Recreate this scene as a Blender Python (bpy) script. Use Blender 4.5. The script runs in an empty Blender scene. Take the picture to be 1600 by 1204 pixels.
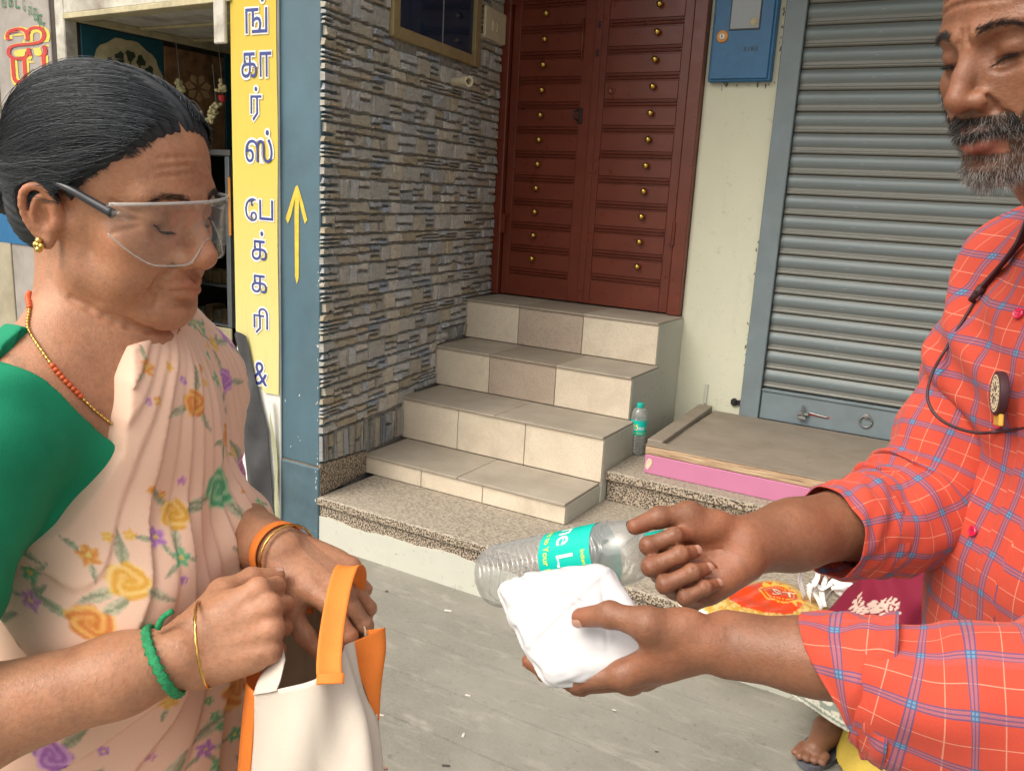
import bpy, bmesh, math, random
import numpy as np
from mathutils import Vector, Matrix

rng = np.random.default_rng(11)
random.seed(5)
scene = bpy.context.scene
COL = scene.collection

# ------------------------------------------------------------------ camera
FPX, YAW, PITCH, ROLL, CAM_H = 1332.29, -0.518004, -0.221617, 0.055033, 1.42
def _cam_axes():
    F = np.array([math.sin(YAW)*math.cos(PITCH), math.cos(YAW)*math.cos(PITCH), math.sin(PITCH)])
    r = np.cross(F, [0, 0, 1]); r /= np.linalg.norm(r); u = np.cross(r, F)
    c, s = math.cos(ROLL), math.sin(ROLL)
    return c*r + s*u, -s*r + c*u, F
AX_R, AX_U, AX_F = _cam_axes()
CAM = np.array([0, 0, CAM_H])
cd = bpy.data.cameras.new('camera'); cam = bpy.data.objects.new('camera', cd); COL.objects.link(cam)
cam.matrix_world = Matrix(((AX_R[0], AX_U[0], -AX_F[0], 0), (AX_R[1], AX_U[1], -AX_F[1], 0), (AX_R[2], AX_U[2], -AX_F[2], CAM_H), (0, 0, 0, 1)))
cd.sensor_width = 36; cd.lens = FPX/1600*36; cd.clip_start = 0.05; cd.clip_end = 6000
scene.camera = cam
def ray(x, y):
    return AX_R*((x-800)/FPX) - AX_U*((y-602)/FPX) + AX_F
def P(x, y, d):                         # photograph point at a depth in metres
    return CAM + ray(x, y)*d
def on(x, y, ax, v):                    # photograph point on an axis plane
    d = ray(x, y); return CAM + d*((v-CAM[ax])/d[ax])

# ------------------------------------------------------------------ light
SUN_EL, SUN_AZ = math.radians(52), math.radians(205)     # azimuth of the sun measured from +Y clockwise
world = bpy.data.worlds.new('World'); scene.world = world; world.use_nodes = True
wn = world.node_tree; bg = wn.nodes['Background']
sky = wn.nodes.new('ShaderNodeTexSky'); sky.sky_type = 'NISHITA'; sky.sun_disc = False
sky.sun_elevation = SUN_EL; sky.sun_rotation = SUN_AZ; sky.air_density = 1.0; sky.dust_density = 6.0; sky.ozone_density = 1.0
hs = wn.nodes.new('ShaderNodeHueSaturation'); hs.inputs['Saturation'].default_value = 0.30
wn.links.new(sky.outputs[0], hs.inputs['Color']); wb = wn.nodes.new('ShaderNodeMix'); wb.data_type = 'RGBA'; wb.blend_type = 'MULTIPLY'; wb.inputs[0].default_value = 1; wb.inputs[7].default_value = (1, .955, .875, 1)   # the milky white of an overcast sky
wn.links.new(hs.outputs[0], wb.inputs[6]); wn.links.new(wb.outputs[2], bg.inputs['Color'])
bg.inputs['Strength'].default_value = 0.15
sd = bpy.data.lights.new('sun', 'SUN'); sun = bpy.data.objects.new('sun', sd); COL.objects.link(sun)
sd.energy = 0.5; sd.angle = math.radians(60); sd.color = (1, 0.95, 0.88)
sdir = Vector((math.sin(SUN_AZ)*math.cos(SUN_EL), math.cos(SUN_AZ)*math.cos(SUN_EL), math.sin(SUN_EL)))
sun.rotation_euler = sdir.to_track_quat('Z', 'Y').to_euler()
scene.view_settings.view_transform = 'Standard'; scene.view_settings.look = 'None'
scene.view_settings.exposure = 0.82; scene.view_settings.gamma = 1.0; scene.view_settings.use_curve_mapping = False
scene.cycles.max_bounces = 8; scene.cycles.transparent_max_bounces = 16
scene.cycles.caustics_reflective = False; scene.cycles.caustics_refractive = False

# ------------------------------------------------------------------ materials
MATS = {}
class NT:
    def __init__(s, name):
        s.m = bpy.data.materials.new(name); s.m.use_nodes = True; s.t = s.m.node_tree
        s.b = s.t.nodes['Principled BSDF']; MATS[name] = s.m
    def n(s, typ, **k):
        nd = s.t.nodes.new('ShaderNode'+typ)
        for a, v in k.items(): setattr(nd, a, v)
        return nd
    def l(s, a, b): s.t.links.new(a, b)
    def setv(s, sock, v):
        if hasattr(v, 'links') or isinstance(v, bpy.types.NodeSocket): s.l(v, sock)
        else: sock.default_value = v
    def coord(s, kind='Object', scale=None):
        o = s.n('TexCoord').outputs[kind]
        if scale is None: return o
        mp = s.n('Mapping'); mp.inputs['Scale'].default_value = scale; s.l(o, mp.inputs['Vector']); return mp.outputs[0]
    def noise(s, vec, scale, detail=4, rough=.55, dist=0):
        nd = s.n('TexNoise'); s.l(vec, nd.inputs['Vector'])
        nd.inputs['Scale'].default_value = scale; nd.inputs['Detail'].default_value = detail; nd.inputs['Roughness'].default_value = rough
        nd.inputs['Distortion'].default_value = dist; return nd.outputs['Fac']
    def ramp(s, fac, stops, interp='LINEAR'):
        nd = s.n('ValToRGB'); s.l(fac, nd.inputs[0]); e = nd.color_ramp.elements; nd.color_ramp.interpolation = interp
        while len(e) < len(stops): e.new(.5)
        for x, (p, c) in zip(e, stops):
            x.position = p; x.color = (c, c, c, 1) if isinstance(c, (int, float)) else (*c, 1)
        return nd.outputs[0]
    def mix(s, fac, a, b, mode='MIX'):
        nd = s.n('Mix', data_type='RGBA', blend_type=mode); s.setv(nd.inputs[0], fac)
        for i, v in ((6, a), (7, b)):
            if isinstance(v, tuple): nd.inputs[i].default_value = (*v[:3], 1)
            else: s.setv(nd.inputs[i], v)
        return nd.outputs[2]
    def math(s, op, a, b=0.0, c=0.0, clamp=False):
        nd = s.n('Math', operation=op, use_clamp=clamp)
        for i, v in enumerate((a, b, c)): s.setv(nd.inputs[i], v)
        return nd.outputs[0]
    def attr(s, name, out='Color'):
        nd = s.n('Attribute', attribute_name=name); return nd.outputs[out]
    def bump(s, h, strength=.3, dist=.002, prev=None):
        nd = s.n('Bump'); nd.inputs['Strength'].default_value = strength; nd.inputs['Distance'].default_value = dist
        s.l(h, nd.inputs['Height'])
        if prev is not None: s.l(prev, nd.inputs['Normal'])
        s.l(nd.outputs[0], s.b.inputs['Normal']); return nd.outputs[0]
    def col(s, c):
        if isinstance(c, tuple): s.b.inputs['Base Color'].default_value = (*c[:3], 1)
        else: s.l(c, s.b.inputs['Base Color'])
        return s
    def p(s, **k):
        names = dict(rough='Roughness', metal='Metallic', spec='Specular IOR Level', sss='Subsurface Weight', sssr='Subsurface Radius', ssss='Subsurface Scale',
                     trans='Transmission Weight', ior='IOR', alpha='Alpha', coat='Coat Weight', coatr='Coat Roughness', sheen='Sheen Weight', emis='Emission Strength', emc='Emission Color', aniso='Anisotropic')
        for a, v in k.items(): s.setv(s.b.inputs[names[a]], v)
        return s

def simple(name, c, rough=.5, metal=0, var=.12, vs=14, bump=.0, bs=120, dirt=None, dirt_amt=.35, spec=.5, **k):
    """painted / plain surface: a base colour with mottling, optional grime patches and fine relief"""
    t = NT(name); v = t.coord('Object')
    f = t.noise(v, vs, 5, .6)
    lo = tuple(x*(1-var) for x in c); hi = tuple(min(1, x*(1+var)) for x in c)
    colr = t.ramp(f, [(.3, lo), (.7, hi)])
    if dirt:
        g = t.noise(v, vs*.35, 6, .65, .4)
        colr = t.mix(t.math('MULTIPLY', t.ramp(g, [(.48, 0.), (.72, 1.)]), dirt_amt), colr, dirt)
    t.col(colr); t.p(rough=rough, metal=metal, spec=spec, **k)
    if bump: t.bump(t.noise(v, bs, 4), bump, .002)
    return t.m

# ------------------------------------------------------------------ mesh helpers
ORG = {}
def mk(name, V, F, mat, parent=None, smooth=False, attrs=None, uv=None, autosmooth=None):
    """one mesh object from world-space vertices"""
    V = np.asarray(V, dtype=np.float32).reshape(-1, 3)
    me = bpy.data.meshes.new(name)
    org = ORG.get(parent.name, np.zeros(3)) if parent is not None else np.zeros(3)
    if isinstance(F, np.ndarray) and F.ndim == 2:
        n, k = F.shape
        me.vertices.add(len(V)); me.vertices.foreach_set('co', (V-org).astype(np.float32).ravel())
        me.loops.add(n*k); me.loops.foreach_set('vertex_index', F.astype(np.int32).ravel())
        me.polygons.add(n); me.polygons.foreach_set('loop_start', np.arange(0, n*k, k, dtype=np.int32))
        me.update(calc_edges=True); me.validate()
    else:
        me.from_pydata([tuple(map(float, v)) for v in V-org], [], [tuple(f) for f in F])
    if attrs:
        for an, av in attrs.items():
            av = np.asarray(av, dtype=np.float32)
            if av.ndim == 2 and av.shape[1] == 3: av = np.hstack([av, np.ones((len(av), 1), np.float32)])
            if av.ndim == 2:
                a = me.color_attributes.new(an, 'FLOAT_COLOR', 'POINT'); a.data.foreach_set('color', av.ravel())
            else:
                a = me.attributes.new(an, 'FLOAT', 'POINT'); a.data.foreach_set('value', av)
    if uv is not None:
        ul = me.uv_layers.new(name='uv'); li = np.empty(len(me.loops), np.int32); me.loops.foreach_get('vertex_index', li)
        ul.data.foreach_set('uv', np.asarray(uv, np.float32)[li].ravel())
    me.polygons.foreach_set('use_smooth', np.zeros(len(me.polygons), bool))
    if smooth: me.polygons.foreach_set('use_smooth', np.ones(len(me.polygons), bool))
    if autosmooth is not None:
        me.polygons.foreach_set('use_smooth', np.ones(len(me.polygons), bool)); me.set_sharp_from_angle(angle=math.radians(autosmooth))
    if mat is not None: me.materials.append(MATS[mat] if isinstance(mat, str) else mat)
    o = bpy.data.objects.new(name, me); COL.objects.link(o)
    if parent is not None: o.parent = parent; ORG[o.name] = org
    else: ORG[o.name] = org
    return o
def thing(name, label, cat, loc=(0, 0, 0), group=None):
    o = bpy.data.objects.new(name, None); COL.objects.link(o); o.location = loc; o.empty_display_size = .05
    ORG[o.name] = np.array(loc, float); return tag(o, label, cat, group)
def tag(o, label=None, cat=None, group=None, kind=None):
    if label: o['label'] = label
    if cat: o['category'] = cat
    if group: o['group'] = group
    if kind: o['kind'] = kind
    return o
class MB:
    """collects pieces into one mesh"""
    def __init__(s): s.V = []; s.F = []; s.n = 0; s.A = []
    def add(s, V, F, a=None):
        V = np.asarray(V, float).reshape(-1, 3); s.V.append(V); s.F += [tuple(i+s.n for i in f) for f in F]; s.n += len(V)
        if a is not None: s.A.append(np.tile(np.asarray(a, float), (len(V), 1)) if np.ndim(a) == 1 else np.asarray(a, float))
        return s
    def box(s, *a, **k): return s.add(*bx(*a, **k))
    def out(s, name, mat, parent=None, **k):
        at = {'Col': np.vstack(s.A)} if s.A else None
        return mk(name, np.vstack(s.V), s.F, mat, parent, attrs=at, **k)
def bx(x0, x1, y0, y1, z0, z1, b=.003, T=None):
    """box with chamfered edges"""
    b = min(b, (x1-x0)*.45, (y1-y0)*.45, (z1-z0)*.45)
    V = []; F = []
    X, Y, Z = (x0, x1), (y0, y1), (z0, z1); idx = {}
    for i in (0, 1):
        for j in (0, 1):
            for k in (0, 1):
                sx, sy, sz = (1-2*i)*b, (1-2*j)*b, (1-2*k)*b
                idx[i, j, k, 0] = len(V); V.append((X[i], Y[j]+sy, Z[k]+sz))
                idx[i, j, k, 1] = len(V); V.append((X[i]+sx, Y[j], Z[k]+sz))
                idx[i, j, k, 2] = len(V); V.append((X[i]+sx, Y[j]+sy, Z[k]))
    def q(*v): F.append(v)
    for s in (0, 1):
        f = [idx[s, 0, 0, 0], idx[s, 1, 0, 0], idx[s, 1, 1, 0], idx[s, 0, 1, 0]]; F.append(tuple(f if s else f[::-1]))
        f = [idx[0, s, 0, 1], idx[0, s, 1, 1], idx[1, s, 1, 1], idx[1, s, 0, 1]]; F.append(tuple(f if s else f[::-1]))
        f = [idx[0, 0, s, 2], idx[1, 0, s, 2], idx[1, 1, s, 2], idx[0, 1, s, 2]]; F.append(tuple(f if s else f[::-1]))
    for i in (0, 1):
        for j in (0, 1):
            f = [idx[i, j, 0, 0], idx[i, j, 0, 1], idx[i, j, 1, 1], idx[i, j, 1, 0]]; F.append(tuple(f if (i == j) else f[::-1]))
            f = [idx[i, 0, j, 0], idx[i, 0, j, 2], idx[i, 1, j, 2], idx[i, 1, j, 0]]; F.append(tuple(f if (i != j) else f[::-1]))
            f = [idx[0, i, j, 1], idx[0, i, j, 2], idx[1, i, j, 2], idx[1, i, j, 1]]; F.append(tuple(f if (i == j) else f[::-1]))
    for i in (0, 1):
        for j in (0, 1):
            for k in (0, 1):
                f = [idx[i, j, k, 0], idx[i, j, k, 1], idx[i, j, k, 2]]; F.append(tuple(f if (i+j+k) % 2 else f[::-1]))
    V = np.array(V)
    if T is not None: V = T(V)
    return V, F
def lathe(prof, seg=24, axis=(0, 0, 1), org=(0, 0, 0), cap=True):
    """profile [(r, h)] turned about an axis"""
    ax = np.array(axis, float); ax /= np.linalg.norm(ax)
    t = np.array([1, 0, 0]) if abs(ax[0]) < .8 else np.array([0, 1, 0]); e1 = np.cross(ax, t); e1 /= np.linalg.norm(e1); e2 = np.cross(ax, e1)
    th = np.linspace(0, 2*np.pi, seg, endpoint=False)
    V = []; F = []
    for r, h in prof:
        V += [np.array(org)+ax*h+r*(math.cos(a)*e1+math.sin(a)*e2) for a in th]
    for i in range(len(prof)-1):
        for j in range(seg):
            k = (j+1) % seg; F.append((i*seg+j, i*seg+k, (i+1)*seg+k, (i+1)*seg+j))
    if cap: F.append(tuple(range(seg))[::-1]); F.append(tuple(range((len(prof)-1)*seg, len(prof)*seg)))
    return np.array(V), F
def cr(pts, n):
    """Catmull-Rom through points (rows of any width), n samples"""
    p = np.asarray(pts, float); p = np.vstack([2*p[0]-p[1], p, 2*p[-1]-p[-2]])
    t = np.linspace(0, len(p)-3-1e-9, n); i = t.astype(int); f = (t-i)[:, None]
    a, b, c, d = p[i], p[i+1], p[i+2], p[i+3]
    return .5*(2*b+(c-a)*f+(2*a-5*b+4*c-d)*f**2+(3*b-3*c+d-a)*f**3)
def tube(path, r, seg=8, cap=True, up=None):
    """tube along a path; r scalar or per point; returns V,F"""
    p = np.asarray(path, float); n = len(p); r = np.broadcast_to(np.asarray(r, float), (n,))
    T = np.gradient(p, axis=0); T /= np.linalg.norm(T, axis=1)[:, None]+1e-12
    u = np.array(up if up is not None else ([0, 0, 1] if abs(T[0][2]) < .9 else [1, 0, 0]), float)
    V = []; F = []; th = np.linspace(0, 2*np.pi, seg, endpoint=False)
    for i in range(n):
        u = u-T[i]*(u@T[i]); u /= np.linalg.norm(u)+1e-12; w = np.cross(T[i], u)
        V.append(p[i]+r[i]*(np.cos(th)[:, None]*u+np.sin(th)[:, None]*w))
    for i in range(n-1):
        for j in range(seg):
            k = (j+1) % seg; F.append((i*seg+j, i*seg+k, (i+1)*seg+k, (i+1)*seg+j))
    if cap: F.append(tuple(range(seg))[::-1]); F.append(tuple(range((n-1)*seg, n*seg)))
    return np.vstack(V), F
def grid_faces(nu, nv, wrap=False):
    i = np.arange(nu-(0 if wrap else 1)); j = np.arange(nv-1); I, J = np.meshgrid(i, j, indexing='ij')
    I2 = (I+1) % nu
    return np.stack([I*nv+J, I2*nv+J, I2*nv+J+1, I*nv+J+1], -1).reshape(-1, 4)
def text_mesh(s, size=1., offset=0., bold=0., align='CENTER'):
    """flat lettering; every outline is filled by itself, so strokes that overlap in a glyph leave no gaps"""
    from mathutils.geometry import tessellate_polygon
    c = bpy.data.curves.new('txt', 'FONT'); c.body = s; c.align_x = align; c.resolution_u = 3; c.fill_mode = 'NONE'
    o = bpy.data.objects.new('txt', c); COL.objects.link(o); bpy.context.view_layer.update()
    m = bpy.data.meshes.new_from_object(o.evaluated_get(bpy.context.evaluated_depsgraph_get()))
    P0 = [v.co[:2] for v in m.vertices]; nb = {}
    for e in m.edges: a, b = e.vertices; nb.setdefault(a, []).append(b); nb.setdefault(b, []).append(a)
    nxt = {e.vertices[0]: e.vertices[1] for e in m.edges}
    bpy.data.objects.remove(o); bpy.data.curves.remove(c); bpy.data.meshes.remove(m)
    seen, loops = set(), []
    for i in sorted(nb):
        if i in seen: continue
        lp, prev, cur = [i], None, i; seen.add(i)
        while True:
            n_ = [q for q in nb[cur] if q != prev and q not in seen]
            if not n_: break
            prev, cur = cur, n_[0]; lp.append(cur); seen.add(cur)
        if len(lp) > 2 and nxt.get(lp[0]) != lp[1]: lp = lp[::-1]
        if len(lp) > 2: loops.append(np.array([P0[q] for q in lp]))
    area = lambda q: .5*np.sum(q[:, 0]*np.roll(q[:, 1], -1)-np.roll(q[:, 0], -1)*q[:, 1])
    if not loops: return np.zeros((0, 3)), []
    A_ = [area(q) for q in loops]; sg = np.sign(A_[int(np.argmax(np.abs(A_)))])
    if offset:                                # grow every outline away from its filled side
        for i, q in enumerate(loops):
            d = q-np.roll(q, 1, 0); d /= np.linalg.norm(d, axis=1, keepdims=True)+1e-9; n_ = np.stack([d[:, 1], -d[:, 0]], 1); n_ = n_+np.roll(n_, -1, 0)
            n_ /= np.maximum(np.linalg.norm(n_, axis=1, keepdims=True), .35); loops[i] = q+n_*offset*sg
    def inside(p, q):
        x, y = q[:, 0], q[:, 1]; x2, y2 = np.roll(x, -1), np.roll(y, -1); c_ = (y > p[1]) != (y2 > p[1])
        return np.sum(c_ & (p[0] < (x2-x)*(p[1]-y)/np.where(y2 == y, 1e-12, y2-y)+x)) % 2 == 1
    V, F = [], []; outs = [i for i in range(len(loops)) if np.sign(A_[i]) == sg]
    hole_of = {}
    for h in range(len(loops)):
        if np.sign(A_[h]) != sg:
            c_ = [i for i in outs if abs(A_[i]) > abs(A_[h]) and inside(loops[h][0], loops[i])]
            if c_: hole_of.setdefault(min(c_, key=lambda i: abs(A_[i])), []).append(h)
    for k_, i in enumerate(outs):
        rings = [loops[i]]+[loops[h] for h in hole_of.get(i, [])]; n0 = len(V)
        for t in tessellate_polygon([[Vector((p[0], p[1], 0)) for p in r_] for r_ in rings]): F.append(tuple(n0+q for q in t))
        V += [(p[0], p[1], 0) for r_ in rings for p in r_]
    V = np.array(V, float)*[size, size, 1] if size != 1. else np.array(V, float)
    for j, f in enumerate(F):
        p, q, r_ = V[f[0]], V[f[1]], V[f[2]]
        if (q[0]-p[0])*(r_[1]-p[1])-(q[1]-p[1])*(r_[0]-p[0]) < 0: F[j] = f[::-1]
    return V, F
def letter(s, x0, x1, z0, z1, y, name, mat, parent, ex=0., stretch=True, mapf=None, T=None):
    """glyph(s) fitted to a rectangle of a facade plane (facing -Y); ex grows the outline for a border"""
    V, F = text_mesh(s, 1., 0.); lo, hi = V.min(0), V.max(0)
    if ex: V, F = text_mesh(s, 1., ex*.5*((hi[1]-lo[1])/(z1-z0)+(hi[0]-lo[0])/(x1-x0)))
    U = (V-lo)/np.maximum(hi-lo, 1e-6)
    W = np.stack([x0+U[:, 0]*(x1-x0), np.full(len(V), y), z0+U[:, 1]*(z1-z0)], 1)
    W[:, 1] -= 4e-6*(np.arange(len(W))*37 % 101)          # strokes of a glyph overlap: no two facets share a plane
    if T is not None: W = T(W)
    return mk(name, W, F, mat, parent)
def vnoise(p, scale, seed=0, octaves=3):
    """cheap value noise for shaping geometry; p (n,3)"""
    r = np.random.default_rng(seed); tab = r.random(4096)
    out = np.zeros(len(p)); amp = 1.; tot = 0
    q = np.asarray(p, float)*scale
    for o in range(octaves):
        i = np.floor(q).astype(np.int64); f = q-i; f = f*f*(3-2*f); v = 0
        for dx in (0, 1):
            for dy in (0, 1):
                for dz in (0, 1):
                    h = ((i[:, 0]+dx)*73856093 ^ (i[:, 1]+dy)*19349663 ^ (i[:, 2]+dz)*83492791) & 4095
                    v = v+tab[h]*(f[:, 0] if dx else 1-f[:, 0])*(f[:, 1] if dy else 1-f[:, 1])*(f[:, 2] if dz else 1-f[:, 2])
        out += amp*(v-.5); tot += amp; amp *= .5; q = q*2.03+7.1
    return out/tot*2
# ================================================================== SETTING
def mats_setting():
    t = NT('pavement'); v = t.coord('Object')
    c = t.ramp(t.noise(v, 1.7, 6, .6), [(.32, (.18, .172, .146)), (.68, (.29, .278, .24))])
    c = t.mix(t.math('MULTIPLY', t.ramp(t.noise(v, 90, 3), [(.5, 0.), (.75, 1.)]), .35), c, (.31, .29, .25))
    c = t.mix(t.math('MULTIPLY', t.ramp(t.noise(v, 38, 5, .7), [(.58, 0.), (.72, 1.)]), .6), c, (.12, .105, .082))
    c = t.mix(t.math('MULTIPLY', t.ramp(t.noise(t.coord('Object', (1.2, 5, 1)), 4, 6, .7, .6), [(.54, 0.), (.70, 1.)]), .55), c, (.40, .375, .32))
    t.col(c).p(rough=.85, spec=.3); h = t.math('ADD', t.noise(v, 160, 4), t.math('MULTIPLY', t.noise(v, 22, 5), 2.0)); t.bump(h, .35, .003)
    # speckled granite
    t = NT('granite'); v = t.coord('Object')
    n1 = t.noise(v, 150, 2, .5); n2 = t.noise(v, 85, 3, .6)
    c = t.ramp(n2, [(.36, (.42, .34, .25)), (.5, (.50, .41, .31)), (.64, (.35, .285, .215))])
    c = t.mix(t.ramp(n1, [(.47, 0.), (.53, 1.)]), c, (.045, .036, .03))
    c = t.mix(t.math('MULTIPLY', t.ramp(t.noise(v, 210, 2), [(.6, 0.), (.66, 1.)]), .7), c, (.60, .52, .42))
    c = t.mix(t.math('MULTIPLY', t.ramp(t.noise(v, 6, 5, .65), [(.5, 0.), (.75, 1.)]), .30), c, (.25, .21, .17))
    t.col(c).p(rough=.5, spec=.4); t.bump(n1, .12, .001)
    # granite under dust and footsteps
    t = NT('dusty_granite'); v = t.coord('Object'); n1 = t.noise(t.coord('Object', (.7, 1.6, 1)), 120, 2, .5)
    c = t.mix(t.ramp(n1, [(.46, 0.), (.56, 1.)]), (.42, .36, .285), (.15, .125, .095))
    d = t.ramp(t.noise(v, 3.2, 5, .6), [(.3, .25), (.7, .8)])
    c = t.mix(t.math('MULTIPLY', d, .8), c, (.33, .295, .24)); t.col(c).p(rough=.75, spec=.3); t.bump(n1, .15, .001)
    # cream ceramic step tile, fine speckle
    for nm, a, b, sp in (('cream_tile', (.60, .52, .41), (.68, .60, .48), (.47, .39, .29)), ('brown_tile', (.40, .32, .255), (.46, .375, .30), (.23, .175, .135))):
        t = NT(nm); v = t.coord('Object')
        c = t.ramp(t.noise(v, 9, 5), [(.3, a), (.7, b)])
        c = t.mix(t.math('MULTIPLY', t.ramp(t.noise(v, 190, 3), [(.52, 0.), (.62, 1.)]), .55), c, sp)
        c = t.mix(t.math('MULTIPLY', t.ramp(t.noise(v, 5, 7, .7, .5), [(.52, 0.), (.75, 1.)]), .45), c, (.34, .28, .21))
        t.col(c).p(rough=.42); t.bump(t.noise(v, 150, 3), .06, .001)
    t = NT('tread_tile'); v = t.coord('Object')
    c = t.ramp(t.noise(v, 5, 6, .6), [(.25, (.27, .235, .185)), (.75, (.40, .35, .285))])
    c = t.mix(t.math('MULTIPLY', t.ramp(t.noise(v, 60, 4), [(.55, 0.), (.75, 1.)]), .3), c, (.22, .19, .15)); t.col(c).p(rough=.7); t.bump(t.noise(v, 110, 4), .08, .001)
    t = NT('brown_tread'); v = t.coord('Object')
    c = t.ramp(t.noise(v, 5, 6, .6), [(.25, (.235, .195, .15)), (.75, (.30, .255, .20))]); t.col(c).p(rough=.7)
    simple('grout', (.20, .165, .125), .9, var=.3, vs=30, bump=.3)
    # limewashed plaster, scuffed
    for nm, c0 in (('limewash', (.55, .555, .485)), ('cream_plaster', (.71, .71, .56))):
        t = NT(nm); v = t.coord('Object')
        c = t.ramp(t.noise(v, 3, 6, .6), [(.25, tuple(x*.92 for x in c0)), (.75, c0)])
        c = t.mix(t.math('MULTIPLY', t.ramp(t.noise(v, 26, 6, .7, .8), [(.61, 0.), (.66, 1.)]), .75 if nm == 'limewash' else .28), c, (.33, .30, .25))
        c = t.mix(t.math('MULTIPLY', t.ramp(t.noise(t.coord('Object', (1, 1, .35)), 7, 6, .7), [(.55, 0.), (.75, 1.)]), .28), c, (.44, .44, .38))
        t.col(c).p(rough=.8, spec=.3); t.bump(t.noise(v, 18, 7, .65), .35, .006)
    simple('blue_pillar_paint', (.070, .135, .175), .55, var=.14, vs=5, dirt=(.07, .11, .13), dirt_amt=.6, bump=.12, bs=60)
    simple('blue_base_paint', (.065, .115, .145), .6, var=.2, vs=10, dirt=(.06, .08, .09), dirt_amt=.7, bump=.2, bs=60)
    simple('steel_blue_paint', (.185, .235, .26), .45, var=.1, vs=8, dirt=(.15, .16, .15), bump=.05)
    t = NT('shutter_slat'); v = t.coord('Object')
    c = t.ramp(t.noise(t.coord('Object', (.5, 1, 14)), 5, 4), [(.3, (.155, .195, .205)), (.7, (.205, .250, .265))])
    c = t.mix(t.math('MULTIPLY', t.ramp(t.noise(t.coord('Object', (.6, 1, 10)), 6, 6, .7), [(.48, 0.), (.72, 1.)]), .42), c, (.19, .168, .135))
    c = t.mix(t.ramp(t.noise(t.coord('Object', (5, 1, 70)), 3.4, 3, .6), [(.71, 0.), (.73, 1.)]), c, (.55, .54, .50))
    g = t.attr('dust', 'Fac'); c = t.mix(t.math('MULTIPLY', g, .55), c, (.20, .17, .125))
    t.col(c).p(rough=.42, metal=.15); t.bump(t.noise(v, 70, 4), .05, .001)
    t = NT('door_paint'); v = t.coord('Object')
    c = t.ramp(t.noise(v, 6, 5), [(.3, (.125, .025, .013)), (.7, (.165, .035, .018))]); t.col(c)
    r = t.ramp(t.noise(v, 20, 4), [(.3, .26), (.7, .40)]); t.l(r, t.b.inputs['Roughness']); t.bump(t.noise(t.coord('Object', (1, 1, 3)), 22, 4), .10, .003); t.p(spec=.5)
    simple('brass', (.62, .42, .10), .28, 1.0, var=.15, vs=60)
    simple('dark_steel', (.05, .045, .045), .4, .8)
    simple('bare_steel', (.33, .33, .33), .4, .8, dirt=(.20, .13, .08), dirt_amt=.6, vs=30)
    simple('meter_blue', (.012, .125, .29), .38, var=.12, vs=20, bump=.15, bs=90)
    t = NT('dull_glass'); t.col((.16, .19, .215)).p(rough=.12, spec=.7)
    t = NT('dark_pane'); v = t.coord('Object'); t.col(t.ramp(t.noise(v, 8, 3), [(.3, (.006, .018, .045)), (.7, (.010, .030, .070))])).p(rough=.06, spec=.6)
    simple('brown_frame', (.30, .225, .115), .5, var=.15, vs=20)
    simple('cream_plastic', (.62, .56, .40), .4, var=.08)
    simple('black_plastic', (.018, .018, .02), .4)
    t = NT('stone_print'); v = t.coord('Object')
    a = t.attr('Col'); n = t.noise(t.coord('Object', (7, 7, 40)), 2.2, 7, .72, 1.2); n2 = t.noise(v, 55, 5, .7)
    c = t.mix(.78, a, t.ramp(n, [(.28, .35), (.46, .85), (.65, 1.)]), 'MULTIPLY')
    c = t.mix(.4, c, t.ramp(n2, [(.25, .25), (.7, 1.)]), 'MULTIPLY'); t.col(c).p(rough=.5, spec=.35)
    h = t.math('ADD', n, t.math('MULTIPLY', n2, .6)); t.bump(h, .55, .006)
    simple('stone_joint', (.25, .24, .22), .9, var=.4, vs=60)
    t = NT('ply_top'); v = t.coord('Object')
    c = t.ramp(t.noise(t.coord('Object', (1, 1.3, 1)), 6, 6, .65, .5), [(.3, (.215, .178, .138)), (.72, (.29, .245, .195))])
    c = t.mix(t.math('MULTIPLY', t.ramp(t.noise(v, 13, 6, .7), [(.62, 0.), (.72, 1.)]), .5), c, (.13, .105, .08)); t.col(c).p(rough=.62); t.bump(t.noise(v, 70, 4), .1, .001)
    t = NT('raw_ply_edge'); c = t.ramp(t.noise(t.coord('Object', (3, 3, 95)), 2.0, 5, .7, .4), [(.34, (.14, .085, .05)), (.5, (.44, .30, .18)), (.68, (.62, .49, .34))]); t.col(c).p(rough=.8)
    simple('pink_laminate', (.52, .19, .33), .38, var=.05, vs=6, dirt=(.5, .2, .3), dirt_amt=.3)
    simple('banner_white', (.78, .77, .73), .6, var=.08, dirt=(.45, .42, .36), dirt_amt=.4)
    t = NT('banner_yellow'); v = t.coord('Object')
    zz = t.n('SeparateXYZ'); t.l(t.coord('Object'), zz.inputs[0])
    c = t.ramp(t.math('MULTIPLY', zz.outputs[2], .45), [(.28, (.64, .585, .25)), (.62, (.62, .50, .09)), (.92, (.58, .41, .03))])
    c = t.mix(t.math('MULTIPLY', t.ramp(t.noise(t.coord('Object', (30, 1, 2.)), 3, 5, .7), [(.5, 0.), (.8, 1.)]), .35), c, (.42, .33, .08))
    t.col(c).p(rough=.5); t.bump(t.noise(v, 9, 3), .15, .01)
    simple('print_navy', (.035, .055, .24), .5, var=.12, vs=20); simple('print_red', (.50, .035, .03), .5, var=.2, vs=30)
    simple('print_green', (.02, .16, .07), .5); simple('print_gold', (.70, .53, .09), .5)
    simple('arrow_yellow', (.68, .49, .05), .6, var=.2, vs=30)
    simple('flap_grey', (.05, .05, .055), .5, var=.3, vs=9, bump=.4, bs=9)
    simple('flap_olive', (.36, .37, .23), .6)
    simple('shop_white', (.55, .53, .46), .6, var=.1, dirt=(.16, .12, .09), dirt_amt=.8, vs=16)
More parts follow.
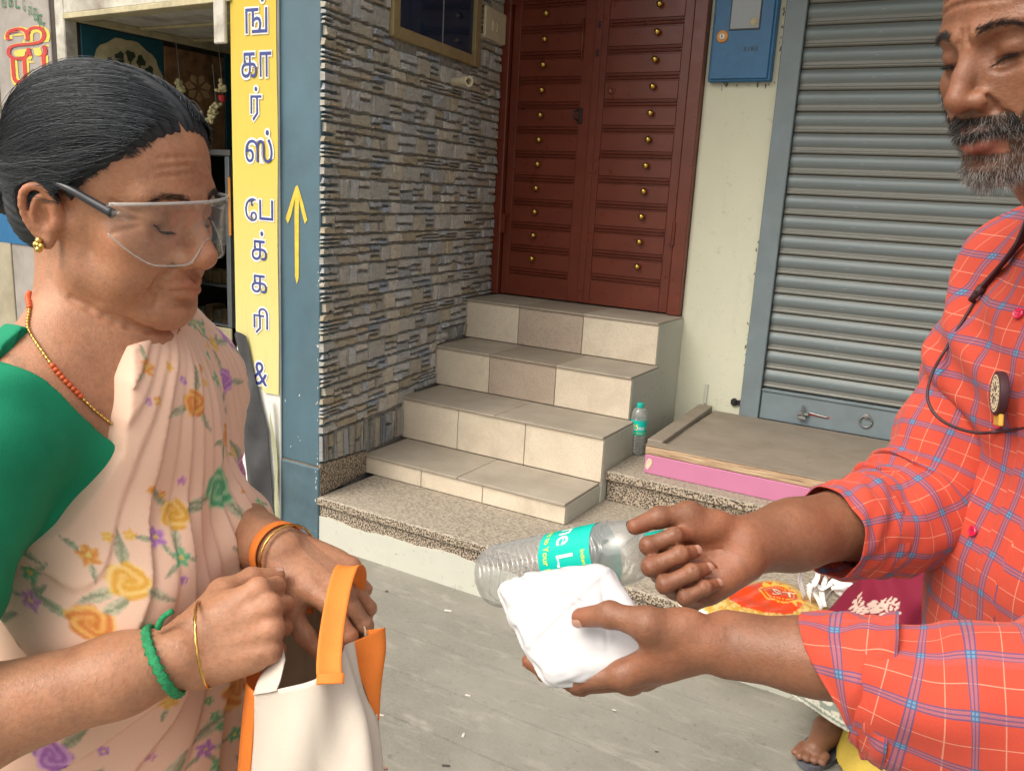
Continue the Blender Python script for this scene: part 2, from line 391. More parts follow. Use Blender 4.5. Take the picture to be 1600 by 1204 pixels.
    simple('shaded_board', (.34, .31, .285), .6, var=.1, dirt=(.16, .13, .11), dirt_amt=.6, vs=10); simple('shaded_cream', (.36, .32, .23), .6, dirt=(.2, .17, .1), dirt_amt=.5); simple('shop_dark', (.045, .035, .026), .7, var=.3); simple('teal_board', (.008, .075, .105), .5, var=.15)  # left signboard and its cream side: shade is put into these darker base colours
    simple('oval_cream', (.50, .44, .27), .5, dirt=(.2, .17, .1), dirt_amt=.6, vs=30)
    simple('dark_leaf', (.03, .045, .025), .6); simple('brown_poster', (.24, .13, .06), .5, var=.6, vs=14)
    simple('shelf_metal', (.28, .31, .33), .35, .6); simple('bread_tan', (.56, .36, .18), .6, var=.25, vs=25); simple('bread_cream', (.62, .53, .38), .5, var=.2, vs=30)
    simple('garland_cream', (.62, .56, .32), .8, var=.25, vs=80); simple('garland_red', (.45, .03, .03), .7)
    simple('marble_counter', (.42, .38, .36), .3, var=.25, vs=7); simple('orange_pack', (.75, .28, .04), .5)
    simple('concrete', (.30, .28, .25), .9, var=.15, vs=4, bump=.3, bs=40)
    simple('hall_wall', (.42, .40, .35), .9)
mats_setting()

# ---- ground: stamped strips with recessed grooves running along the kerb, one sheet to the horizon
g = MB(); ys = []
y = 2.425
gr = [2.425, 2.251, 2.0525, 1.8665, 1.68]
while gr[-1] > -1.5: gr.append(gr[-1]-.19)
prof = [(2500., 0.), (2.6, 0.)]
for yy in gr[1:]: prof += [(yy+.0065, 0), (yy+.003, -.010), (yy-.003, -.010), (yy-.0065, 0)]
prof += [(-2500., 0.)]
xs = np.concatenate([[-2500], np.linspace(-4, 3, 141), [2500]])
pv = np.array([[(x, yy+(.002*math.sin(x*3.1+yy*9)+.0015*math.sin(x*11+yy*5) if -4 < x < 3 else 0), z) for (yy, z) in prof] for x in xs]).reshape(-1, 3)
ground = mk('pavement', pv, grid_faces(len(xs), len(prof))[:, ::-1], 'pavement'); tag(ground, kind='structure')
# tiny litter on the pavement
def chip(x, y, s, rot, name, mat, label):
    s = s*.72
    c, sn = math.cos(rot), math.sin(rot)
    V = np.array([(-1, -.35, .02), (-.2, -.45, .1), (1, -.2, .05), (.9, .35, .16), (-.3, .4, .06), (-1, .3, .12), (0, 0, .2)])*s
    W = np.stack([x+V[:, 0]*c-V[:, 1]*sn, y+V[:, 0]*sn+V[:, 1]*c, .001+V[:, 2]], 1)
    W = np.vstack([W, W-[0, 0, .0012]]); F = [(i, (i+1) % 6, 6) for i in range(6)]+[(7+(i+1) % 6, 7+i, 13) for i in range(6)]+[(i, i+7, 7+(i+1) % 6, (i+1) % 6) for i in range(6)]
    o = mk(name, W, F, mat); tag(o, label, 'litter', 'litter scattered on the pavement'); return o
simple('litter_paper', (.62, .55, .5), .8, var=.1); simple('litter_dark', (.06, .05, .04), .8); simple('litter_leaf', (.30, .13, .09), .8)
chip(*on(700, 954, 2, 0)[:2], .018, .3, 'paper_scrap', 'litter_paper', 'largest pale paper scrap lying on grey pavement below the held water bottle')
chip(*on(604, 923, 2, 0)[:2], .008, .8, 'dark_scrap', 'litter_dark', 'small dark speck of litter on pavement right of orange bag handle')
chip(*on(731, 1086, 2, 0)[:2], .011, .2, 'paper_scrap', 'litter_paper', 'pale paper scrap on pavement groove below the white food packet')
chip(*on(724, 1148, 2, 0)[:2], .012, 1.8, 'paper_scrap', 'litter_paper', 'crumpled pale scrap on pavement nearest the bottom of the photo')
chip(*on(697, 1196, 2, 0)[:2], .014, .4, 'dark_scrap', 'litter_dark', 'dark scrap at the very bottom of the pavement beside the bag')
chip(*on(596, 1117, 2, 0)[:2], .009, .4, 'paper_scrap', 'litter_paper', 'pale fleck on pavement just right of the cloth bag')
chip(*on(960, 1109, 2, 0)[:2], .008, .1, 'paper_scrap', 'litter_paper', 'white fleck in a pavement groove below the man\'s near hand')
chip(*on(1026, 1174, 2, 0)[:2], .007, .5, 'dark_scrap', 'litter_dark', 'dark speck on pavement left of the sandalled foot')
chip(*on(600, 1199, 2, 0)[:2], .012, .1, 'leaf_scrap', 'litter_leaf', 'reddish leaf scrap on pavement at the foot of the bag')

# ---- kerb plinth with granite ledge
ZL = .203; YK = 2.421
k = thing('entrance_ledge', 'low granite topped ledge with whitewashed front below the tiled steps', 'ledge', (-1.2, YK, 0))
def rough_strip(x0, x1, y, z0, z1f, n, name, mat, parent, th=.02):
    xs = np.linspace(x0, x1, n); top = np.array([z1f(x) for x in xs])
    V = []
    for x, t_ in zip(xs, top): V += [(x, y, z0), (x, y, t_*.5+z0*.5), (x, y, t_), (x, y+th, t_+.001)]
    return mk(name, V, grid_faces(n, 4), mat, parent)
mk('core', *bx(-2.237, 2.6, YK, 4.0, -.05, .165, .004), 'granite', k)
rough_strip(-2.236, 2.6, YK-.004, -.01, lambda x: .122+.006*math.sin(x*7)+.004*math.sin(x*23+1)+.0015*math.sin(x*83), 400, 'whitewash_front', 'limewash', k)
slab_x = [-2.236, -1.05, .1, 1.3, 2.6]
for a, b in zip(slab_x[:-1], slab_x[1:]): mk('granite_slab', *bx(a+.001, b-.001, YK-.012, 3.2, .168, ZL, .006), 'dusty_granite', k)
mk('granite_nosing', *bx(-2.236, 2.6, YK-.0135, YK-.010, .172, .199, .001), 'granite', k)

# ---- steps
st = thing('entrance_steps', 'four cream tiled steps with brown centre tiles leading to maroon door', 'steps', (-1.8, 2.75, ZL))
YS = [2.755, 3.056, 3.372, 3.69, 4.06]; ZS = [ZL, .29, .485, .677, .876]
def xl(y): return -2.235-(y-2.42)*.1344+.006
XR = [-1.308, -1.302, -1.330, -1.347]
for i in range(4):
    y0, z0, z1 = YS[i], ZS[i], ZS[i+1]; x0, x1 = xl(y0)-.01, XR[i]; yb = 4.06
    mk('core', *bx(x0-.1, x1-.014, y0+.012, YS[i+1]+.02 if i < 3 else yb, ZL+.0005, z1-.011, .002), 'grout', st)
    mk('side_plaster', *bx(x1-.0135, x1, y0+.010, YS[i+1]+.008 if i < 3 else yb, ZL-.002, z1-.0108, .003), 'limewash', st)
    cuts = {0: [0, .31, .62, 1.], 1: [0, .31, .645, 1.], 2: [0, .305, .645, 1.], 3: [0, .305, .64, 1.]}[i]
    for j in range(3):
        a, b = x0+(x1-x0)*cuts[j], x0+(x1-x0)*cuts[j+1]
        brown = i >= 2 and j == 1
        mk('riser_tile', *bx(a+.0015, b-.0015, y0, y0+.011, z0+.003, z1-.0115, .0015), 'brown_tile' if brown else 'cream_tile', st)
    yn = YS[i+1]+.002 if i < 3 else 4.02
    tc = cuts if i >= 2 else [0, .5, 1.]
    for j in range(len(tc)-1):
        a, b = x0+(x1-x0)*tc[j], x0+(x1-x0)*tc[j+1]
        mk('tread_tile', *bx(a+.0012, b-.0012, y0-.008, yn, z1-.0105, z1, .0018), 'brown_tread' if (i >= 2 and j == 1) else 'tread_tile', st)

# ---- ledge-stone wall (slightly skewed), each stone its own piece
A0 = np.array([-2.235, 2.42]); TD = np.array([-.215, 1.6]); TD /= np.linalg.norm(TD); ND = np.array([TD[1], -TD[0]])
def SW(V):                     # (u depth, w out, v up) -> world
    V = np.asarray(V, float); q = A0+V[:, :1]*TD+V[:, 1:2]*ND; return np.stack([q[:, 0], q[:, 1], V[:, 2]], 1)
sw = thing('stone_clad_wall', 'grey and tan ledge stone clad side wall between blue pillar and maroon door', 'wall', (A0[0], A0[1], ZL))
mk('wall_body', *bx(.035, 1.75, -.16, -.006, ZL-.2, 2.85, .002, SW), 'stone_joint', sw)
PAL = [(.40, .37, .31), (.45, .42, .36), (.39, .385, .365), (.33, .345, .365), (.27, .30, .35), (.45, .43, .40), (.38, .33, .25), (.34, .32, .285), (.31, .295, .27), (.38, .39, .395)]
def tile_design(seed):
    r = np.random.default_rng(seed); out = []; W, Hh = .62, .33
    z = 0
    bands = [.070, .046, .078, .052, .084]
    for h in bands:
        u = 0
        while u < W-1e-6:
            w = min(r.uniform(.06, .15), W-u)
            if W-u-w < .05: w = W-u
            kind = r.random()
            if kind < .40: segs = [(0, 1)]
            elif kind < .80: m = r.uniform(.35, .65); segs = [(0, m), (m, 1)]
            else: segs = [(0, .33), (.33, .62), (.62, 1)]
            for a, b in segs:
                uu = u
                if len(segs) > 1 and r.random() < .5 and w > .1:
                    c = w*r.uniform(.35, .65); out.append((uu, uu+c, z+h*a, z+h*b, r.integers(len(PAL)), r.random(6)))
                    out.append((uu+c, uu+w, z+h*a, z+h*b, r.integers(len(PAL)), r.random(6)))
                else: out.append((uu, uu+w, z+h*a, z+h*b, r.integers(len(PAL)) if (b-a) < .9 else r.choice([0, 1, 2, 5, 6, 9]), r.random(6)))
            u += w
        z += h
    return out
DES = [tile_design(s) for s in (3, 8)]
stones = []
def stone_geo(u0, u1, v0, v1, rr, seed, vert=False):
    r = np.random.default_rng(seed); g = .0008
    u0, u1, v0, v1 = u0+g, u1-g, v0+g, v1-g
    n = 4; hh = min(.008, (v1-v0)*.26)
    slant = (rr[0]-.5)*.030
    bot = [(u0+(u1-u0)*t+0, v0+r.uniform(0, hh)) for t in np.linspace(0, 1, n+1)]
    top = [(u0+(u1-u0)*t, v1-r.uniform(0, hh)) for t in np.linspace(1, 0, n+1)]
    top[-1] = (top[-1][0]+max(slant, 0), top[-1][1]); top[0] = (top[0][0]-max(-slant, 0), top[0][1])
    ol = np.array(bot+top); c = ol.mean(0); m = len(ol)
    proud = .0075+.007*rr[1]
    ins = np.clip(np.array([(u1-u0)*.5, (v1-v0)*.5]), .001, .006)
    inn = c+(ol-c)*(1-np.array([min(.004/max(u1-u0, .01)*2, .5), min(.0035/max(v1-v0, .004)*2, .5)]))
    rn = proud*(.75+.5*r.random(m)); tilt = (rr[2]-.5)*.5
    rn *= 1+tilt*(inn[:, 1]-c[1])/max(v1-v0, .01)*2
    V = [(a, -.0065, b) for a, b in ol]+[(a, w, b) for (a, b), w in zip(inn, rn)]+[(c[0], proud*(1.05+.2*rr[3]), c[1])]
    F = [(i, (i+1) % m, m+(i+1) % m, m+i) for i in range(m)]+[(m+i, m+(i+1) % m, 2*m) for i in range(m)]
    return SW(V), F
STEPTOP = [(0, ZL), (.338, .296), (.645, .487), (.965, .680), (1.285, .878)]
def floor_at(u):
    f = ZL
    for a, b in STEPTOP:
        if u >= a-.02: f = b
    return f
vb0 = .452
win_r = (.455, 1.29, 2.012, 2.9); plate_r = (1.31, 1.58, 2.15, 2.30)
sid = 0
for cu in range(-1, 3):
    for cv in range(-1, 8):
        d = DES[(cu*1+cv*0+1) % 2]; ub, vb = .335+(cu-0)*.62, vb0+cv*.33+(0 if cu % 2 else .0)
        for (a, b, c, e, pi, rr) in d:
            u0, u1, v0, v1 = ub+a, ub+b, vb+c, vb+e; sid += 1
            u0 = max(u0, .001); u1 = min(u1, 1.60)
            if u1-u0 < .012 or v1 > 2.83: continue
            um = (u0+u1)/2; fl = floor_at(u0)
            if u0 < .33: fl = max(fl, .452)
            elif u0 < .64: fl = max(fl, .44)
            elif u0 > .96 and u0 < 1.27: fl = .752
            if v0 < fl-.002:
                if v1 > fl+.012: v0 = fl
                else: continue
            if u1 > win_r[0] and u0 < win_r[1] and v1 > win_r[2]: 
                if u0 < win_r[0]-.02: u1 = win_r[0]
                else: continue
            colr = np.array(PAL[pi])*(1.22+.45*rr[4])
            stones.append((u0, u1, v0, v1, rr, sid, colr))
# the row of upright stones along the foot of the wall
for (ua, ub_, va, vz, n) in ((.002, .64, None, None, 26), (.965, 1.28, .70, .752, 14)):
    r = np.random.default_rng(77); u = ua
    while u < ub_-.008:
        w = min(r.choice([.014, .018, .025, .04, .05]), ub_-u)
        if va is None:
            z0 = .338-u*.09 if u < .33 else .3; z1 = .452 if u < .33 else .44
        else: z0, z1 = va-.016, vz
        if r.random() < .3 and z1-z0 > .08:
            m = z0+(z1-z0)*r.uniform(.35, .65); spans = [(z0, m), (m, z1)]
        else: spans = [(z0, z1)]
        for a, b in spans: stones.append((u, u+w, a, b, r.random(6), int(r.integers(1e6)), np.array(PAL[r.integers(len(PAL))])*1.05))
        u += w
# the 300 that show largest (visible height limit, nearest first) stay single pieces
def vis(s):
    q = SW([((s[0]+s[1])/2, 0, (s[2]+s[3])/2)])[0]-CAM; d = q@AX_F; y_ = 602-FPX*(q@AX_U)/d; x_ = 800+FPX*(q@AX_R)/d
    return (s[1]-s[0])*(s[3]-s[2])/d**2 if (-10 < y_ < 1200 and x_ < 785) else 0
stones.sort(key=vis, reverse=True)
rest = MB()
for i, s in enumerate(stones):
    V, F = stone_geo(*s[:6])
    if i < 300: mk('stone', V, F, 'stone_print', sw, attrs={'Col': np.tile(s[6], (len(V), 1))})
    else: rest.add(V, F, s[6])
tag(rest.out('small_stones', 'stone_print', sw), kind='stuff')
mk('granite_skirting', *bx(.0, .345, -.004, .006, ZL, .335, .002, lambda V: SW(np.stack([V[:, 0], V[:, 1], np.where(V[:, 2] > .3, V[:, 2]-V[:, 0]*.09, V[:, 2])], 1))), 'granite', sw)
# window set in the stone wall
wd = thing('window', 'dark two pane window with brown frame set in the stone clad wall', 'window', tuple(SW([(.87, 0, 2.0)])[0]))
def swb(*a, b=.003): return bx(*a, b, SW)
mk('frame', *MB().box(.46, .515, -.02, .022, 2.0, 2.85, .003, SW).box(1.225, 1.285, -.02, .022, 2.0, 2.85, .003, SW).box(.515, 1.225, -.02, .021, 2.0, 2.052, .003, SW).box(.515, 1.225, -.02, .021, 2.8, 2.85, .003, SW).out('x', 'brown_frame').data.vertices and ([], []), 'brown_frame') if False else None
m = MB().box(.46, .515, -.02, .022, 2.005, 2.85, .003, SW).box(1.225, 1.285, -.02, .022, 2.005, 2.85, .003, SW).box(.515, 1.225, -.02, .021, 2.005, 2.052, .003, SW).box(.515, 1.225, -.02, .021, 2.8, 2.85, .003, SW)
m.out('frame', 'brown_frame', wd)
mk('pane', *swb(.515, .915, -.012, .004, 2.052, 2.8, b=.001), 'dark_pane', wd)
mk('pane', *swb(.921, 1.225, -.012, .004, 2.052, 2.8, b=.001), 'dark_pane', wd)
mk('mullion', *swb(.9155, .9205, -.012, .007, 2.053, 2.799, b=.001), 'shelf_metal', wd)
sp = thing('switch_plate', 'cream electrical switch plate on stone wall beside the maroon door', 'switch plate', tuple(SW([(1.44, 0, 2.22)])[0]))
mk('plate', *swb(1.325, 1.575, .008, .024, 2.155, 2.30, b=.004), 'cream_plastic', sp)
for u in (1.40, 1.45): mk('rocker', *swb(u, u+.042, .0235, .030, 2.195, 2.245, b=.004), 'cream_plastic', sp)
pp = thing('pipe_stub', 'short cream plastic pipe stub jutting from the stone clad wall', 'pipe', tuple(SW([(1.0, 0, 1.89)])[0]))
c0 = SW([(1.03, .0, 1.905)])[0]; dv = on(742, 127, 0, -2.20)-c0; dv = dv/np.linalg.norm(dv)
mk('pipe', *lathe([(.019, 0), (.019, .105), (.0225, .106), (.0225, .14), (.016, .14), (.016, .05)], 20, dv, c0, False), 'cream_plastic', pp, autosmooth=40)

# ---- blue pillar
pl = thing('blue_pillar', 'blue painted pillar with a yellow arrow beside the stone clad wall', 'pillar', (-2.45, 2.42, 0))
def wob(V):
    V = V.copy(); return V
n_z = 60; zs_ = np.linspace(.0, 2.9, n_z)
def psk(V):
    V = V.copy(); r = V[:, 0] > -2.3; V[r, 0] -= (V[r, 1]-2.42)*.1344+np.where(V[r, 1] > 2.45, .012, 0); return V
mk('shaft', *bx(-2.66, -2.236, 2.421, 2.62, .322, 2.9, .004, psk), 'blue_pillar_paint', pl)
mk('foot', *bx(-2.66, -2.230, 2.412, 2.62, .0, .3195, .006, psk), 'blue_base_paint', pl)
mk('joint', *bx(-2.66, -2.233, 2.416, 2.62, .3197, .3218, .0005, psk), 'grout', pl)
a_t, a_b = 1.405, 1.035
AV = [(-2.362, a_b+.02), (-2.352, a_b), (-2.343, a_b+.02), (-2.3415, a_t-.05), (-2.347, a_t-.06)]
def arrow():
    xc = -2.351; V = []; F = []
    def poly(pts):
        n = len(V); V.extend([(x, 2.419, z) for x, z in pts]); F.append(tuple(range(n, n+len(pts))))
    poly([(xc-.010, a_b+.03), (xc-.001, a_b), (xc+.009, a_b+.025), (xc+.010, a_t-.10), (xc+.011, a_t-.05), (xc-.010, a_t-.05), (xc-.012, a_t-.12)])
    poly([(xc-.058, a_t-.125), (xc-.046, a_t-.145), (xc-.030, a_t-.115), (xc-.010, a_t-.0495), (xc+.011, a_t-.0495), (xc+.004, a_t), (xc-.006, a_t-.005)])
    poly([(xc+.0112, a_t-.05), (xc+.0045, a_t-.001), (xc+.030, a_t-.06), (xc+.053, a_t-.125), (xc+.040, a_t-.14), (xc+.025, a_t-.10)])
    return V, F
mk('painted_arrow', *arrow(), 'arrow_yellow', pl)
for i in range(26):                                   # chipped paint along the corner
    r = np.random.default_rng(900+i); z = r.uniform(.05, 1.1) if i < 18 else r.uniform(.3, .6); s = r.uniform(.004, .012)
    x = -2.2405-abs(r.normal(0, .006)) if i < 20 else r.uniform(-2.42, -2.25)
    yy = 2.4195 if z > .323 else 2.4105
    a = r.uniform(0, 6.28, 6); a.sort()
    V = [(x+s*.35*math.cos(t)*r.uniform(.5, 1), yy, z+s*math.sin(t)*r.uniform(.4, 1)) for t in a]
    mk('paint_chip', V, [tuple(range(6))], 'banner_white', pl)

# ---- yellow banner sign with Tamil lettering
bs = thing('bakery_sign', 'tall yellow sign with blue Tamil letters torn at the bottom on blue pillar', 'sign', (-2.56, 2.41, .1))
YB = 2.404
mk('white_board', *bx(-2.676, -2.434, YB+.006, YB+.016, .02, 2.88, .002), 'banner_white', bs)
zr = np.linspace(2.86, .585, 40)
# banner sheet: right edge full to .585, lower left torn on a diagonal
rows = []
for z in zr:
    xL = -2.672 if z > .80 else -2.672+(.80-z)/.215*.16
    xR = -2.4335+.002*math.sin(z*9)
    rows.append([(xL+(xR-xL)*t, YB-.001-.0008*math.sin(z*5+t*3)-.004*max(0, (.75-z)*4)*(1-t), z) for t in np.linspace(0, 1, 7)])
mk('banner', np.array(rows).reshape(-1, 3), grid_faces(40, 7)[:, ::-1], 'banner_yellow', bs)
def glyphbox(s, px0, px1, py0, py1, nm='letter'):
    a = on(px0, py0, 1, YB); b = on(px1, py1, 1, YB); x0, x1, z1, z0 = a[0], b[0], a[2], b[2]
    letter(s, x0, x1, z0, z1, YB-.0028, 'letter_border', 'banner_white', bs, ex=.0075)
    letter(s, x0, x1, z0, z1, YB-.0038, nm, 'print_navy', bs)
# the vowel sign of பே stands before its consonant, so it is set as two glyphs
glyphbox('\u0b99\u0bcd', 384, 419, -4, 51)
glyphbox('\u0b95\u0bbe', 378, 425, 83, 121)
glyphbox('\u0bb0\u0bcd', 392, 410, 136, 189)
glyphbox('\u0bb8\u0bcd', 384, 427, 203, 255)
glyphbox('\u0bc7', 384, 403, 309, 346)
glyphbox('\u0baa', 406, 428, 312, 345)
glyphbox('\u0b95\u0bcd', 394, 418, 360, 408)
glyphbox('\u0b95', 394, 418, 428, 459)
glyphbox('\u0bb0\u0bbf', 397, 420, 479, 523)
glyphbox('&', 397, 419, 563, 604)
# torn flap curling away at the foot, its dark back showing
fl = []
nz, nt = 46, 9
for i in range(nz):
    f = i/(nz-1); z = .80-.76*f
    xl_ = -2.668+.055*min(1, f*2.2)+.012*math.sin(f*9); xr_ = -2.60+.10*min(1, f*2.1)+.028*f if f < .5 else -2.49+.035*(f-.5)*2
    for j in range(nt):
        t = j/(nt-1); fl.append((xl_+(xr_-xl_)*t, YB-.012-.022*math.sin(math.pi*t)*(.4+.6*math.sin(f*math.pi))-.010*math.sin(f*17+t*3)*math.sin(math.pi*t), z+.02*math.sin(t*3+f*6)))
mk('torn_flap', fl, grid_faces(nz, nt)[:, ::-1], 'flap_grey', bs, smooth=True)
rows = [[(x, YB-.006-.014*t*(1-f)-.006*math.sin(f*9+t), z) for t, x in zip(np.linspace(0, 1, 4), np.linspace(-2.478+.03*f, -2.462+.032*f+.01*math.sin(f*3), 4))] for f, z in zip(np.linspace(0, 1, 24), np.linspace(.56, .04, 24))]
mk('torn_edge', np.array(rows).reshape(-1, 3), grid_faces(24, 4)[:, ::-1], 'flap_olive', bs)
mk('red_print', [(-2.664, YB+.004, .79), (-2.655, YB+.004, .74), (-2.638, YB+.004, .68), (-2.64, YB+.004, .63), (-2.662, YB+.004, .66)], [(0, 1, 2, 3, 4)], 'print_red', bs)
letter('\u0b95', -2.662, -2.640, .45, .53, YB+.004, 'red_print', 'print_red', bs)
letter('i', -2.655, -2.648, .40, .44, YB+.004, 'red_print', 'print_red', bs)

# ---- maroon double door
dr = thing('maroon_door', 'maroon double door with rows of ribbed panels and small brass knobs', 'door', (-1.9, 4.02, .876))
YD = 4.02
fr = MB().box(-2.462, -2.398, 3.985, 4.10, .878, 2.75, .004).box(-1.425, -1.360, 3.985, 4.10, .878, 2.75, .004).box(-2.397, -1.426, 3.987, 4.10, 2.66, 2.75, .004)
fr.out('frame', 'door_paint', dr)
def leaf(x0, x1, knob_x, z_first, rib_in):
    lf = mk('door_leaf', *bx(x0, x1, YD-.002, YD+.05, .882, 2.655, .003), 'door_paint', dr)
    stile = MB().box(x0+.001, x0+rib_in[0], YD-.010, YD-.001, .884, 2.65, .002).box(x1-rib_in[1], x1-.001, YD-.010, YD-.001, .884, 2.65, .002)
    stile.out('stile', 'door_paint', lf)
    z = z_first-.06; p = .1215
    mk('bottom_panel', *bx(x0+rib_in[0]+.001, x1-rib_in[1]-.001, YD-.0085, YD-.001, .884, z-.034, .002), 'door_paint', lf)
    kv, kf = lathe([(.008, 0), (.007, .010), (.013, .013), (.0155, .021), (.013, .029), (.005, .033)], 14, (0, -1, 0), (0, 0, 0))
    km = None; rm = None; pm = None
    while z < 2.62:
        for dz, hh in ((-.022, .008), (-.007, .0085)):            # pair of pressed ribs below each panel
            mk('rib', *bx(x0+rib_in[0]+.004, x1-rib_in[1]-.004, YD-.0135, YD-.003, z+dz-hh/2-.0, z+dz+hh/2, .0035), 'door_paint', lf)
        zt = min(z+p-.034, 2.648)
        if zt-z > .03:
            mk('panel', *bx(x0+rib_in[0]+.001, x1-rib_in[1]-.001, YD-.0085, YD-.001, z+.004, zt, .0022), 'door_paint', lf)
            if km is None:
                km = mk('knob', kv+np.array([knob_x, YD-.0085, z+.06]), kf, 'brass', lf, smooth=True); z_km = z
            else:
                c = km.copy(); COL.objects.link(c); c.parent = lf; c.location = (0, 0, z-z_km); ORG[c.name] = ORG[km.name]
        z += p
    return lf
l1 = leaf(-2.392, -1.912, -2.198, 1.0865, (.045, .075))
l2 = leaf(-1.908, -1.432, -1.600, 1.097, (.05, .045))
mk('meeting_strip', *bx(-1.925, -1.890, YD-.018, YD-.0105, .886, 2.645, .003), 'door_paint', l1)
def tb(name, pts, r, mat, parent, seg=8): return mk(name, *tube(pts, r, seg), mat, parent, smooth=True)
mk('bolt_plate', *bx(-1.985, -1.965, YD-.022, YD-.011, 1.775, 1.85, .003), 'dark_steel', l1)
tb('bolt_handle', [(-1.985, YD-.02, 1.79), (-2.0, YD-.04, 1.80), (-2.0, YD-.04, 1.83), (-1.985, YD-.02, 1.84)], .004, 'dark_steel', l1)
tb('upper_bolt', [(-1.99, YD-.02, 2.08), (-1.99, YD-.02, 2.27)], .005, 'door_paint', l1)
mk('escutcheon', *lathe([(.0, .0), (.014, 0), (.018, .003), (.018, .006), (.012, .008), (.010, .005), (0, .005)], 20, (0, -1, 0), (-1.815, YD-.0085, 1.932), False), 'door_paint', l2, smooth=True)
for (x, z) in ((-2.40, 1.26), (-1.425, 1.27), (-2.40, 2.4), (-1.425, 2.4)):
    h = MB(); V, F = lathe([(.009, -.055), (.009, .055)], 12, (0, 0, 1), (x, 3.982, z)); h.add(V, F); h.box(x-.03, x+.03, 3.984, 3.9855, z-.05, z+.05, .0005)
    h.out('hinge', 'door_paint', dr)
hb = MB(); 
for i in range(2): hb.box(-1.9085, -1.895, YD-.024, YD-.0185, 2.09+.13*i, 2.12+.13*i, .002)
hb.out('hasp', 'dark_steel', l2)

# ---- plastered wall right of the door, and the wall above
pw = thing('plaster_wall', 'cream plastered wall strip between maroon door and grey roller shutter', 'wall', (-1.19, 4.03, 0))
pwV = []; 
mk('plaster_face', *bx(-1.359, -1.021, 4.028, 4.20, ZL-.2, 2.75, .003), 'cream_plaster', pw)
mk('lintel', *bx(-2.62, 2.6, 4.031, 4.20, 2.752, 3.4, .003), 'cream_plaster', pw)
mk('wall_core', *bx(-2.62, 2.6, 4.205, 4.45, -.1, 3.4, .003), 'hall_wall', pw)
for i in range(40):        # flaking spots beside the meter box and shutter edge
    r = np.random.default_rng(300+i)
    if i < 16: x, z = -1.031+r.normal(0, .004), r.uniform(1.93, 2.4)
    elif i < 26: x, z = r.uniform(-1.33, -1.06), 1.948+r.normal(0, .006)
    else: x, z = -1.028+r.normal(0, .006), r.uniform(.5, 1.3)
    s = abs(r.normal(.004, .003))+.002; a = np.sort(r.uniform(0, 6.28, 6))
    mk('flaked_spot', [(x+s*.7*math.cos(t)*r.uniform(.6, 1.2), 4.0265, z+s*1.6*math.sin(t)*r.uniform(.6, 1.2)) for t in a], [tuple(range(6))], 'grout', pw)
bxm = thing('meter_box', 'blue electricity meter box with round lock and small window above plaster wall', 'meter box', (-1.19, 4.0, 1.96))
mk('box_body', *bx(-1.332, -1.048, 3.985, 4.03, 1.962, 2.44, .004), 'meter_blue', bxm)
mk('box_door', *bx(-1.322, -1.060, 3.974, 3.9845, 1.972, 2.43, .003), 'meter_blue', bxm)
ww = mk('window_recess', *bx(-1.252, -1.114, 3.9705, 3.9738, 2.176, 2.36, .0012), 'black_plastic', bxm)
mk('window_glass', *bx(-1.247, -1.119, 3.9685, 3.9703, 2.182, 2.355, .0006), 'dull_glass', ww)
mk('dial', *lathe([(0, 0), (.017, 0), (.017, .002), (.013, .003), (0, .003)], 20, (0, -1, 0), (-1.142, 3.9683, 2.208), False), 'oval_cream', ww)
lk = mk('lock_ring', *lathe([(.026, 0), (.026, .006), (.019, .009), (.015, .005)], 28, (0, -1, 0), (-1.278, 3.9738, 2.152), False), 'orange_pack', bxm, smooth=True)
lk2 = mk('lock_barrel', *lathe([(.0185, .0), (.0185, .0065), (.014, .0075), (0, .0075)], 24, (0, -1, 0), (-1.278, 3.973, 2.152), False), 'bread_tan', lk)
mk('keyhole', *lathe([(.012, .0), (.012, .0095), (0, .0095)], 20, (0, -1, 0), (-1.278, 3.973, 2.152), False), 'banner_white', lk2)
mk('key_slot', *bx(-1.280, -1.276, 3.9615, 3.9635, 2.144, 2.16, .0006), 'black_plastic', lk)
letter('3183', -1.178, -1.115, 2.088, 2.106, 3.9725, 'number', 'black_plastic', bxm)
st2 = tag(mk('black_latch', *MB().box(-1.062, -1.028, 4.005, 4.027, .478, .512, .008).box(-1.030, -1.008, 4.012, 4.027, .484, .506, .004).out('x', 'black_plastic').data.vertices and bx(-1.068, -1.024, 4.004, 4.0265, .476, .514, .012), 'black_plastic'), 'black plastic clip on plaster wall at foot of shutter guide', 'clip') if False else None
m = MB().box(-1.068, -1.035, 4.004, 4.0265, .476, .514, .012).box(-1.036, -1.018, 4.010, 4.0265, .484, .508, .003)
tag(m.out('wall_clip', 'black_plastic'), 'black plastic clip on plaster wall at foot of the shutter guide', 'clip')
V, F = bx(-1.205, -1.188, 4.019, 4.0265, .46, .56, .002)
tag(mk('wall_strip', V, F, 'limewash'), 'thin upright painted strip on plaster wall above the wooden platform', 'strip')

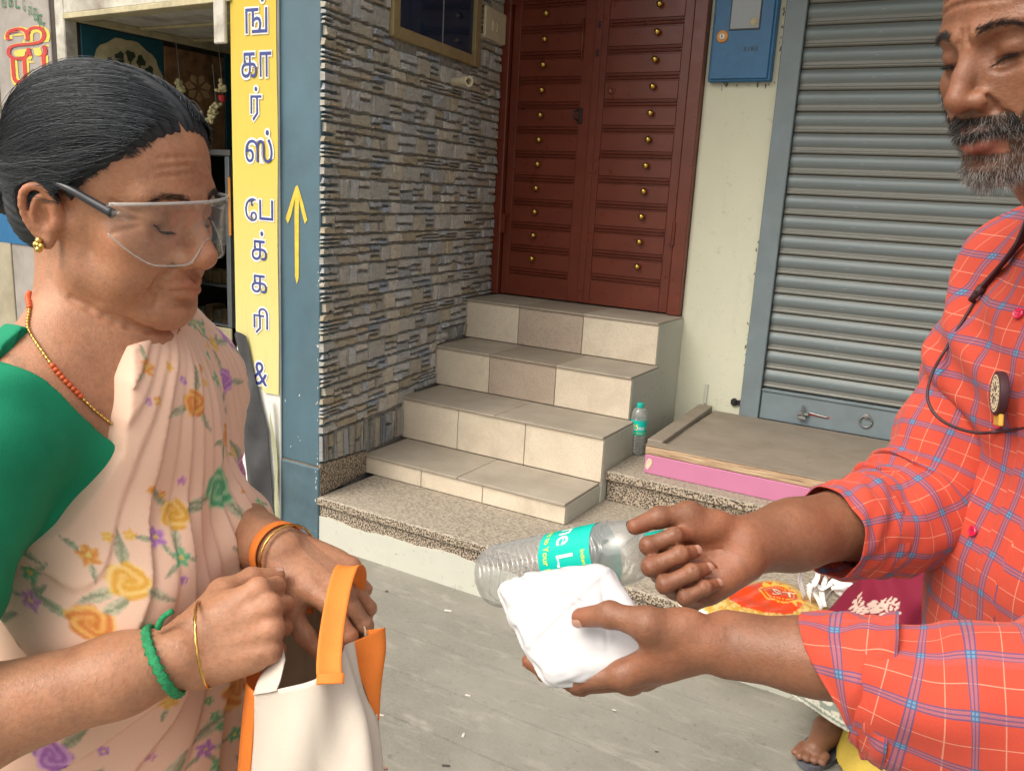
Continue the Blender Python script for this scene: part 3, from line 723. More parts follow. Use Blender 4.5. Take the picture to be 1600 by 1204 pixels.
# ---- roller shutter
sh = thing('roller_shutter', 'grey blue steel roller shutter with horizontal slats pulled down over shopfront', 'shutter', (.3, 4.02, .43))
mk('guide_rail', *MB().box(-1.020, -.932, 4.006, 4.026, .425, 2.75, .003).out('g', 'steel_blue_paint').data.name and bx(-1.020, -.930, 4.004, 4.0275, .425, 2.75, .003), 'steel_blue_paint', sh) if False else mk('guide_rail', *bx(-1.020, -.930, 4.004, 4.0275, .425, 2.75, .003), 'steel_blue_paint', sh)
mk('guide_rail', *bx(1.75, 1.84, 4.004, 4.0275, .425, 2.75, .003), 'steel_blue_paint', sh)
sp_ = .0893; prof = []
for a in np.linspace(0, 1, 11):                      # curved slat with a rolled lock at its foot
    prof.append((4.043-.012*math.sin(math.pi*a)**.8, .026+(sp_-.028)*a, 0))
prof = [(4.044, .000, 1), (4.036, .003, 1), (4.032, .009, .9), (4.036, .015, .9), (4.040, .018, 1), (4.036, .0215, .9)]+[(y, z, max(0, 1-abs(z-.026)/.014) if z < .05 else max(0, (z-.074)/.014)) for y, z, _ in prof]
xs = np.linspace(-.9285, 1.748, 12)
sv = np.array([[(x, y, z) for (y, z, _) in prof] for x in xs]).reshape(-1, 3); dust = np.array([[d for (_, _, d) in prof] for x in xs]).ravel()
zb = .587; first = None
for i in range(25):
    if first is None: first = mk('slat', sv+[0, 0, zb], grid_faces(12, len(prof)), 'shutter_slat', sh, smooth=True, attrs={'dust': dust}); first.data.polygons.foreach_set('use_smooth', np.ones(len(first.data.polygons), bool))
    else:
        c = first.copy(); COL.objects.link(c); c.parent = sh; c.location = (0, 0, i*sp_); ORG[c.name] = ORG[first.name]
    if i == 24: break
br = mk('bottom_rail', *bx(-.928, 1.747, 4.020, 4.046, .437, .583, .004), 'steel_blue_paint', sh)
mk('rail_lip', *bx(-.928, 1.747, 4.012, 4.0195, .572, .582, .002), 'steel_blue_paint', br)
lat = MB(); lat.box(-.752, -.70, 4.0, 4.0195, .488, .502, .003).box(-.745, -.708, 3.992, 4.004, .47, .485, .003)
V, F = tube([(-.728, 4.0, .478), (-.728, 4.0, .535)], .006, 8); lat.add(V, F)
V, F = tube([(-.70, 4.012, .505), (-.62, 4.012, .497)], .0035, 8); lat.add(V, F)
lat.out('latch', 'bare_steel', br)
mk('latch_slot', *bx(-.71, -.61, 4.0175, 4.0195, .492, .499, .0005), 'print_red', br)
th = np.linspace(0, 2*np.pi, 22)
mk('pull_ring', *tube(np.stack([-.455+.026*np.cos(th), np.full(22, 4.012), .508+.026*np.sin(th)], 1), .0035, 8), 'bare_steel', br, smooth=True)
mk('ring_boss', *lathe([(.0, .0), (.012, 0), (.012, .01), (0, .012)], 12, (0, -1, 0), (-.455, 4.0195, .533), False), 'bare_steel', br)
mk('backing', *bx(-.93, 1.75, 4.06, 4.08, .40, 2.75, .001), 'shop_dark', sh)

# ---- upper granite ledge and wooden platform before the shutter
up = thing('granite_threshold', 'speckled granite threshold step below the pink fronted wooden platform', 'step', (.3, 3.1, ZL))
mk('riser_slab', *bx(-1.296, 2.6, 3.112, 3.14, ZL+.001, .297, .002), 'granite', up)
mk('top_slab', *bx(-1.300, 2.6, 3.092, 4.0265, .2975, .335, .004), 'dusty_granite', up)
mk('top_edge', *bx(-1.300, 2.6, 3.0905, 3.0918, .301, .331, .0004), 'granite', up)
mk('fill', *bx(-1.298, 2.6, 3.145, 4.02, ZL, .296, .002), 'grout', up)
pf = thing('wooden_platform', 'low plywood platform with bright pink front board before the roller shutter', 'platform', (0, 3.2, .335))
def skew(V): return V
mk('front_board', *bx(-1.165, 2.3, 3.170, 3.186, .3365, .414, .0015), 'pink_laminate', pf)
mk('edge_strip', *bx(-1.168, 2.3, 3.172, 3.230, .4155, .452, .003), 'raw_ply_edge', pf)
mk('edge_cap', *bx(-1.169, 2.3, 3.170, 3.232, .4523, .457, .001), 'ply_top', pf)
mk('side_rail', *bx(-1.185, -1.118, 3.2325, 4.00, .40, .462, .003, lambda V: V-np.stack([(V[:, 1]-3.23)*.04, 0*V[:, 0], 0*V[:, 0]], 1)), 'ply_top', pf)
mk('top_board', *bx(-1.135, 2.3, 3.2325, 4.002, .418, .441, .002), 'ply_top', pf)
mk('side_board', *bx(-1.163, -1.147, 3.1865, 4.0, .3365, .415, .002), 'raw_ply_edge', pf)
mk('chipped_patch', [(x, 3.1685, z) for x, z in ((-1.158, .385), (-1.148, .402), (-1.136, .398), (-1.132, .384), (-1.14, .366), (-1.15, .352), (-1.160, .36))], [tuple(range(7))], 'bread_cream', pf)

# ---- canopy over the shop fronts
cn = thing('concrete_canopy', 'concrete canopy slab jutting out above the shop fronts over the pavement', 'canopy', (0, 3, 2.95))
mk('canopy_slab', *bx(-7, 5, 2.45, 4.5, 3.0, 3.15, .01), 'concrete', cn)

# ---- bakery shop to the left of the pillar
bk = thing('bakery_shop', 'dim bakery shop front with white post and cream ceiling beside the yellow sign', 'shop', (-3.2, 2.5, 0))
mk('white_post', *bx(-3.756, -3.690, 2.40, 2.46, .0, 2.9, .004), 'shop_white', bk)
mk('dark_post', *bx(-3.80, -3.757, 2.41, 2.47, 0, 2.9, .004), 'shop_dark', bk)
def slope(V): V = V.copy(); V[:, 2] += (V[:, 0]+3.69)*.014; return V
mk('front_beam', *bx(-3.689, -2.662, 2.40, 2.46, 2.068, 2.4, .003, slope), 'shop_white', bk)
mk('beam_lip', *bx(-3.689, -2.662, 2.392, 2.465, 2.045, 2.0665, .002, slope), 'oval_cream', bk)
mk('ceiling', *bx(-3.70, -2.5, 2.466, 4.4, 2.075, 2.1, .002), 'shop_white', bk)
for y in (2.75, 3.05): mk('ceiling_batten', *bx(-3.66, -2.5, y, y+.03, 2.062, 2.074, .002), 'oval_cream', bk)
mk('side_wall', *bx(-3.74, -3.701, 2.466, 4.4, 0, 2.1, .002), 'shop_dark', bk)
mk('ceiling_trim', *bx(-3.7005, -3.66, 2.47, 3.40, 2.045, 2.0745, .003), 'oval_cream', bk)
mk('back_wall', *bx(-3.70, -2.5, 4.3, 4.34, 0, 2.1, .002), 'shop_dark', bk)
mk('shop_floor', *bx(-3.7, -2.6, 2.5, 4.3, -.02, .2, .004), 'marble_counter', bk)
mk('switch_cover', *bx(-2.745, -2.684, 2.385, 2.402, 1.91, 2.15, .004), 'shop_white', bk)
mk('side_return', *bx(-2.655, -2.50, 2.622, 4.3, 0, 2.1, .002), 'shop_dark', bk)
# picture boards on the shop's left wall
xw = -3.70
ov = thing('oval_picture', 'teal board with a cream oval picture of dark flowers inside the bakery', 'picture', (xw, 2.75, 1.6))
mk('board', *bx(xw+.001, xw+.012, 2.475, 2.90, 1.2, 2.04, .002), 'teal_board', ov)
nn = 40; th = np.linspace(0, 2*np.pi, nn, endpoint=False); rw = 1+.03*np.sin(th*11)
oc = (2.70, 1.845)
ovv = [(xw+.0145, oc[0]+.19*math.cos(a)*r_, oc[1]+.17*math.sin(a)*r_) for a, r_ in zip(th, rw)]
mk('oval', ovv, [tuple(range(nn))], 'oval_cream', ov)
rg = np.random.default_rng(4)
fls = MB()
for (dy, dz) in ((-.09, .05), (-.04, .085), (.015, .10), (.07, .085), (.115, .045), (-.06, .0), (0, .03), (.06, .02), (-.12, -.03), (.11, -.03), (.03, -.04), (-.03, -.05)):
    n = 9; a = np.linspace(0, 2*np.pi, n, endpoint=False); r_ = .025*(1+.25*np.sin(a*3+dy*40))
    fls.add([(xw+.0165, oc[0]+dy+rr*math.cos(t), oc[1]+dz+rr*math.sin(t)) for t, rr in zip(a, r_)], [tuple(range(n))])
    fls.add([(xw+.0158, oc[0]+dy-.004, oc[1]+dz), (xw+.0158, oc[0]+dy+.004, oc[1]+dz), (xw+.0158, oc[0]+dy*.3+.003, oc[1]-.13), (xw+.0158, oc[0]+dy*.3-.003, oc[1]-.13)], [(0, 1, 2, 3)])
fls.out('flowers', 'dark_leaf', ov)
po = thing('brown_poster', 'brown faded poster with a pale flower on the bakery side wall', 'poster', (xw, 3.0, 1.7))
mk('sheet', *bx(xw+.001, xw+.012, 2.905, 3.27, 1.55, 2.02, .002), 'brown_poster', po)
pm = MB()
for k_ in range(7):
    a = k_*.9+.3; c, s = math.cos(a), math.sin(a)
    pm.add([(xw+.0145, 3.10+.015*c, 1.85+.015*s), (xw+.0145, 3.10+.06*c-.022*s, 1.85+.05*s+.022*c), (xw+.0145, 3.10+.085*c, 1.85+.07*s), (xw+.0145, 3.10+.06*c+.022*s, 1.85+.05*s-.022*c)], [(0, 1, 2, 3)])
pm.out('pale_flower', 'bread_tan', po)
tag(mk('teal_panel', *bx(xw+.001, xw+.012, 3.275, 4.2, 1.4, 2.04, .002), 'teal_board'), 'dark teal panel beyond the brown poster on bakery wall', 'panel')
# left wall board with Tamil headline
lb = thing('white_signboard', 'white sign board with green arched heading and red Tamil letters at far left', 'sign', (-4.05, 2.42, .5))
mk('board', *bx(-4.22, -3.802, 2.405, 2.42, .01, 2.9, .003), 'shaded_board', lb)
mk('side_board', *bx(-4.75, -4.222, 2.40, 2.418, .01, 2.9, .003), 'shaded_cream', lb)
mk('blue_band', *bx(-4.75, -3.803, 2.3985, 2.4045, 1.05, 1.33, .001), 'meter_blue', lb)
mk('blue_mark', *lathe([(.0, .0), (.055, 0), (.055, .002), (0, .002)], 24, (0, -1, 0), (-4.265, 2.3995, 1.58), False), 'print_navy', lb)
YL = 2.403
def lglyph(s, px0, px1, py0, py1, mat, border=None, nm='letter'):
    a = on(px0, py0, 1, YL); b = on(px1, py1, 1, YL)
    if border: letter(s, a[0]+.006, b[0]+.006, b[2]-.006, a[2]-.006, YL, 'letter_shadow', border, lb, ex=.012)
    letter(s, a[0], b[0], b[2], a[2], YL-.002, nm, mat, lb)
lglyph('\u0b90', 8, 75, 45, 92, 'print_red', 'print_gold')
lglyph('\u0baf', 17, 74, 90, 130, 'print_red', 'print_gold')
lglyph('\u0b99', 20, 72, 150, 185, 'print_red', 'print_gold')
seq = ['\u0bb5', '\u0bc6', '\u0b99\u0bcd', '\u0b95', '\u0b9f', '\u0bc7', '\u0bb8\u0bcd', '\u0bb5', '\u0bb0', '\u0bbe']
for i, s in enumerate(seq):
    f = i/(len(seq)-1); a = math.radians(115-f*95); cx = -4.115+.29*math.cos(a)*1.0; cz = 1.945+.20*math.sin(a)
    hh = .055; w = .032 if s not in ('\u0bc6', '\u0bc7', '\u0bbe') else .018
    letter(s, cx-w/2, cx+w/2, cz-hh/2, cz+hh/2, YL-.002, 'letter', 'print_green', lb)
# display case with packets on its shelves
yc = 3.0
dc = thing('display_case', 'glass bakery display case with metal shelves and cream base behind the woman', 'display case', (-3.45, yc, .2))
mk('base', *MB().box(-3.69, -3.36, yc+.0, yc+.5, .42, .60, .004).V[0:1] and bx(-3.69, -3.36, yc, yc+.5, .42, .60, .004), 'shop_dark', dc)
mk('base_rail', *bx(-3.69, -3.355, yc-.012, yc-.0005, .60, .672, .003), 'oval_cream', dc)
for z in (.44, .50): mk('base_trim', *bx(-3.69, -3.355, yc-.008, yc-.0005, z, z+.010, .002), 'oval_cream', dc)
mk('post', *bx(-3.395, -3.365, yc, yc+.03, .673, 1.52, .003), 'shelf_metal', dc)
mk('post', *bx(-3.69, -3.665, yc, yc+.03, .673, 1.52, .003), 'shelf_metal', dc)
for z in (.685, .885, 1.10, 1.30): mk('shelf', *bx(-3.664, -3.396, yc+.01, yc+.45, z-.012, z, .002), 'shelf_metal', dc)
mk('top_rail', *bx(-3.69, -3.355, yc-.004, yc+.49, 1.521, 1.55, .003), 'bare_steel', dc)
t = NT('case_glass'); t.col((.9, .95, .95)).p(rough=.03, trans=1.0, ior=1.02, spec=.4)
mk('pane', *bx(-3.664, -3.396, yc+.002, yc+.006, .69, 1.515, .0008), 'case_glass', dc)
rg = np.random.default_rng(8); lbls = []
for z, nm, mats in ((.686, 'lowest', ('bread_cream', 'bread_tan')), (.886, 'second', ('bread_tan', 'bread_tan')), (1.101, 'third', ('bread_cream', 'shelf_metal'))):
    for i in range(4):
        x = -3.655+i*.065; h = rg.uniform(.055, .085)
        o = mk('bread_packet', *bx(x, x+.056, yc+.02, yc+.12, z, z+h, .008), mats[i % 2])
        tag(o, ['first', 'second', 'third', 'fourth'][i]+' packet from the left on the '+nm+' shelf of the bakery display case', 'packet', 'bakery packets on the display shelves')
tag(mk('orange_packet_strip', *bx(-3.352, -3.335, yc-.02, yc-.015, 1.14, 1.42, .002), 'orange_pack'), 'orange strip of snack packets hanging at display case edge', 'packet strip')
tag(mk('counter', *bx(-3.69, -2.67, 2.52, 2.62, .2, .33, .006), 'marble_counter'), 'low marble counter step at the bakery entrance', 'counter')
# hanging garlands of cream flowers
def garland(name, a, b, n, label, red=False):
    t = thing(name, label, 'garland', tuple(a)); m = MB(); r = np.random.default_rng(n)
    for i in range(n):
        c = np.array(a)+(np.array(b)-np.array(a))*i/(n-1)
        for k_ in range(5):
            d = r.normal(0, .010, 3); V, F = lathe([(0, -.008), (.009, -.003), (.010, .003), (0, .009)], 6, r.normal(0, 1, 3), c+d, False); m.add(V, F)
    m.out('blossoms', 'garland_cream', t)
    mk('string', *tube([np.array(a), np.array(a)+np.array([-.02, 0, .18])], .002, 5), 'shelf_metal', t)
    if red: 
        V, F = lathe([(0, -.025), (.016, -.012), (.018, .008), (0, .014)], 10, (0, 0, 1), np.array(b)+[0, 0, -.03], False); mk('red_tassel', V, F, 'garland_red', t)
    return t
garland('flower_garland', on(281, 128, 1, 2.9), on(283, 142, 1, 2.9), 5, 'short cream flower garland with red tassel hanging in the bakery, left one', True)
garland('flower_garland', on(347, 132, 1, 2.9), on(347, 142, 1, 2.9), 4, 'short cream flower garland with red tassel hanging beside the yellow sign', True)
garland('flower_garland', on(338, 165, 1, 2.9), on(325, 190, 1, 2.9), 9, 'longer slanting cream flower garland hanging low in the bakery')
for (x0_, x1_, z0_, z1_) in ((250, 330, 120, 250),):
    a = on(x0_, z0_, 1, 3.3); b = on(x1_, z1_, 1, 3.3)
    cb = thing('dark_cabinet', 'dark wall cabinet with glass doors inside the bakery', 'cabinet', (a[0], 3.3, b[2]))
    mk('carcass', *bx(-3.69, -3.0, 3.55, 3.9, 1.45, 1.95, .004), 'shop_dark', cb)
    for i in range(3): mk('glass_door', *bx(-3.68+i*.225, -3.47+i*.225, 3.54, 3.549, 1.47, 1.93, .002), 'dark_pane', cb); mk('door_frame', *bx(-3.468+i*.225, -3.457+i*.225, 3.535, 3.549, 1.46, 1.94, .002), 'bare_steel', cb)
# ================================================================== BODIES (signed distance fields meshed with surface nets)
def unit(v): v = np.asarray(v, float); return v/(np.linalg.norm(v)+1e-12)
class Field:
    def __init__(s): s.p = []
    def cone(s, a, b, ra, rb, k=.012, sub=False, flat=None):
        """tapered capsule; flat=(axis, squash<1) thins it along an axis"""
        a, b = np.asarray(a, float), np.asarray(b, float); m = max(ra, rb)
        s.p.append(('c', (a, b, ra, rb, flat), k, sub, np.minimum(a, b)-m, np.maximum(a, b)+m)); return s
    def chain(s, pts, rs, k=.012, sub=False, flat=None):
        for i in range(len(pts)-1): s.cone(pts[i], pts[i+1], rs[i], rs[i+1], k, sub, flat)
        return s
    def elli(s, c, r, R=None, k=.012, sub=False):
        c = np.asarray(c, float); r = np.broadcast_to(np.asarray(r, float), (3,)).copy(); m = r.max()
        s.p.append(('e', (c, r, R), k, sub, c-m, c+m)); return s
    def xf(s, R, o, sc=1.):
        """copy of the field turned by R (columns = local axes), scaled and moved to o"""
        q = Field(); R = np.asarray(R, float); T = lambda v: o+R@(np.asarray(v)*sc)
        for t, a, k, sub, lo, hi in s.p:
            if t == 'c':
                fl = None if a[4] is None else (R@np.asarray(a[4][0], float), a[4][1])
                q.cone(T(a[0]), T(a[1]), a[2]*sc, a[3]*sc, k*sc, sub, fl)
            else: q.elli(T(a[0]), a[1]*sc, R if a[2] is None else R@a[2], k*sc, sub)
        return q
    def join(s, o): s.p += o.p; return s
def _prim(t, a, X):
    if t == 'c':
        A, B, ra, rb, flat = a; Q = X-A; D = B-A
        if flat is not None:
            n = unit(flat[0]); Q = Q+(Q@n)[:, None]*n*np.float32(1/flat[1]-1); Dn = D+(D@n)*n*(1/flat[1]-1)
        else: Dn = D
        Dn = Dn.astype(np.float32); L = float(Dn@Dn)+1e-12
        h = np.clip(Q@Dn/L, 0, 1); e = Q-h[:, None]*Dn
        d = np.sqrt(np.einsum('ij,ij->i', e, e))-(ra+(rb-ra)*h)
        return d if flat is None else d*np.float32(.5+.5*flat[1])
    c, r, R = a; q = X-c.astype(np.float32)
    if R is not None: q = q@R.astype(np.float32)
    q = q/r.astype(np.float32); k0 = np.sqrt(np.einsum('ij,ij->i', q, q)); q = q/r.astype(np.float32); k1 = np.sqrt(np.einsum('ij,ij->i', q, q))+1e-9
    return np.where(k0 < .15, -r.min(), k0*(k0-1)/k1)
def field_eval(prims, X, big=.08):
    d = np.full(len(X), big, np.float32)
    for t, a, k, sub, lo, hi in prims:
        e = _prim(t, a, X)
        if sub:
            h = np.clip(.5-.5*(d+e)/k, 0, 1); d = d+(-e-d)*h+k*h*(1-h)
        else:
            h = np.clip(.5+.5*(e-d)/k, 0, 1); d = e+(d-e)*h-k*h*(1-h)
    return d
def mesh_field(F, lo, hi, h, offset=0., post=None, B=20):
    """surface nets over a box; post(X, d) may change distances"""
    lo = np.asarray(lo, float); n = np.ceil((np.asarray(hi)-lo)/h).astype(int)+1
    n = ((n+B-1)//B)*B
    D = np.full(tuple(n), .05, np.float32); ar = np.arange(B, dtype=np.float32)*h
    G = np.stack(np.meshgrid(ar, ar, ar, indexing='ij'), -1).reshape(-1, 3).astype(np.float32)
    m = np.array([[max(.012, p[2]*1.05)+abs(offset)+.004] for p in F.p])
    PL = np.array([p[4] for p in F.p])-m; PH = np.array([p[5] for p in F.p])+m
    for i in range(0, n[0], B):
        for j in range(0, n[1], B):
            for k in range(0, n[2], B):
                b0 = lo+np.array([i, j, k])*h; b1 = b0+(B-1)*h
                c = np.nonzero(np.all((PL < b1) & (PH > b0), axis=1))[0]
                if not len(c): continue
                X = G+b0.astype(np.float32)
                # quick reject on the block's coarse samples
                pr = [F.p[q] for q in c]
                d = field_eval(pr, X)-np.float32(offset)
                if post is not None: d = post(X, d)
                D[i:i+B, j:j+B, k:k+B] = d.reshape(B, B, B)
    ins = D < 0; acc = {}
    P_, C_, quads = [], [], []
    nn = n.astype(np.int64); st = np.array([nn[1]*nn[2], nn[2], 1])
    for ax in range(3):
        sl0 = [slice(None)]*3; sl1 = [slice(None)]*3; sl0[ax] = slice(0, -1); sl1[ax] = slice(1, None)
        I = np.argwhere(ins[tuple(sl0)] != ins[tuple(sl1)])
        o1, o2 = [(1, 2), (2, 0), (0, 1)][ax]
        I = I[(I[:, o1] > 0) & (I[:, o2] > 0) & (I[:, o1] < n[o1]-1) & (I[:, o2] < n[o2]-1)]
        if not len(I): continue
        J = I.copy(); J[:, ax] += 1
        d0 = D[tuple(I.T)]; d1 = D[tuple(J.T)]; t = d0/(d0-d1)
        p = I.astype(float); p[:, ax] += t
        cells = []
        for a, b in ((0, 0), (1, 0), (1, 1), (0, 1)):
            c = I.copy(); c[:, o1] -= a; c[:, o2] -= b; cid = c@st; cells.append(cid); P_.append(p); C_.append(cid)
        q = np.stack(cells, 1); fl = d0 >= 0
        q[fl] = q[fl][:, ::-1]; quads.append(q)
    if not quads: return np.zeros((0, 3)), np.zeros((0, 4), int)
    C = np.concatenate(C_); Pp = np.concatenate(P_); u, inv = np.unique(C, return_inverse=True)
    cnt = np.bincount(inv); V = np.stack([np.bincount(inv, Pp[:, i])/cnt for i in range(3)], 1)
    Q = np.searchsorted(u, np.concatenate(quads))
    return lo+V*h, Q
def snap(F, X):
    lo, hi = X.min(0)-.02, X.max(0)+.02; pr = [p for p in F.p if np.all(p[4] < hi) and np.all(p[5] > lo)]
    X = X.astype(np.float32)
    for _ in range(3):
        g = np.stack([field_eval(pr, X+np.eye(3, dtype=np.float32)[i]*.0005)-field_eval(pr, X-np.eye(3, dtype=np.float32)[i]*.0005) for i in range(3)], 1)/.001
        X = X-field_eval(pr, X)[:, None]*g/np.maximum((g*g).sum(1, keepdims=True), .25)
    return X
def mesh_multi(F, boxes, offset=0., post=None):
    """boxes [(lo, hi, h)] finest first; coarser shells drop the faces already covered by finer ones"""
    Vs, Fs, n = [], [], 0
    for i, (lo, hi, h) in enumerate(boxes):
        V, Q = mesh_field(F, lo, hi, h, offset, post)
        if i and len(Q):
            c = V[Q].mean(1); keep = np.ones(len(Q), bool)
            for l2, h2, hh in boxes[:i]: keep &= ~np.all((c > np.asarray(l2)+.006) & (c < np.asarray(h2)-.006), axis=1)
            Q = Q[keep]
        if len(V):                        # where shells overlap, put their points exactly on the surface
            nb = np.zeros(len(V), bool)
            for l2, h2, hh in boxes[:i+1] if i else boxes[:1]:
                if i == 0 or (l2 is not lo): e = np.minimum((V-np.asarray(l2)).min(1), (np.asarray(h2)-V).min(1)); nb |= np.abs(e) < .011
            if nb.any() and len(boxes) > 1 and post is None: V[nb] = snap(F, V[nb])
        Vs.append(V); Fs.append(Q+n); n += len(V)
    V = np.vstack(Vs); Q = np.vstack(Fs); used = np.unique(Q); mp = -np.ones(len(V), int); mp[used] = np.arange(len(used))
    return V[used], mp[Q]

def head_field(female=False, smile=0.):
    """local axes: x = subject's left, y = forward, z = up; metres, origin between the ears"""
    F = Field(); g = female; mm = .001
    zf = lambda c: (c[0], c[1], -30+(c[2]+30)*.89 if (g and c[2] < -30) else c[2])
    def E(c, r, k=12, sub=False, R=None): c = zf(c); F.elli(np.array(c)*mm, np.array(r)*mm, R, k*mm, sub)
    def C_(a, b, ra, rb, k=10, sub=False, flat=None): a = zf(a); b = zf(b); F.cone(np.array(a)*mm, np.array(b)*mm, ra*mm, rb*mm, k*mm, sub, flat)
    E((0, -8, 47), (71, 88, 76), 5); E((0, 30, 50), (64, 62, 58), 25); E((0, 38, 8), (61, 52, 60), 20); E((0, 62, -18), (38, 32, 46), 16)
    E((0, 46, -38), (48, 44, 58), 22)
    for s in (-1, 1):
        C_((s*54, 6, -15), (s*48, 16, -55), 14, 14, 22); C_((s*47, 18, -58), (s*16, 72, -89), 15, 15, 22)
        E((s*44, 57, -14), (21, 24, 19), 14)                                # cheek bone
        E((s*38, 58, -44), (22, 23, 27) if g else (19, 20, 26), 18)         # cheek
        if g: E((s*38, 40, -62), (17, 24, 20), 18)                          # fuller lower cheek
        C_((s*10, 91 if not g else 88.5, 27), (s*44, 74, 30), 8.5, 8, 10 if not g else 14)                      # brow ridge
    E((0, 79, -90), (20, 18, 16), 16)                                       # chin
    E((0, 77, -58), (27, 19, 27), 12)                                       # muzzle
    for s in (-1, 1): E((s*32, 95, 12), (17, 14, 12), 9, True)              # sockets
    C_((0, 88, 20), (0, 101, -5), 7.5, 8.5, 9); C_((0, 101, -5), (0, 111, -22 if g else -24), 8.5, 11.5 if g else 10.5, 6)
    E((0, 107, -28), (13, 10, 9) if g else (11, 10, 8), 6)
    for s in (-1, 1):
        E((s*(15.5 if g else 14), 96, -28), (9.5, 13, 10) if g else (8.5, 12, 9), 6); E((s*6.5, 106, -38), (3.6, 7, 3.6), 2.5, True)
        C_((s*19, 96, -26), (s*21, 90, -36), 2.2, 2, 5, True)
        C_((s*25, 93, -36), (s*35, 81, -60), 1.2 if g else 1.8, 1.2 if g else 1.6, 6, True)             # nasolabial fold
        # eyelids over the eyeball, aperture cut below
        E((s*32, 75, 11.5), (14.6, 12.6, 12.6), 6)
        C_((s*20, 89.5, 18), (s*44, 85, 17), 1.0, 1.0, 3, True)             # upper lid crease
        C_((s*21, 88, 1), (s*43, 84, 2), 1.3, 1.3, 5, True)                 # under-eye crease
    # lips
    up = [(-25, 80, -61), (-14, 93, -57.5), (-5, 98.5, -55.5), (0, 98, -56.5), (5, 98.5, -55.5), (14, 93, -57.5), (25, 80, -61)]
    lo = [(-22, 82, -63.5), (-11, 94, -67), (0, 97.5, -68.5), (11, 94, -67), (22, 82, -63.5)]
    up = [(x, y, z+smile*(abs(x)/25)**1.6) for x, y, z in up]; lo = [(x, y, z+smile*(abs(x)/25)**1.6) for x, y, z in lo]
    for i in range(6): C_(up[i], up[i+1], [2, 4, 4.6, 4.4, 4.6, 4, 2][i], [4, 4.6, 4.4, 4.6, 4, 2, 2][i], 5)
    for i in range(4): C_(lo[i], lo[i+1], [2, 5, 6, 5, 2][i], [5, 6, 5, 2][i], 5)
    E((0, 97, -80), (20, 7, 4), 8, True)                                    # hollow under the lip
    sl = [(-27, 82, -62.5), (-14, 99, -61.5), (0, 104, -62), (14, 99, -61.5), (27, 82, -62.5)]
    sl = [(x, y, z+smile*(abs(x)/25)**1.6) for x, y, z in sl]
    for i in range(4): C_(sl[i], sl[i+1], .9, .9, 2, True)
    C_((0, 103, -42), (0, 100, -52), 2, 2, 5, True)
    # ears
    for s in (-1, 1):
        es, ez = (.84, -8) if g else (.95, -3)
        def e(x, y, z): return (s*x, y*es+1, z*es+ez)
        E(e(72, -11, 3), (6.5, 17*es, 28*es), 5); E(e(70, -6, 0), (7, 14*es, 22*es), 6)
        hx = cr([e(70, 3, 8), e(74, 4, 20), e(78, -4, 31), e(81, -16, 34), e(83.5, -26, 27), e(84, -28.5, 13), e(82, -25, -3), e(78.5, -17, -16), e(75, -9, -24)], 18)
        for i in range(17): C_(hx[i], hx[i+1], 3.2, 3.2, 2.6)
        E(e(74, -6, -25), (5, 8*es, 9*es), 5)                               # lobe
        ah = cr([e(76, -4, 25), e(79, -13, 22), e(80, -18, 10), e(79, -17, -3), e(76, -10, -14)], 10)
        for i in range(9): C_(ah[i], ah[i+1], 2.6, 2.6, 3)
        E(e(81, -6, 2), (6.5, 8*es, 13*es), 3.5, True)
        E(e(72, 5, -4), (5, 4, 6.5), 4)                                     # tragus
    return F
EYES = [(-.032, .0768, .012), (.032, .0768, .012)]

VH = lambda v: v/np.linalg.norm(v)
RH = VH(np.array([AX_R[0], AX_R[1], 0])); FH = np.array([-RH[1], RH[0], 0])      # level picture-right and away-from-camera directions
def body_frame(yaw, pitch=0., roll=0., left_far=True):
    """columns: subject's left, forward, up.  yaw turns a right-facing profile towards the camera"""
    a, p, r = map(math.radians, (yaw, pitch, roll)); u = np.array([0, 0, 1.])
    if left_far: f = math.cos(a)*RH-math.sin(a)*FH; L = math.sin(a)*RH+math.cos(a)*FH
    else: f = -math.cos(a)*RH-math.sin(a)*FH; L = math.sin(a)*RH-math.cos(a)*FH
    f2 = f*math.cos(p)-u*math.sin(p); u2 = u*math.cos(p)+f*math.sin(p)
    return np.stack([L*math.cos(r)+u2*math.sin(r), f2, u2*math.cos(r)-L*math.sin(r)], 1)
def torso_field(T, sh=.155, female=True, near=None):
    """T: local mm -> world"""
    F = Field(); mm = .001
    def E(c, r, k=30): F.elli(T[1]+T[0]@(np.array(c)*mm), np.array(r)*mm, T[0], k*mm)
    def C_(a, b, ra, rb, k=25): F.cone(T[1]+T[0]@(np.array(a)*mm), T[1]+T[0]@(np.array(b)*mm), ra*mm, rb*mm, k*mm)
    s_ = sh*1000
    E((0, -8, -150), (s_*.93, 100, 190), 10)
    E((0, -10, -40), (s_*.8, 70, 75), 40)
    for s in (-1, 1):
        q_ = (near*1000 if near and s < 0 else s_)
        C_((s*40, -16, 0), (s*q_*.97, -14, -42), 40, 50, 35); C_((s*22, -24, 62), (s*s_*.7, -22, -8), 33, 36, 40)
        C_((s*25, 32, -18), (s*s_*.8, 20, -18), 9, 10, 26)                             # collar bone
        if female: E((s*62, 74, -205), (66, 56, 70), 40)
        else: E((s*68, 62, -130), (78, 42, 75), 40)
    E((0, 18, -360), (s_*.98, 112, 150), 60); E((0, 0, -520), (s_*1.12, 125, 140), 60)
    if female: E((0, 40, -420), (105, 92, 100), 60)
    return F
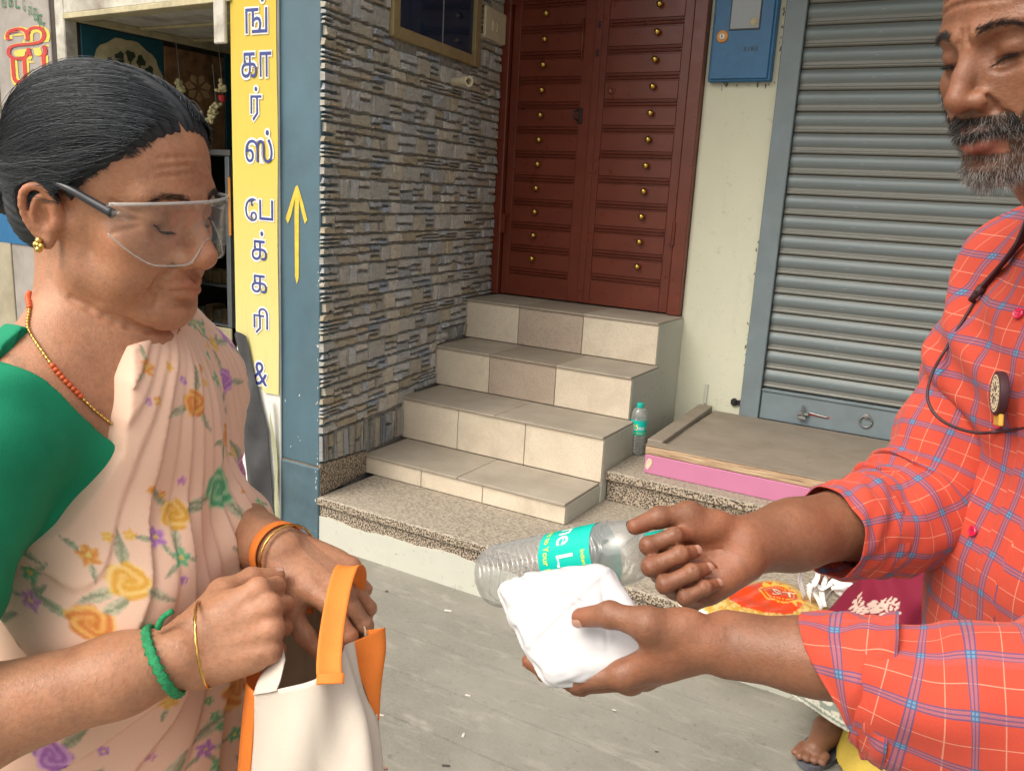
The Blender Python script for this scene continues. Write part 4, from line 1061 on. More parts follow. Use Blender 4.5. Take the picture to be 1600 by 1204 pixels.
def skin_mat(name, base, dark, rough=.44, bump=.34):
    t = NT(name); v = t.coord('Object'); a = t.attr('Col')
    n = t.noise(v, 26, 5, .6); c = t.mix(t.ramp(n, [(.35, 0.), (.7, 1.)]), base, dark)
    fr = t.ramp(t.noise(v, 240, 3, .6), [(.35, .78), (.6, 1.)]); c = t.mix(.6, c, fr, 'MULTIPLY'); bl = t.ramp(t.noise(v, 55, 5, .65, .5), [(.3, (.80, .78, .80)), (.5, (1, 1, 1)), (.72, (1.0, .86, .80))]); c = t.mix(.75, c, bl, 'MULTIPLY')
    c = t.mix(1., c, a, 'MULTIPLY'); t.col(c)
    rr_ = t.ramp(t.noise(v, 16, 4), [(.35, rough-.10), (.68, rough+.10)]); t.l(rr_, t.b.inputs['Roughness'])
    t.p(spec=.42, sss=.22, ssss=.006); t.b.inputs['Subsurface Radius'].default_value = (1.0, .35, .2)
    h = t.math('ADD', t.noise(v, 420, 3, .6), t.math('MULTIPLY', t.noise(v, 900, 2), .6)); h = t.math('ADD', h, t.math('MULTIPLY', t.noise(v, 70, 4), .5))
    t.bump(h, bump, .0016); return t.m
def paint(V, spots, base=(1, 1, 1)):
    """vertex tint from soft spots [(centre, radius, colour, strength)]"""
    c = np.tile(np.array(base, float), (len(V), 1))
    for ce, r, colr, st in spots:
        r = np.broadcast_to(np.asarray(r, float), (3,)); d = np.sqrt((((V-ce)/r)**2).sum(1)); w = np.clip(1.5-d, 0, 1)*st; w = w*w*(3-2*w) if st >= 1 else w
        c = c*(1-w[:, None])+np.array(colr)*w[:, None]
    return c
def frame(y, z):
    """right-handed palm frame from the finger direction and the back-of-hand direction"""
    y = unit(y); z = unit(np.asarray(z, float)-y*(y@np.asarray(z, float))); return np.stack([np.cross(y, z), y, z], 1)
def rotx(a): c, s = math.cos(a), math.sin(a); return np.array([[1, 0, 0], [0, c, -s], [0, s, c]])
def rotz(a): c, s = math.cos(a), math.sin(a); return np.array([[c, -s, 0], [s, c, 0], [0, 0, 1]])
def hand_field(F, wrist, fdir, dorsal, side, flex, thumb, sc=1., spread=(6, 1, -4, -10)):
    """side +1: thumb on local +x (left hand seen from its back has the thumb on the right).
    flex: four (mcp, pip, dip) in degrees; thumb: three direction vectors in hand axes (unit, +x thumb side)."""
    R = frame(fdir, dorsal); w = np.asarray(wrist, float); mm = .001*sc
    def G(v): v = np.array(v, float); v[0] *= side; return w+R@(v*mm)
    mcp = [(25, 87, 0), (5, 91, 3), (-15, 85, 1), (-32, 75, -4)]
    L = [(43, 26, 20), (47, 30, 21), (43, 28, 21), (33, 20, 18)]
    r0 = [(9.8, 8.9, 8.0, 6.6), (10., 9.0, 8.1, 6.7), (9.5, 8.5, 7.7, 6.4), (8.5, 7.5, 6.8, 5.8)]
    Z = R[:, 2]
    F.elli(G((0, 48, -3)), np.array([37, 46, 13.5])*mm, R, .012*sc)
    for i, m in enumerate(mcp):
        F.cone(G((m[0]*.55, 8, -1)), G(m), 14*mm, 11.5*mm, .010*sc)
    F.chain([G((-20, 12, -8)), G((-30, 55, -8))], [15*mm, 12*mm], .014*sc)          # hypothenar
    tips = []; joints = []
    for i, m in enumerate(mcp):
        a = 0; p = np.array(m, float); d0 = rotz(math.radians(-spread[i])*1); pts = [p]; dirs = []
        for j in range(3):
            a += math.radians(flex[i][j]); d = d0@(rotx(-a)@np.array([0, 1., 0])); dirs.append(d); p = p+d*L[i][j]; pts.append(p)
        g = [G(q) for q in pts]
        for j in range(3): F.cone(g[j], g[j+1], r0[i][j]*mm, r0[i][j+1]*mm, (.006 if j == 0 else .0035)*sc)
        for j in (1, 2):                                                             # knuckle swellings
            nrm = d0@(rotx(-math.radians(sum(flex[i][:j])+flex[i][j]*.5))@np.array([0, 0, 1.])); F.elli(G(pts[j]+nrm*2.2), r0[i][j]*mm*.93, None, .004*sc)
        F.elli(G(np.array(m)+[0, -1, 5]), np.array([8.5, 9, 7.5])*mm, R, .007*sc)
        nd = d0@(rotx(-a)@np.array([0, 0, 1.])); up = G(nd)-w; tips.append((g[3], unit(g[3]-g[2]), unit(up), r0[i][3]*mm)); joints.append(g)
    # tendons on the back, creases over the joints and across the palm
    for i, m in enumerate(mcp): F.cone(G((m[0]*.96, m[1]-8, 7.5)), G((m[0]*.42, 22, 8.5)), 2.6*mm, 2.2*mm, .0055*sc)
    F.cone(G((-6, 30, 11)), G((-18, 66, 9.5)), 1.2*mm, 1.0*mm, .003*sc); F.cone(G((10, 34, 11)), G((-4, 58, 11)), 1.1*mm, .9*mm, .003*sc)
    for i, J in enumerate(joints):
        d0 = rotz(math.radians(-spread[i])); acr = R@(d0@np.array([1., 0, 0])*np.array([side, 1, 1]))
        for j, offs in ((1, (-2.6, 0, 2.6)), (2, (-1.3, 1.3))):
            a_ = unit(J[j]-J[j-1]); b_ = unit(J[j+1]-J[j]); t_ = unit(a_+b_); nn = np.cross(acr, t_); nn = nn if nn@(unit(J[j]-J[j-1])-unit(J[j+1]-J[j])) > 0 else -nn
            if flex[i][j] < 8: nn = np.cross(acr, t_)*(1 if (np.cross(acr, t_))@Z > 0 else -1)
            rj = r0[i][j]*mm
            for o_ in offs: q = J[j]+nn*(rj*1.17)+t_*o_*mm; F.cone(q-acr*rj*.5, q+acr*rj*.5, .55*mm, .55*mm, .0016*sc, True)
            q = J[j]-nn*rj*1.0; F.cone(q-acr*rj*.7, q+acr*rj*.7, .8*mm, .8*mm, .002*sc, True)
    for pts_ in (((26, 62, -13.5), (8, 66, -15), (-12, 70, -14), (-30, 62, -14)), ((26, 70, -12), (12, 56, -16), (-8, 46, -17), (-28, 36, -17)), ((22, 66, -14), (8, 50, -17), (2, 28, -18), (4, 8, -17))):
        q = cr([G(v) for v in pts_], 10)
        for a_, b_ in zip(q[:-1], q[1:]): F.cone(a_, b_, 1.0*mm, 1.0*mm, .0030*sc, True)
    # thumb
    c = np.array([20., 16, -9]); ln = (44, 33, 28); rr = (14.5, 11.8, 10.3, 8.2); pts = [c]
    for d, l in zip(thumb, ln): pts.append(pts[-1]+unit(d)*l)
    g = [G(q) for q in pts]
    F.cone(g[0], g[1], rr[0]*mm, rr[1]*mm, .016*sc); F.cone(g[1], g[2], rr[1]*mm, rr[2]*mm, .006*sc); F.cone(g[2], g[3], rr[2]*mm, rr[3]*mm, .004*sc)
    F.elli(g[2], rr[2]*1.04*mm, None, .004*sc)
    F.elli((g[0]*.45+g[1]*.55)+R@np.array([-6*side, 0, -4])*mm, np.array([14, 25, 13])*mm, R, .012*sc)     # thenar
    F.cone(g[1], joints[0][0]*.6+w*.4, 8*mm, 9*mm, .016*sc)                          # web
    tips.append((g[3], unit(g[3]-g[2]), None, rr[3]*mm)); joints.append(g)
    return dict(R=R, tips=tips, joints=joints, G=G, w=w)
def nail(tip, d, up, r, parent, mat='nail', sc=1.):
    """thin curved plate on the back of a fingertip"""
    d = unit(d); up = unit(np.asarray(up)-d*(d@np.asarray(up))); s = np.cross(d, up); V = []
    for a in np.linspace(-.62, 1.0, 9):
        hw = .80*r*math.sqrt(max(0, 1-max(0, (abs(a-.15)/.88))**4))
        for b in np.linspace(-1, 1, 7):
            ang = b*hw/r*.95; y = a*r*.72
            V.append(tip+d*y+s*(math.sin(ang)*r*1.0)+up*(math.cos(ang)*r*1.065-max(0, a-.6)*r*.30+.0001))
    return mk('nail', V, grid_faces(9, 7), mat, parent, smooth=True)
def strands(paths, r, name, mat, parent, cols=None, taper=True, seg=3):
    """many hairs as one mesh: paths (n, m, 3)"""
    paths = np.asarray(paths); n, m, _ = paths.shape
    T = np.gradient(paths, axis=1); T /= np.linalg.norm(T, axis=2, keepdims=True)+1e-9
    u = np.cross(T, np.array([.31, .52, .79])); u /= np.linalg.norm(u, axis=2, keepdims=True)+1e-9; w = np.cross(T, u)
    rad = np.broadcast_to(np.asarray(r, float).reshape(-1, 1), (n, 1))*(np.linspace(1, .25, m)[None] if taper else np.ones((1, m)))
    th = np.linspace(0, 2*np.pi, seg, endpoint=False)
    V = paths[:, :, None, :]+rad[:, :, None, None]*(np.cos(th)[None, None, :, None]*u[:, :, None, :]+np.sin(th)[None, None, :, None]*w[:, :, None, :])
    base = (np.arange(n)*m*seg)[:, None, None]; i = (np.arange(m-1)*seg)[None, :, None]; j = np.arange(seg)[None, None, :]; k = (j+1) % seg
    Q = np.stack([base+i+j, base+i+k, base+i+seg+k, base+i+seg+j], -1).reshape(-1, 4)
    at = None if cols is None else {'Col': np.repeat(np.asarray(cols), m*seg, axis=0)}
    o = mk(name, V.reshape(-1, 3), Q, mat, parent, smooth=True, attrs=at); tag(o, kind='stuff'); return o
def grad(prims, X, e=.0008):
    g = np.stack([field_eval(prims, X+np.eye(3, dtype=np.float32)[i]*e)-field_eval(prims, X-np.eye(3, dtype=np.float32)[i]*e) for i in range(3)], 1)
    return g/(np.linalg.norm(g, axis=1, keepdims=True)+1e-9)
def settle(prims, X, off=0., it=4):
    X = np.asarray(X, np.float32).copy()
    for _ in range(it):
        d = field_eval(prims, X); X = X-(d-off)[:, None]*grad(prims, X)*.9
    return X

def near_prims(fld, c, r): return [p for p in fld.p if np.all(p[4] < np.asarray(c)+r) and np.all(p[5] > np.asarray(c)-r)]
# ================================================================== WOMAN
skin_mat('woman_skin', (.51, .255, .148), (.42, .20, .112)); simple('nail', (.50, .29, .22), .3, var=.08, vs=60)
woman = thing('person', 'woman with grey black tied hair in green blouse and floral peach saree holding bag', 'person', (-.72, .51, 0))
WH_O = np.array([-.7290, .5099, 1.3890]); WH_R = body_frame(16, 10.5, 4.5); WH_S = .942
WT_O = P(190, 572, .83); WT_R = body_frame(16, 7, 0); WT = (WT_R, WT_O)
def wl(v): return WT_O+WT_R@np.array(v, float)
wf = torso_field(WT, .121, True, .145)
def hp(x, y, z): return WH_O+WH_R@np.array([x, y, z])*WH_S
wf.cone(wl((0, -.012, .0)), WH_O+WH_R@np.array([0, -.018, -.050])*WH_S, .054, .050, .03)
wf.cone(wl((.0, .012, -.01)), WH_O+WH_R@np.array([0, .028, -.075])*WH_S, .038, .034, .035)
whead = head_field(True).xf(WH_R, WH_O, WH_S); wf.join(whead)
# soft chin and throat
wf.elli(WH_O+WH_R@np.array([0, .045, -.085])*WH_S, np.array([.030, .036, .016]), WH_R, .02)
# right arm (near)
W_RS = wl((-.150, -.012, -.045)); W_RE = P(-235, 1185, .66); W_RW = P(282, 1024, .735)
wf.cone(W_RS, W_RE, .050, .042, .03); wf.chain([W_RE, W_RE*.7+W_RW*.3, W_RW*.8+W_RE*.2, W_RW], [.040, .042, .031, .027], .02)
# left arm (far)
W_LS = wl((.112, -.014, -.048)); W_LE = P(300, 800, .97); W_LW = P(440, 862, .86)
wf.cone(W_LS, W_LE, .048, .040, .03); wf.chain([W_LE, W_LE*.6+W_LW*.4, W_LW], [.038, .038, .0265], .02)
iR, iU, iF = AX_R, AX_U, AX_F        # picture right / up / away, used as plain world directions
wrh = hand_field(wf, W_RW, P(420, 958, .75)-W_RW, .25*iU-.85*iF+.1*iR, -1,
                 [(78, 82, 50), (84, 84, 50), (88, 84, 50), (90, 84, 50)], [(.5, .8, -.45), (.1, .85, -.6), (-.25, .85, -.6)], .92)
wlh = hand_field(wf, W_LW, P(545, 925, .835)-W_LW, .72*iU-.60*iF+.25*iR, 1,
                 [(40, 35, 25), (45, 40, 25), (50, 45, 30), (55, 50, 30)], [(.55, .8, -.35), (.2, .9, -.5), (.05, .9, -.45)], .88)
def box_of(fld, pad=.006):
    return np.min([p[4] for p in fld.p], 0)-pad, np.max([p[5] for p in fld.p], 0)+pad
def groove(fld, R, O, S, lines, r=.0007, k=.003):
    for pts in lines:
        q = settle(fld.p, np.array([O+R@(np.array(v)*.001)*S for v in cr(pts, 9)]), r*.25, 4)
        for a_, b_ in zip(q[:-1], q[1:]): fld.cone(a_, b_, r, r, k, True)
wl_ = []
for z_ in (52, 60, 69): wl_.append([(-40, 84, z_-3), (-15, 95, z_+1), (12, 95, z_), (38, 85, z_-4)])
for s in (-1, 1):
    wl_ += [[(s*50, 74, 14), (s*58, 64, 17), (s*64, 54, 22)], [(s*50, 74, 8), (s*58, 64, 7), (s*65, 54, 6)], [(s*49, 74, 2), (s*56, 66, -3), (s*62, 56, -8)]]
    wl_ += [[(s*20, 92, -4), (s*30, 90, -7), (s*42, 82, -4)], [(s*27, 88, -52), (s*31, 84, -66), (s*30, 80, -78)], [(s*20, 100, -33), (s*30, 90, -44), (s*36, 80, -60)], [(s*4, 95, 30), (s*4.5, 95, 20)]]
wfh = Field(); wfh.p = near_prims(wf, WH_O, .13); n0_ = len(wfh.p); groove(wfh, WH_R, WH_O, WH_S, wl_, .0006, .0036)
groove(wfh, WH_R, WH_O, WH_S, [[(-40, 40, -96), (-10, 58, -104), (20, 56, -104), (44, 36, -96)], [(-50, 10, -92), (-20, 40, -112), (20, 40, -112)]], 0.0009, .006); wf.p += wfh.p[n0_:]
wf.elli(settle(wfh.p, np.array([hp(-.046, .078, -.012)]), 0, 4)[0], .0016, None, .001)
hb = box_of(whead); hb = (np.minimum(hb[0], WT_O-[.20, .12, .12])*[1, 1, 0]+[0, 0, WT_O[2]-.10], hb[1]); hb[0][0] = -1.02; hb[1][0] = -.47; hb[1][1] = .82
def hand_box(h, *more, pad=.022):
    q = np.array([h['w']]+[g for J in h['joints'] for g in J]+list(more)); return q.min(0)-pad, q.max(0)+pad
rb, lb_ = hand_box(wrh, W_RE, pad=.045), hand_box(wlh, W_LE, pad=.045)
body_lo = np.array([-1.2, -.02, .62]); body_hi = np.array([-.25, .90, 1.56])
V, Q = mesh_multi(wf, [(hb[0], hb[1], .0017), (rb[0], rb[1], .0018), (lb_[0], lb_[1], .0018), (body_lo, body_hi, .005)])
hl = (V-WH_O)@WH_R/WH_S             # head-local coordinates
def hp(x, y, z): return WH_O+WH_R@np.array([x, y, z])*WH_S
spots = [(hp(0, .097, -.055), (.030*.94, .014, .010), (.80, .50, .48), .55)]
for s in (-1, 1):
    spots += [(hp(s*.032, .09, .004), .015, (.68, .60, .58), .4), (hp(s*.05, .06, -.015), .022, (1.0, .84, .76), .5), (hp(s*.079, -.012, .005), .028, (1.02, .80, .72), .6)]
spots += [(hp(0, .11, -.026), .014, (1.05, .86, .80), .6), (hp(.0, .09, .06), .05, (1.06, 1.02, .97), .4)]
for h_ in (wrh, wlh):
    for J in h_['joints'][:4]: spots += [(J[0], .011, (.86, .70, .66), .5), (J[1], .009, (.84, .70, .66), .5), (J[3], .010, (1.1, .92, .86), .5)]
wc = paint(V, spots)
# brows: darker skin under the hairs
wbody = mk('body', V, Q, 'woman_skin', woman, smooth=True, attrs={'Col': wc})
for (tp, d, up, r) in [t for t in wrh['tips'][:4]+wlh['tips'][:4]]: nail(tp, d, up, r, woman)
for h_, s_ in ((wrh, -1), (wlh, 1)):
    tp, d, up, r = h_['tips'][4]; nail(tp, d, h_['R']@np.array([.75*s_, 0, .6]), r, woman)

# ---- clothing follows the body field
WTORSO = torso_field(WT, .121, True, .145)
def interp(z, zs, xs): return np.interp(z, zs, xs)
simple('green_blouse', (.008, .235, .12), .75, var=.10, vs=30, bump=.18, bs=700, spec=.25)
bf = Field(); bf.p = list(WTORSO.p); bf.cone(W_RS, W_RS*.35+W_RE*.65, .056, .056, .03); bf.cone(W_LS, W_LS*.4+W_LE*.6, .052, .050, .03)
armR = unit(W_RE-W_RS)
def blouse_post(X, d):
    l = (X-WT_O.astype(np.float32))@WT_R.astype(np.float32); ax = np.abs(l[:, 0])
    zn = np.interp(ax, [0, .066, .105, .121, .131, .17], [-.085, -.055, -.009, .017, .027, .08])
    zn = np.where(l[:, 1] < -.02, np.maximum(zn, .0+.5*ax), zn)
    # sleeve creases run round the arm near the armpit, soft pulls across the chest
    q = (X-W_RS)@armR; w = np.clip(1-np.abs(l[:, 0]+.13)/.09, 0, 1)
    d = d-.0022*w*np.sin(q*95+3*np.sin(l[:, 1]*30))-.0012*np.sin(l[:, 0]*60+l[:, 2]*95+2*np.sin(l[:, 2]*25))*np.clip(-l[:, 2]*8, 0, 1)
    d = np.maximum(d, l[:, 2]-zn)
    return np.maximum(d, -(d+.0045)) if False else d
V, Q = mesh_field(bf, [-1.18, .02, WT_O[2]-.36], [-.45, .85, WT_O[2]+.09], .0026, .006, blouse_post)
blouse = mk('blouse', V, Q, 'green_blouse', woman, smooth=True)
# saree: torso plus skirt, pleats fanning from the left shoulder
sf = Field(); sf.p = list(WTORSO.p)
sf.cone(W_LS, W_LS*.6+W_LE*.4, .052, .050, .03)
hipc = wl((0, -.01, -.50)); ft = np.array([hipc[0], hipc[1], .10])
sf.cone(hipc, ft, .145, .19, .08)
APEX = np.array([.06, .12])
def saree_coords(X):
    l = (X-WT_O)@WT_R; dx, dz = l[:, 0]-APEX[0], APEX[1]-l[:, 2]
    r = np.sqrt(dx*dx+dz*dz)+1e-6; phi = np.arctan2(dx, np.maximum(dz, .004)); return l, phi, r
def saree_post(X, d):
    l, phi, r = saree_coords(X)
    xe = np.interp(l[:, 2], [-.26, -.20, -.178, -.157, -.134, -.114, -.082, -.049, -.021, .010, .036, .046, .056], [-1.2, -.30, -.160, -.140, -.126, -.112, -.093, -.077, -.072, -.060, -.042, -.008, .06])
    ph = phi+.035*np.sin(r*13)+.02*np.sin(r*31+phi*6)
    u = ph*12.5+.6; wv = u-np.floor(u); fold = np.where(wv < .78, wv/.78, (1-wv)/.22)         # one gentle flank, one steep
    amp = np.clip(.0018+.019*(r-.08), .0018, .0088)*(.65+.35*np.sin(np.floor(u)*2.4))
    amp = amp*np.where(phi > .45, np.clip(1-(phi-.45)*2, .2, 1), 1)
    d = d-amp*fold-.0016*np.sin(l[:, 0]*70-l[:, 2]*40+3*np.sin(l[:, 2]*21))
    return np.maximum(d, (xe-l[:, 0])*.75)
def flora(a, b, seed=3):
    """printed pattern: roses, small blossoms and grey-green leaves on peach; a,b in metres"""
    r = np.random.default_rng(seed); n = len(a); base = np.array([.84, .56, .42])
    col = np.tile(base, (n, 1)); k = .5+.5*np.sin(a*41+2*np.sin(b*33))*np.sin(b*37); col = col*(1+.06*(k[:, None]-.5))
    amin, amax, bmin, bmax = a.min(), a.max(), b.min(), min(b.max(), 1.2); pts = []
    def free(p, R):
        return all((p[0]-q[0])**2+(p[1]-q[1])**2 > (R+q[2])**2*.5 for q in pts)
    pal = {'p': ((.36, .12, .46), (.66, .36, .66)), 'g': ((.05, .36, .17), (.36, .66, .38)), 'o': ((.66, .20, .03), (.86, .50, .12)), 'y': ((.72, .36, .03), (.88, .62, .22)), 'm': ((.50, .14, .40), (.74, .44, .60))}
    mot = []
    for R, cnt in ((.025, 90), (.016, 260), (.009, 600), (.005, 800)):
        for _ in range(cnt):
            p = (r.uniform(amin, amax), r.uniform(bmin, bmax))
            if free(p, R*1.35): pts.append((p[0], p[1], R*1.35)); mot.append((p[0], p[1], R, r.choice(list('pgoygoym')), r.uniform(0, 6.28)))
    for (x, y, R, c, rot) in mot:
        w = np.nonzero((np.abs(a-x) < R*2.6) & (np.abs(b-y) < R*2.6))[0]
        if not len(w): continue
        da, db = a[w]-x, b[w]-y; rr = np.hypot(da, db); th = np.arctan2(db, da)+rot
        # leaves and stems first
        if R > .008:
            for q in range(3 if R > .012 else 2):
                ang = rot*1.7+q*2.2; ca, sa = math.cos(ang), math.sin(ang); u = da*ca+db*sa; v = -da*sa+db*ca
                e = ((u-R*1.45)/(R*.85))**2+(v/(R*.33*(1.1-np.clip((u-R*.7)/(R*2), 0, 1))))**2
                m = np.clip((1-e)*3, 0, 1)*.8; tone = np.where(np.abs(v) < R*.05, .62, 1.0)*np.where(np.sin(u/R*16+np.abs(v)/R*14) > .3, .85, 1.05)
                lc = np.array([.30, .36, .23]) if q % 2 else np.array([.46, .48, .33])
                col[w] = col[w]*(1-m[:, None])+(lc*tone[:, None])*m[:, None]
                m = ((np.abs(v+.1*R*np.sin(u/R*3)) < R*.05) & (u > 0) & (u < R*1.9)); col[w[m]] = (.27, .30, .19)
        dk, lt = map(np.array, pal[c]); big = R > .014
        edge = R*((.86+.05*np.sin(5*th)+.05*np.sin(8*th+1)) if R > .014 else (.80+.13*np.sin(5*th)+.07*np.sin(9*th+1)))
        if big: tone = .5+.5*np.sin(2*th+rr/R*15+1.2*np.sin(3*th)); tone = np.clip((tone-.25)*1.7, 0, 1)*np.clip(.25+.95*rr/R, 0, 1)
        else: tone = np.clip(rr/R*1.3, 0, 1)*(.6+.4*np.sin(5*th+rr/R*4))
        m = np.clip((edge-rr)/(R*.14), 0, 1)[:, None]*.93; cc = dk*(1-tone[:, None])+lt*tone[:, None]
        if not big: cc = np.where((rr < R*.22)[:, None], np.array([.75, .55, .15]), cc)
        col[w] = col[w]*(1-m)+cc*m
    return np.clip(col, 0, 1)
V, Q = mesh_field(sf, [-1.10, .12, WT_O[2]-.42], [-.42, .86, WT_O[2]+.10], .0023, .013, saree_post)
V2, Q2 = mesh_field(sf, [-1.10, .12, .12], [-.42, .95, WT_O[2]-.415], .006, .013, saree_post)
l_, phi, r_ = saree_coords(np.vstack([V, V2])); cl = flora(np.arctan2(l_[:, 0], l_[:, 1]+.12)*.20, -l_[:, 2])
t = NT('floral_print'); v = t.coord('Object'); a_ = t.attr('Col'); wv_ = t.noise(v, 900, 2); t.col(t.mix(.12, a_, t.ramp(wv_, [(.3, .5), (.7, 1.)]), 'MULTIPLY')).p(rough=.72, spec=.25, sheen=.15)
t.bump(wv_, .12, .001)
saree = mk('saree', np.vstack([V, V2]), np.vstack([Q, Q2+len(V)]), 'floral_print', woman, smooth=True, attrs={'Col': cl})
# feet below the hem, sandals
for s in (-1, 1):
    c = np.array([hipc[0], hipc[1], 0])+WT_R[:, 0]*s*.08; f_ = unit(WT_R[:, 1]*[1, 1, 0]); ff = Field()
    ff.cone(c+[0, 0, .16], c+[0, 0, .06], .036, .034, .02); ff.chain([c+[0, 0, .045]-f_*.04, c+[0, 0, .05]+f_*.06, c+[0, 0, .028]+f_*.13], [.032, .036, .024], .02)
    for q in range(5): ff.cone(c+[0, 0, .026]+f_*.13+WT_R[:, 0]*(q-2)*.014, c+[0, 0, .022]+f_*(.165-.006*abs(q-1.5))+WT_R[:, 0]*(q-2)*.015, .010, .008, .006)
    lo_, hi_ = box_of(ff); V, Q = mesh_field(ff, lo_, hi_, .004); mk('foot', V, Q, 'woman_skin', woman, smooth=True, attrs={'Col': np.ones((len(V), 3))})

# ---- hair: a close cap combed back to a knot, with single hairs over it
t = NT('dark_hair'); a_ = t.attr('Col'); t.col(a_).p(rough=.55, spec=.4)
HM = Field()
def HE(c, r, k=12): HM.elli(hp(*(np.array(c)*.001)), np.array(r)*.001*WH_S, WH_R, k*.001)
HE((0, -8, 49), (76, 94, 81), 5); HE((0, 28, 52), (68, 64, 62), 25); HE((0, -20, 5), (70, 72, 62), 25); HE((0, -62, -20), (48, 32, 44), 25)
HE((-8, -116, 6), (40, 34, 42), 10)
def hairline(l):
    y = l[:, 1]*1000; ax = np.abs(l[:, 0])*1000
    z = np.interp(y, [-75, -40, -26, -14, 2, 14, 30, 45, 58, 70, 80, 90], [-75, -52, -22, 26, 30, 12, 34, 46, 58, 72, 87, 100])
    return z*.001
def hair_post(X, d):
    l = ((X-WH_O)@WH_R/WH_S); hlz = hairline(l)
    d = d-.0016*np.sin(np.arctan2(l[:, 2]-.02, l[:, 0])*46+l[:, 1]*55)*np.clip((.075-np.abs(l[:, 0]))*60, .25, 1)
    part = np.abs(l[:, 0]+.004); d = d+.0045*np.exp(-(part/.0032)**2)*np.clip((l[:, 2]-.06)*60, 0, 1)*np.clip((l[:, 1]+.02)*60, 0, 1)
    d = d+.0042*np.exp(-np.clip(l[:, 2]-hlz, 0, 1)/.010)
    return np.maximum(d, (hlz-l[:, 2])*.6)
lo_, hi_ = box_of(HM); V, Q = mesh_field(HM, lo_, hi_, .0022, 0, hair_post)
hair = mk('hair', V, Q, 'dark_hair', woman, smooth=True, attrs={'Col': np.tile([.018, .021, .025], (len(V), 1))})
# combed strands
rg = np.random.default_rng(21); N = 12000
sx = np.where(rg.random(N) < .5, -1, 1.)
st_y = rg.uniform(-70, 92, N); ang = rg.uniform(0, 1, N)
# starting points: along the parting and along the hairline
u_ = rg.normal(0, 1, (N, 3)); u_ /= np.linalg.norm(u_, axis=1, keepdims=True); u_[:, 2] = np.where(u_[:, 2] < -.5, -u_[:, 2], u_[:, 2])
start = np.array([0, -2, 45.])+u_*np.array([76, 96, 86]); nA = N//4
yy = rg.uniform(-20, 88, nA); zz = hairline(np.stack([np.zeros(nA), yy*.001, np.zeros(nA)], 1))*1000+rg.uniform(0, 14, nA)
start[:nA] = np.stack([sx[:nA]*np.where(yy > 60, np.sqrt(np.maximum(0, 1-((yy-10)/84)**2))*62, 78), yy, zz], 1)
X = settle(HM.p, np.array([WH_O+WH_R@(q*.001)*WH_S for q in start]), .0008)
l = (X-WH_O)@WH_R/WH_S; ok = (l[:, 2] > hairline(l)-.002); X = X[ok]; n = len(X)
off = rg.uniform(.0016, .0042, n); off = np.where(rg.random(n) < .012, rg.uniform(.004, .007, n), off); path = [X.copy()]; knot = np.array([0, -108, 8.])*.001
side = np.sign(l[ok][:, 0]); jit = rg.normal(0, .10, (n, 3))
for i in range(20):
    l = (X-WH_O)@WH_R/WH_S; tgt = np.tile(knot, (n, 1)); tgt[:, 0] = side*.012
    dr = tgt-l; dist = np.linalg.norm(dr, axis=1, keepdims=True); dr = dr/(dist+1e-6)
    front = np.clip((l[:, 1]+.02)/.09, 0, 1)[:, None]
    dr = dr+front*np.stack([side*.75, 0*side-.25, 0*side+.25], 1)*np.clip((l[:, 2:3]-.07)/.05, 0, 1)
    dr = dr+.12*np.sin(l[:, 1:2]*90+jit[:, :1]*20)*np.array([0, 0, 1.])+jit*.5
    w = (dr@WH_R.T); g = grad(HM.p, X.astype(np.float32)); w = w-(w*g).sum(1, keepdims=True)*g; w /= np.linalg.norm(w, axis=1, keepdims=True)+1e-9
    X = settle(HM.p, X+w*np.minimum(.0105, dist*WH_S*.5+.001), 0, 1)+0; path.append(X+grad(HM.p, X.astype(np.float32))*off[:, None])
paths = np.stack(path[1:], 1)
grey = (rg.random(n) < .2)[:, None]; tone = rg.uniform(.6, 1.5, (n, 1))
hc = np.where(grey, np.array([.070, .078, .088])*tone, np.array([.024, .029, .035])*tone)
strands(paths, rg.uniform(.00015, .00028, n), 'hair_strands', 'dark_hair', hair, hc)
# wisps at the hairline and nape
m = 900; yy = rg.uniform(-30, 86, m); zz = hairline(np.stack([0*yy, yy*.001, 0*yy], 1))*1000+rg.normal(0, 3.2, m)
st_ = np.stack([np.where(rg.random(m) < .75, -1, 1)*np.where(yy > 60, np.sqrt(np.maximum(0, 1-((yy-10)/84)**2))*62, 78), yy, zz], 1)
WFH = near_prims(wf, WH_O, .13)
X = settle(WFH, np.array([WH_O+WH_R@(q*.001)*WH_S for q in st_]), .0006); pth = [X]; jd = rg.normal(0, .16, (m, 3))
for i in range(7):
    w = (np.array([0, -1., .25])+jd)@WH_R.T; g = grad(WFH, X.astype(np.float32)); w = w-(w*g).sum(1, keepdims=True)*g; w /= np.linalg.norm(w, axis=1, keepdims=True)
    X = settle(WFH, X+w*.0042, .0008+.0006*i, 1); pth.append(X)
strands(np.stack(pth, 1), .00018, 'hair_wisps', 'dark_hair', hair, np.tile([.030, .030, .031], (m, 1))*rg.uniform(.5, 2.2, (m, 1)))
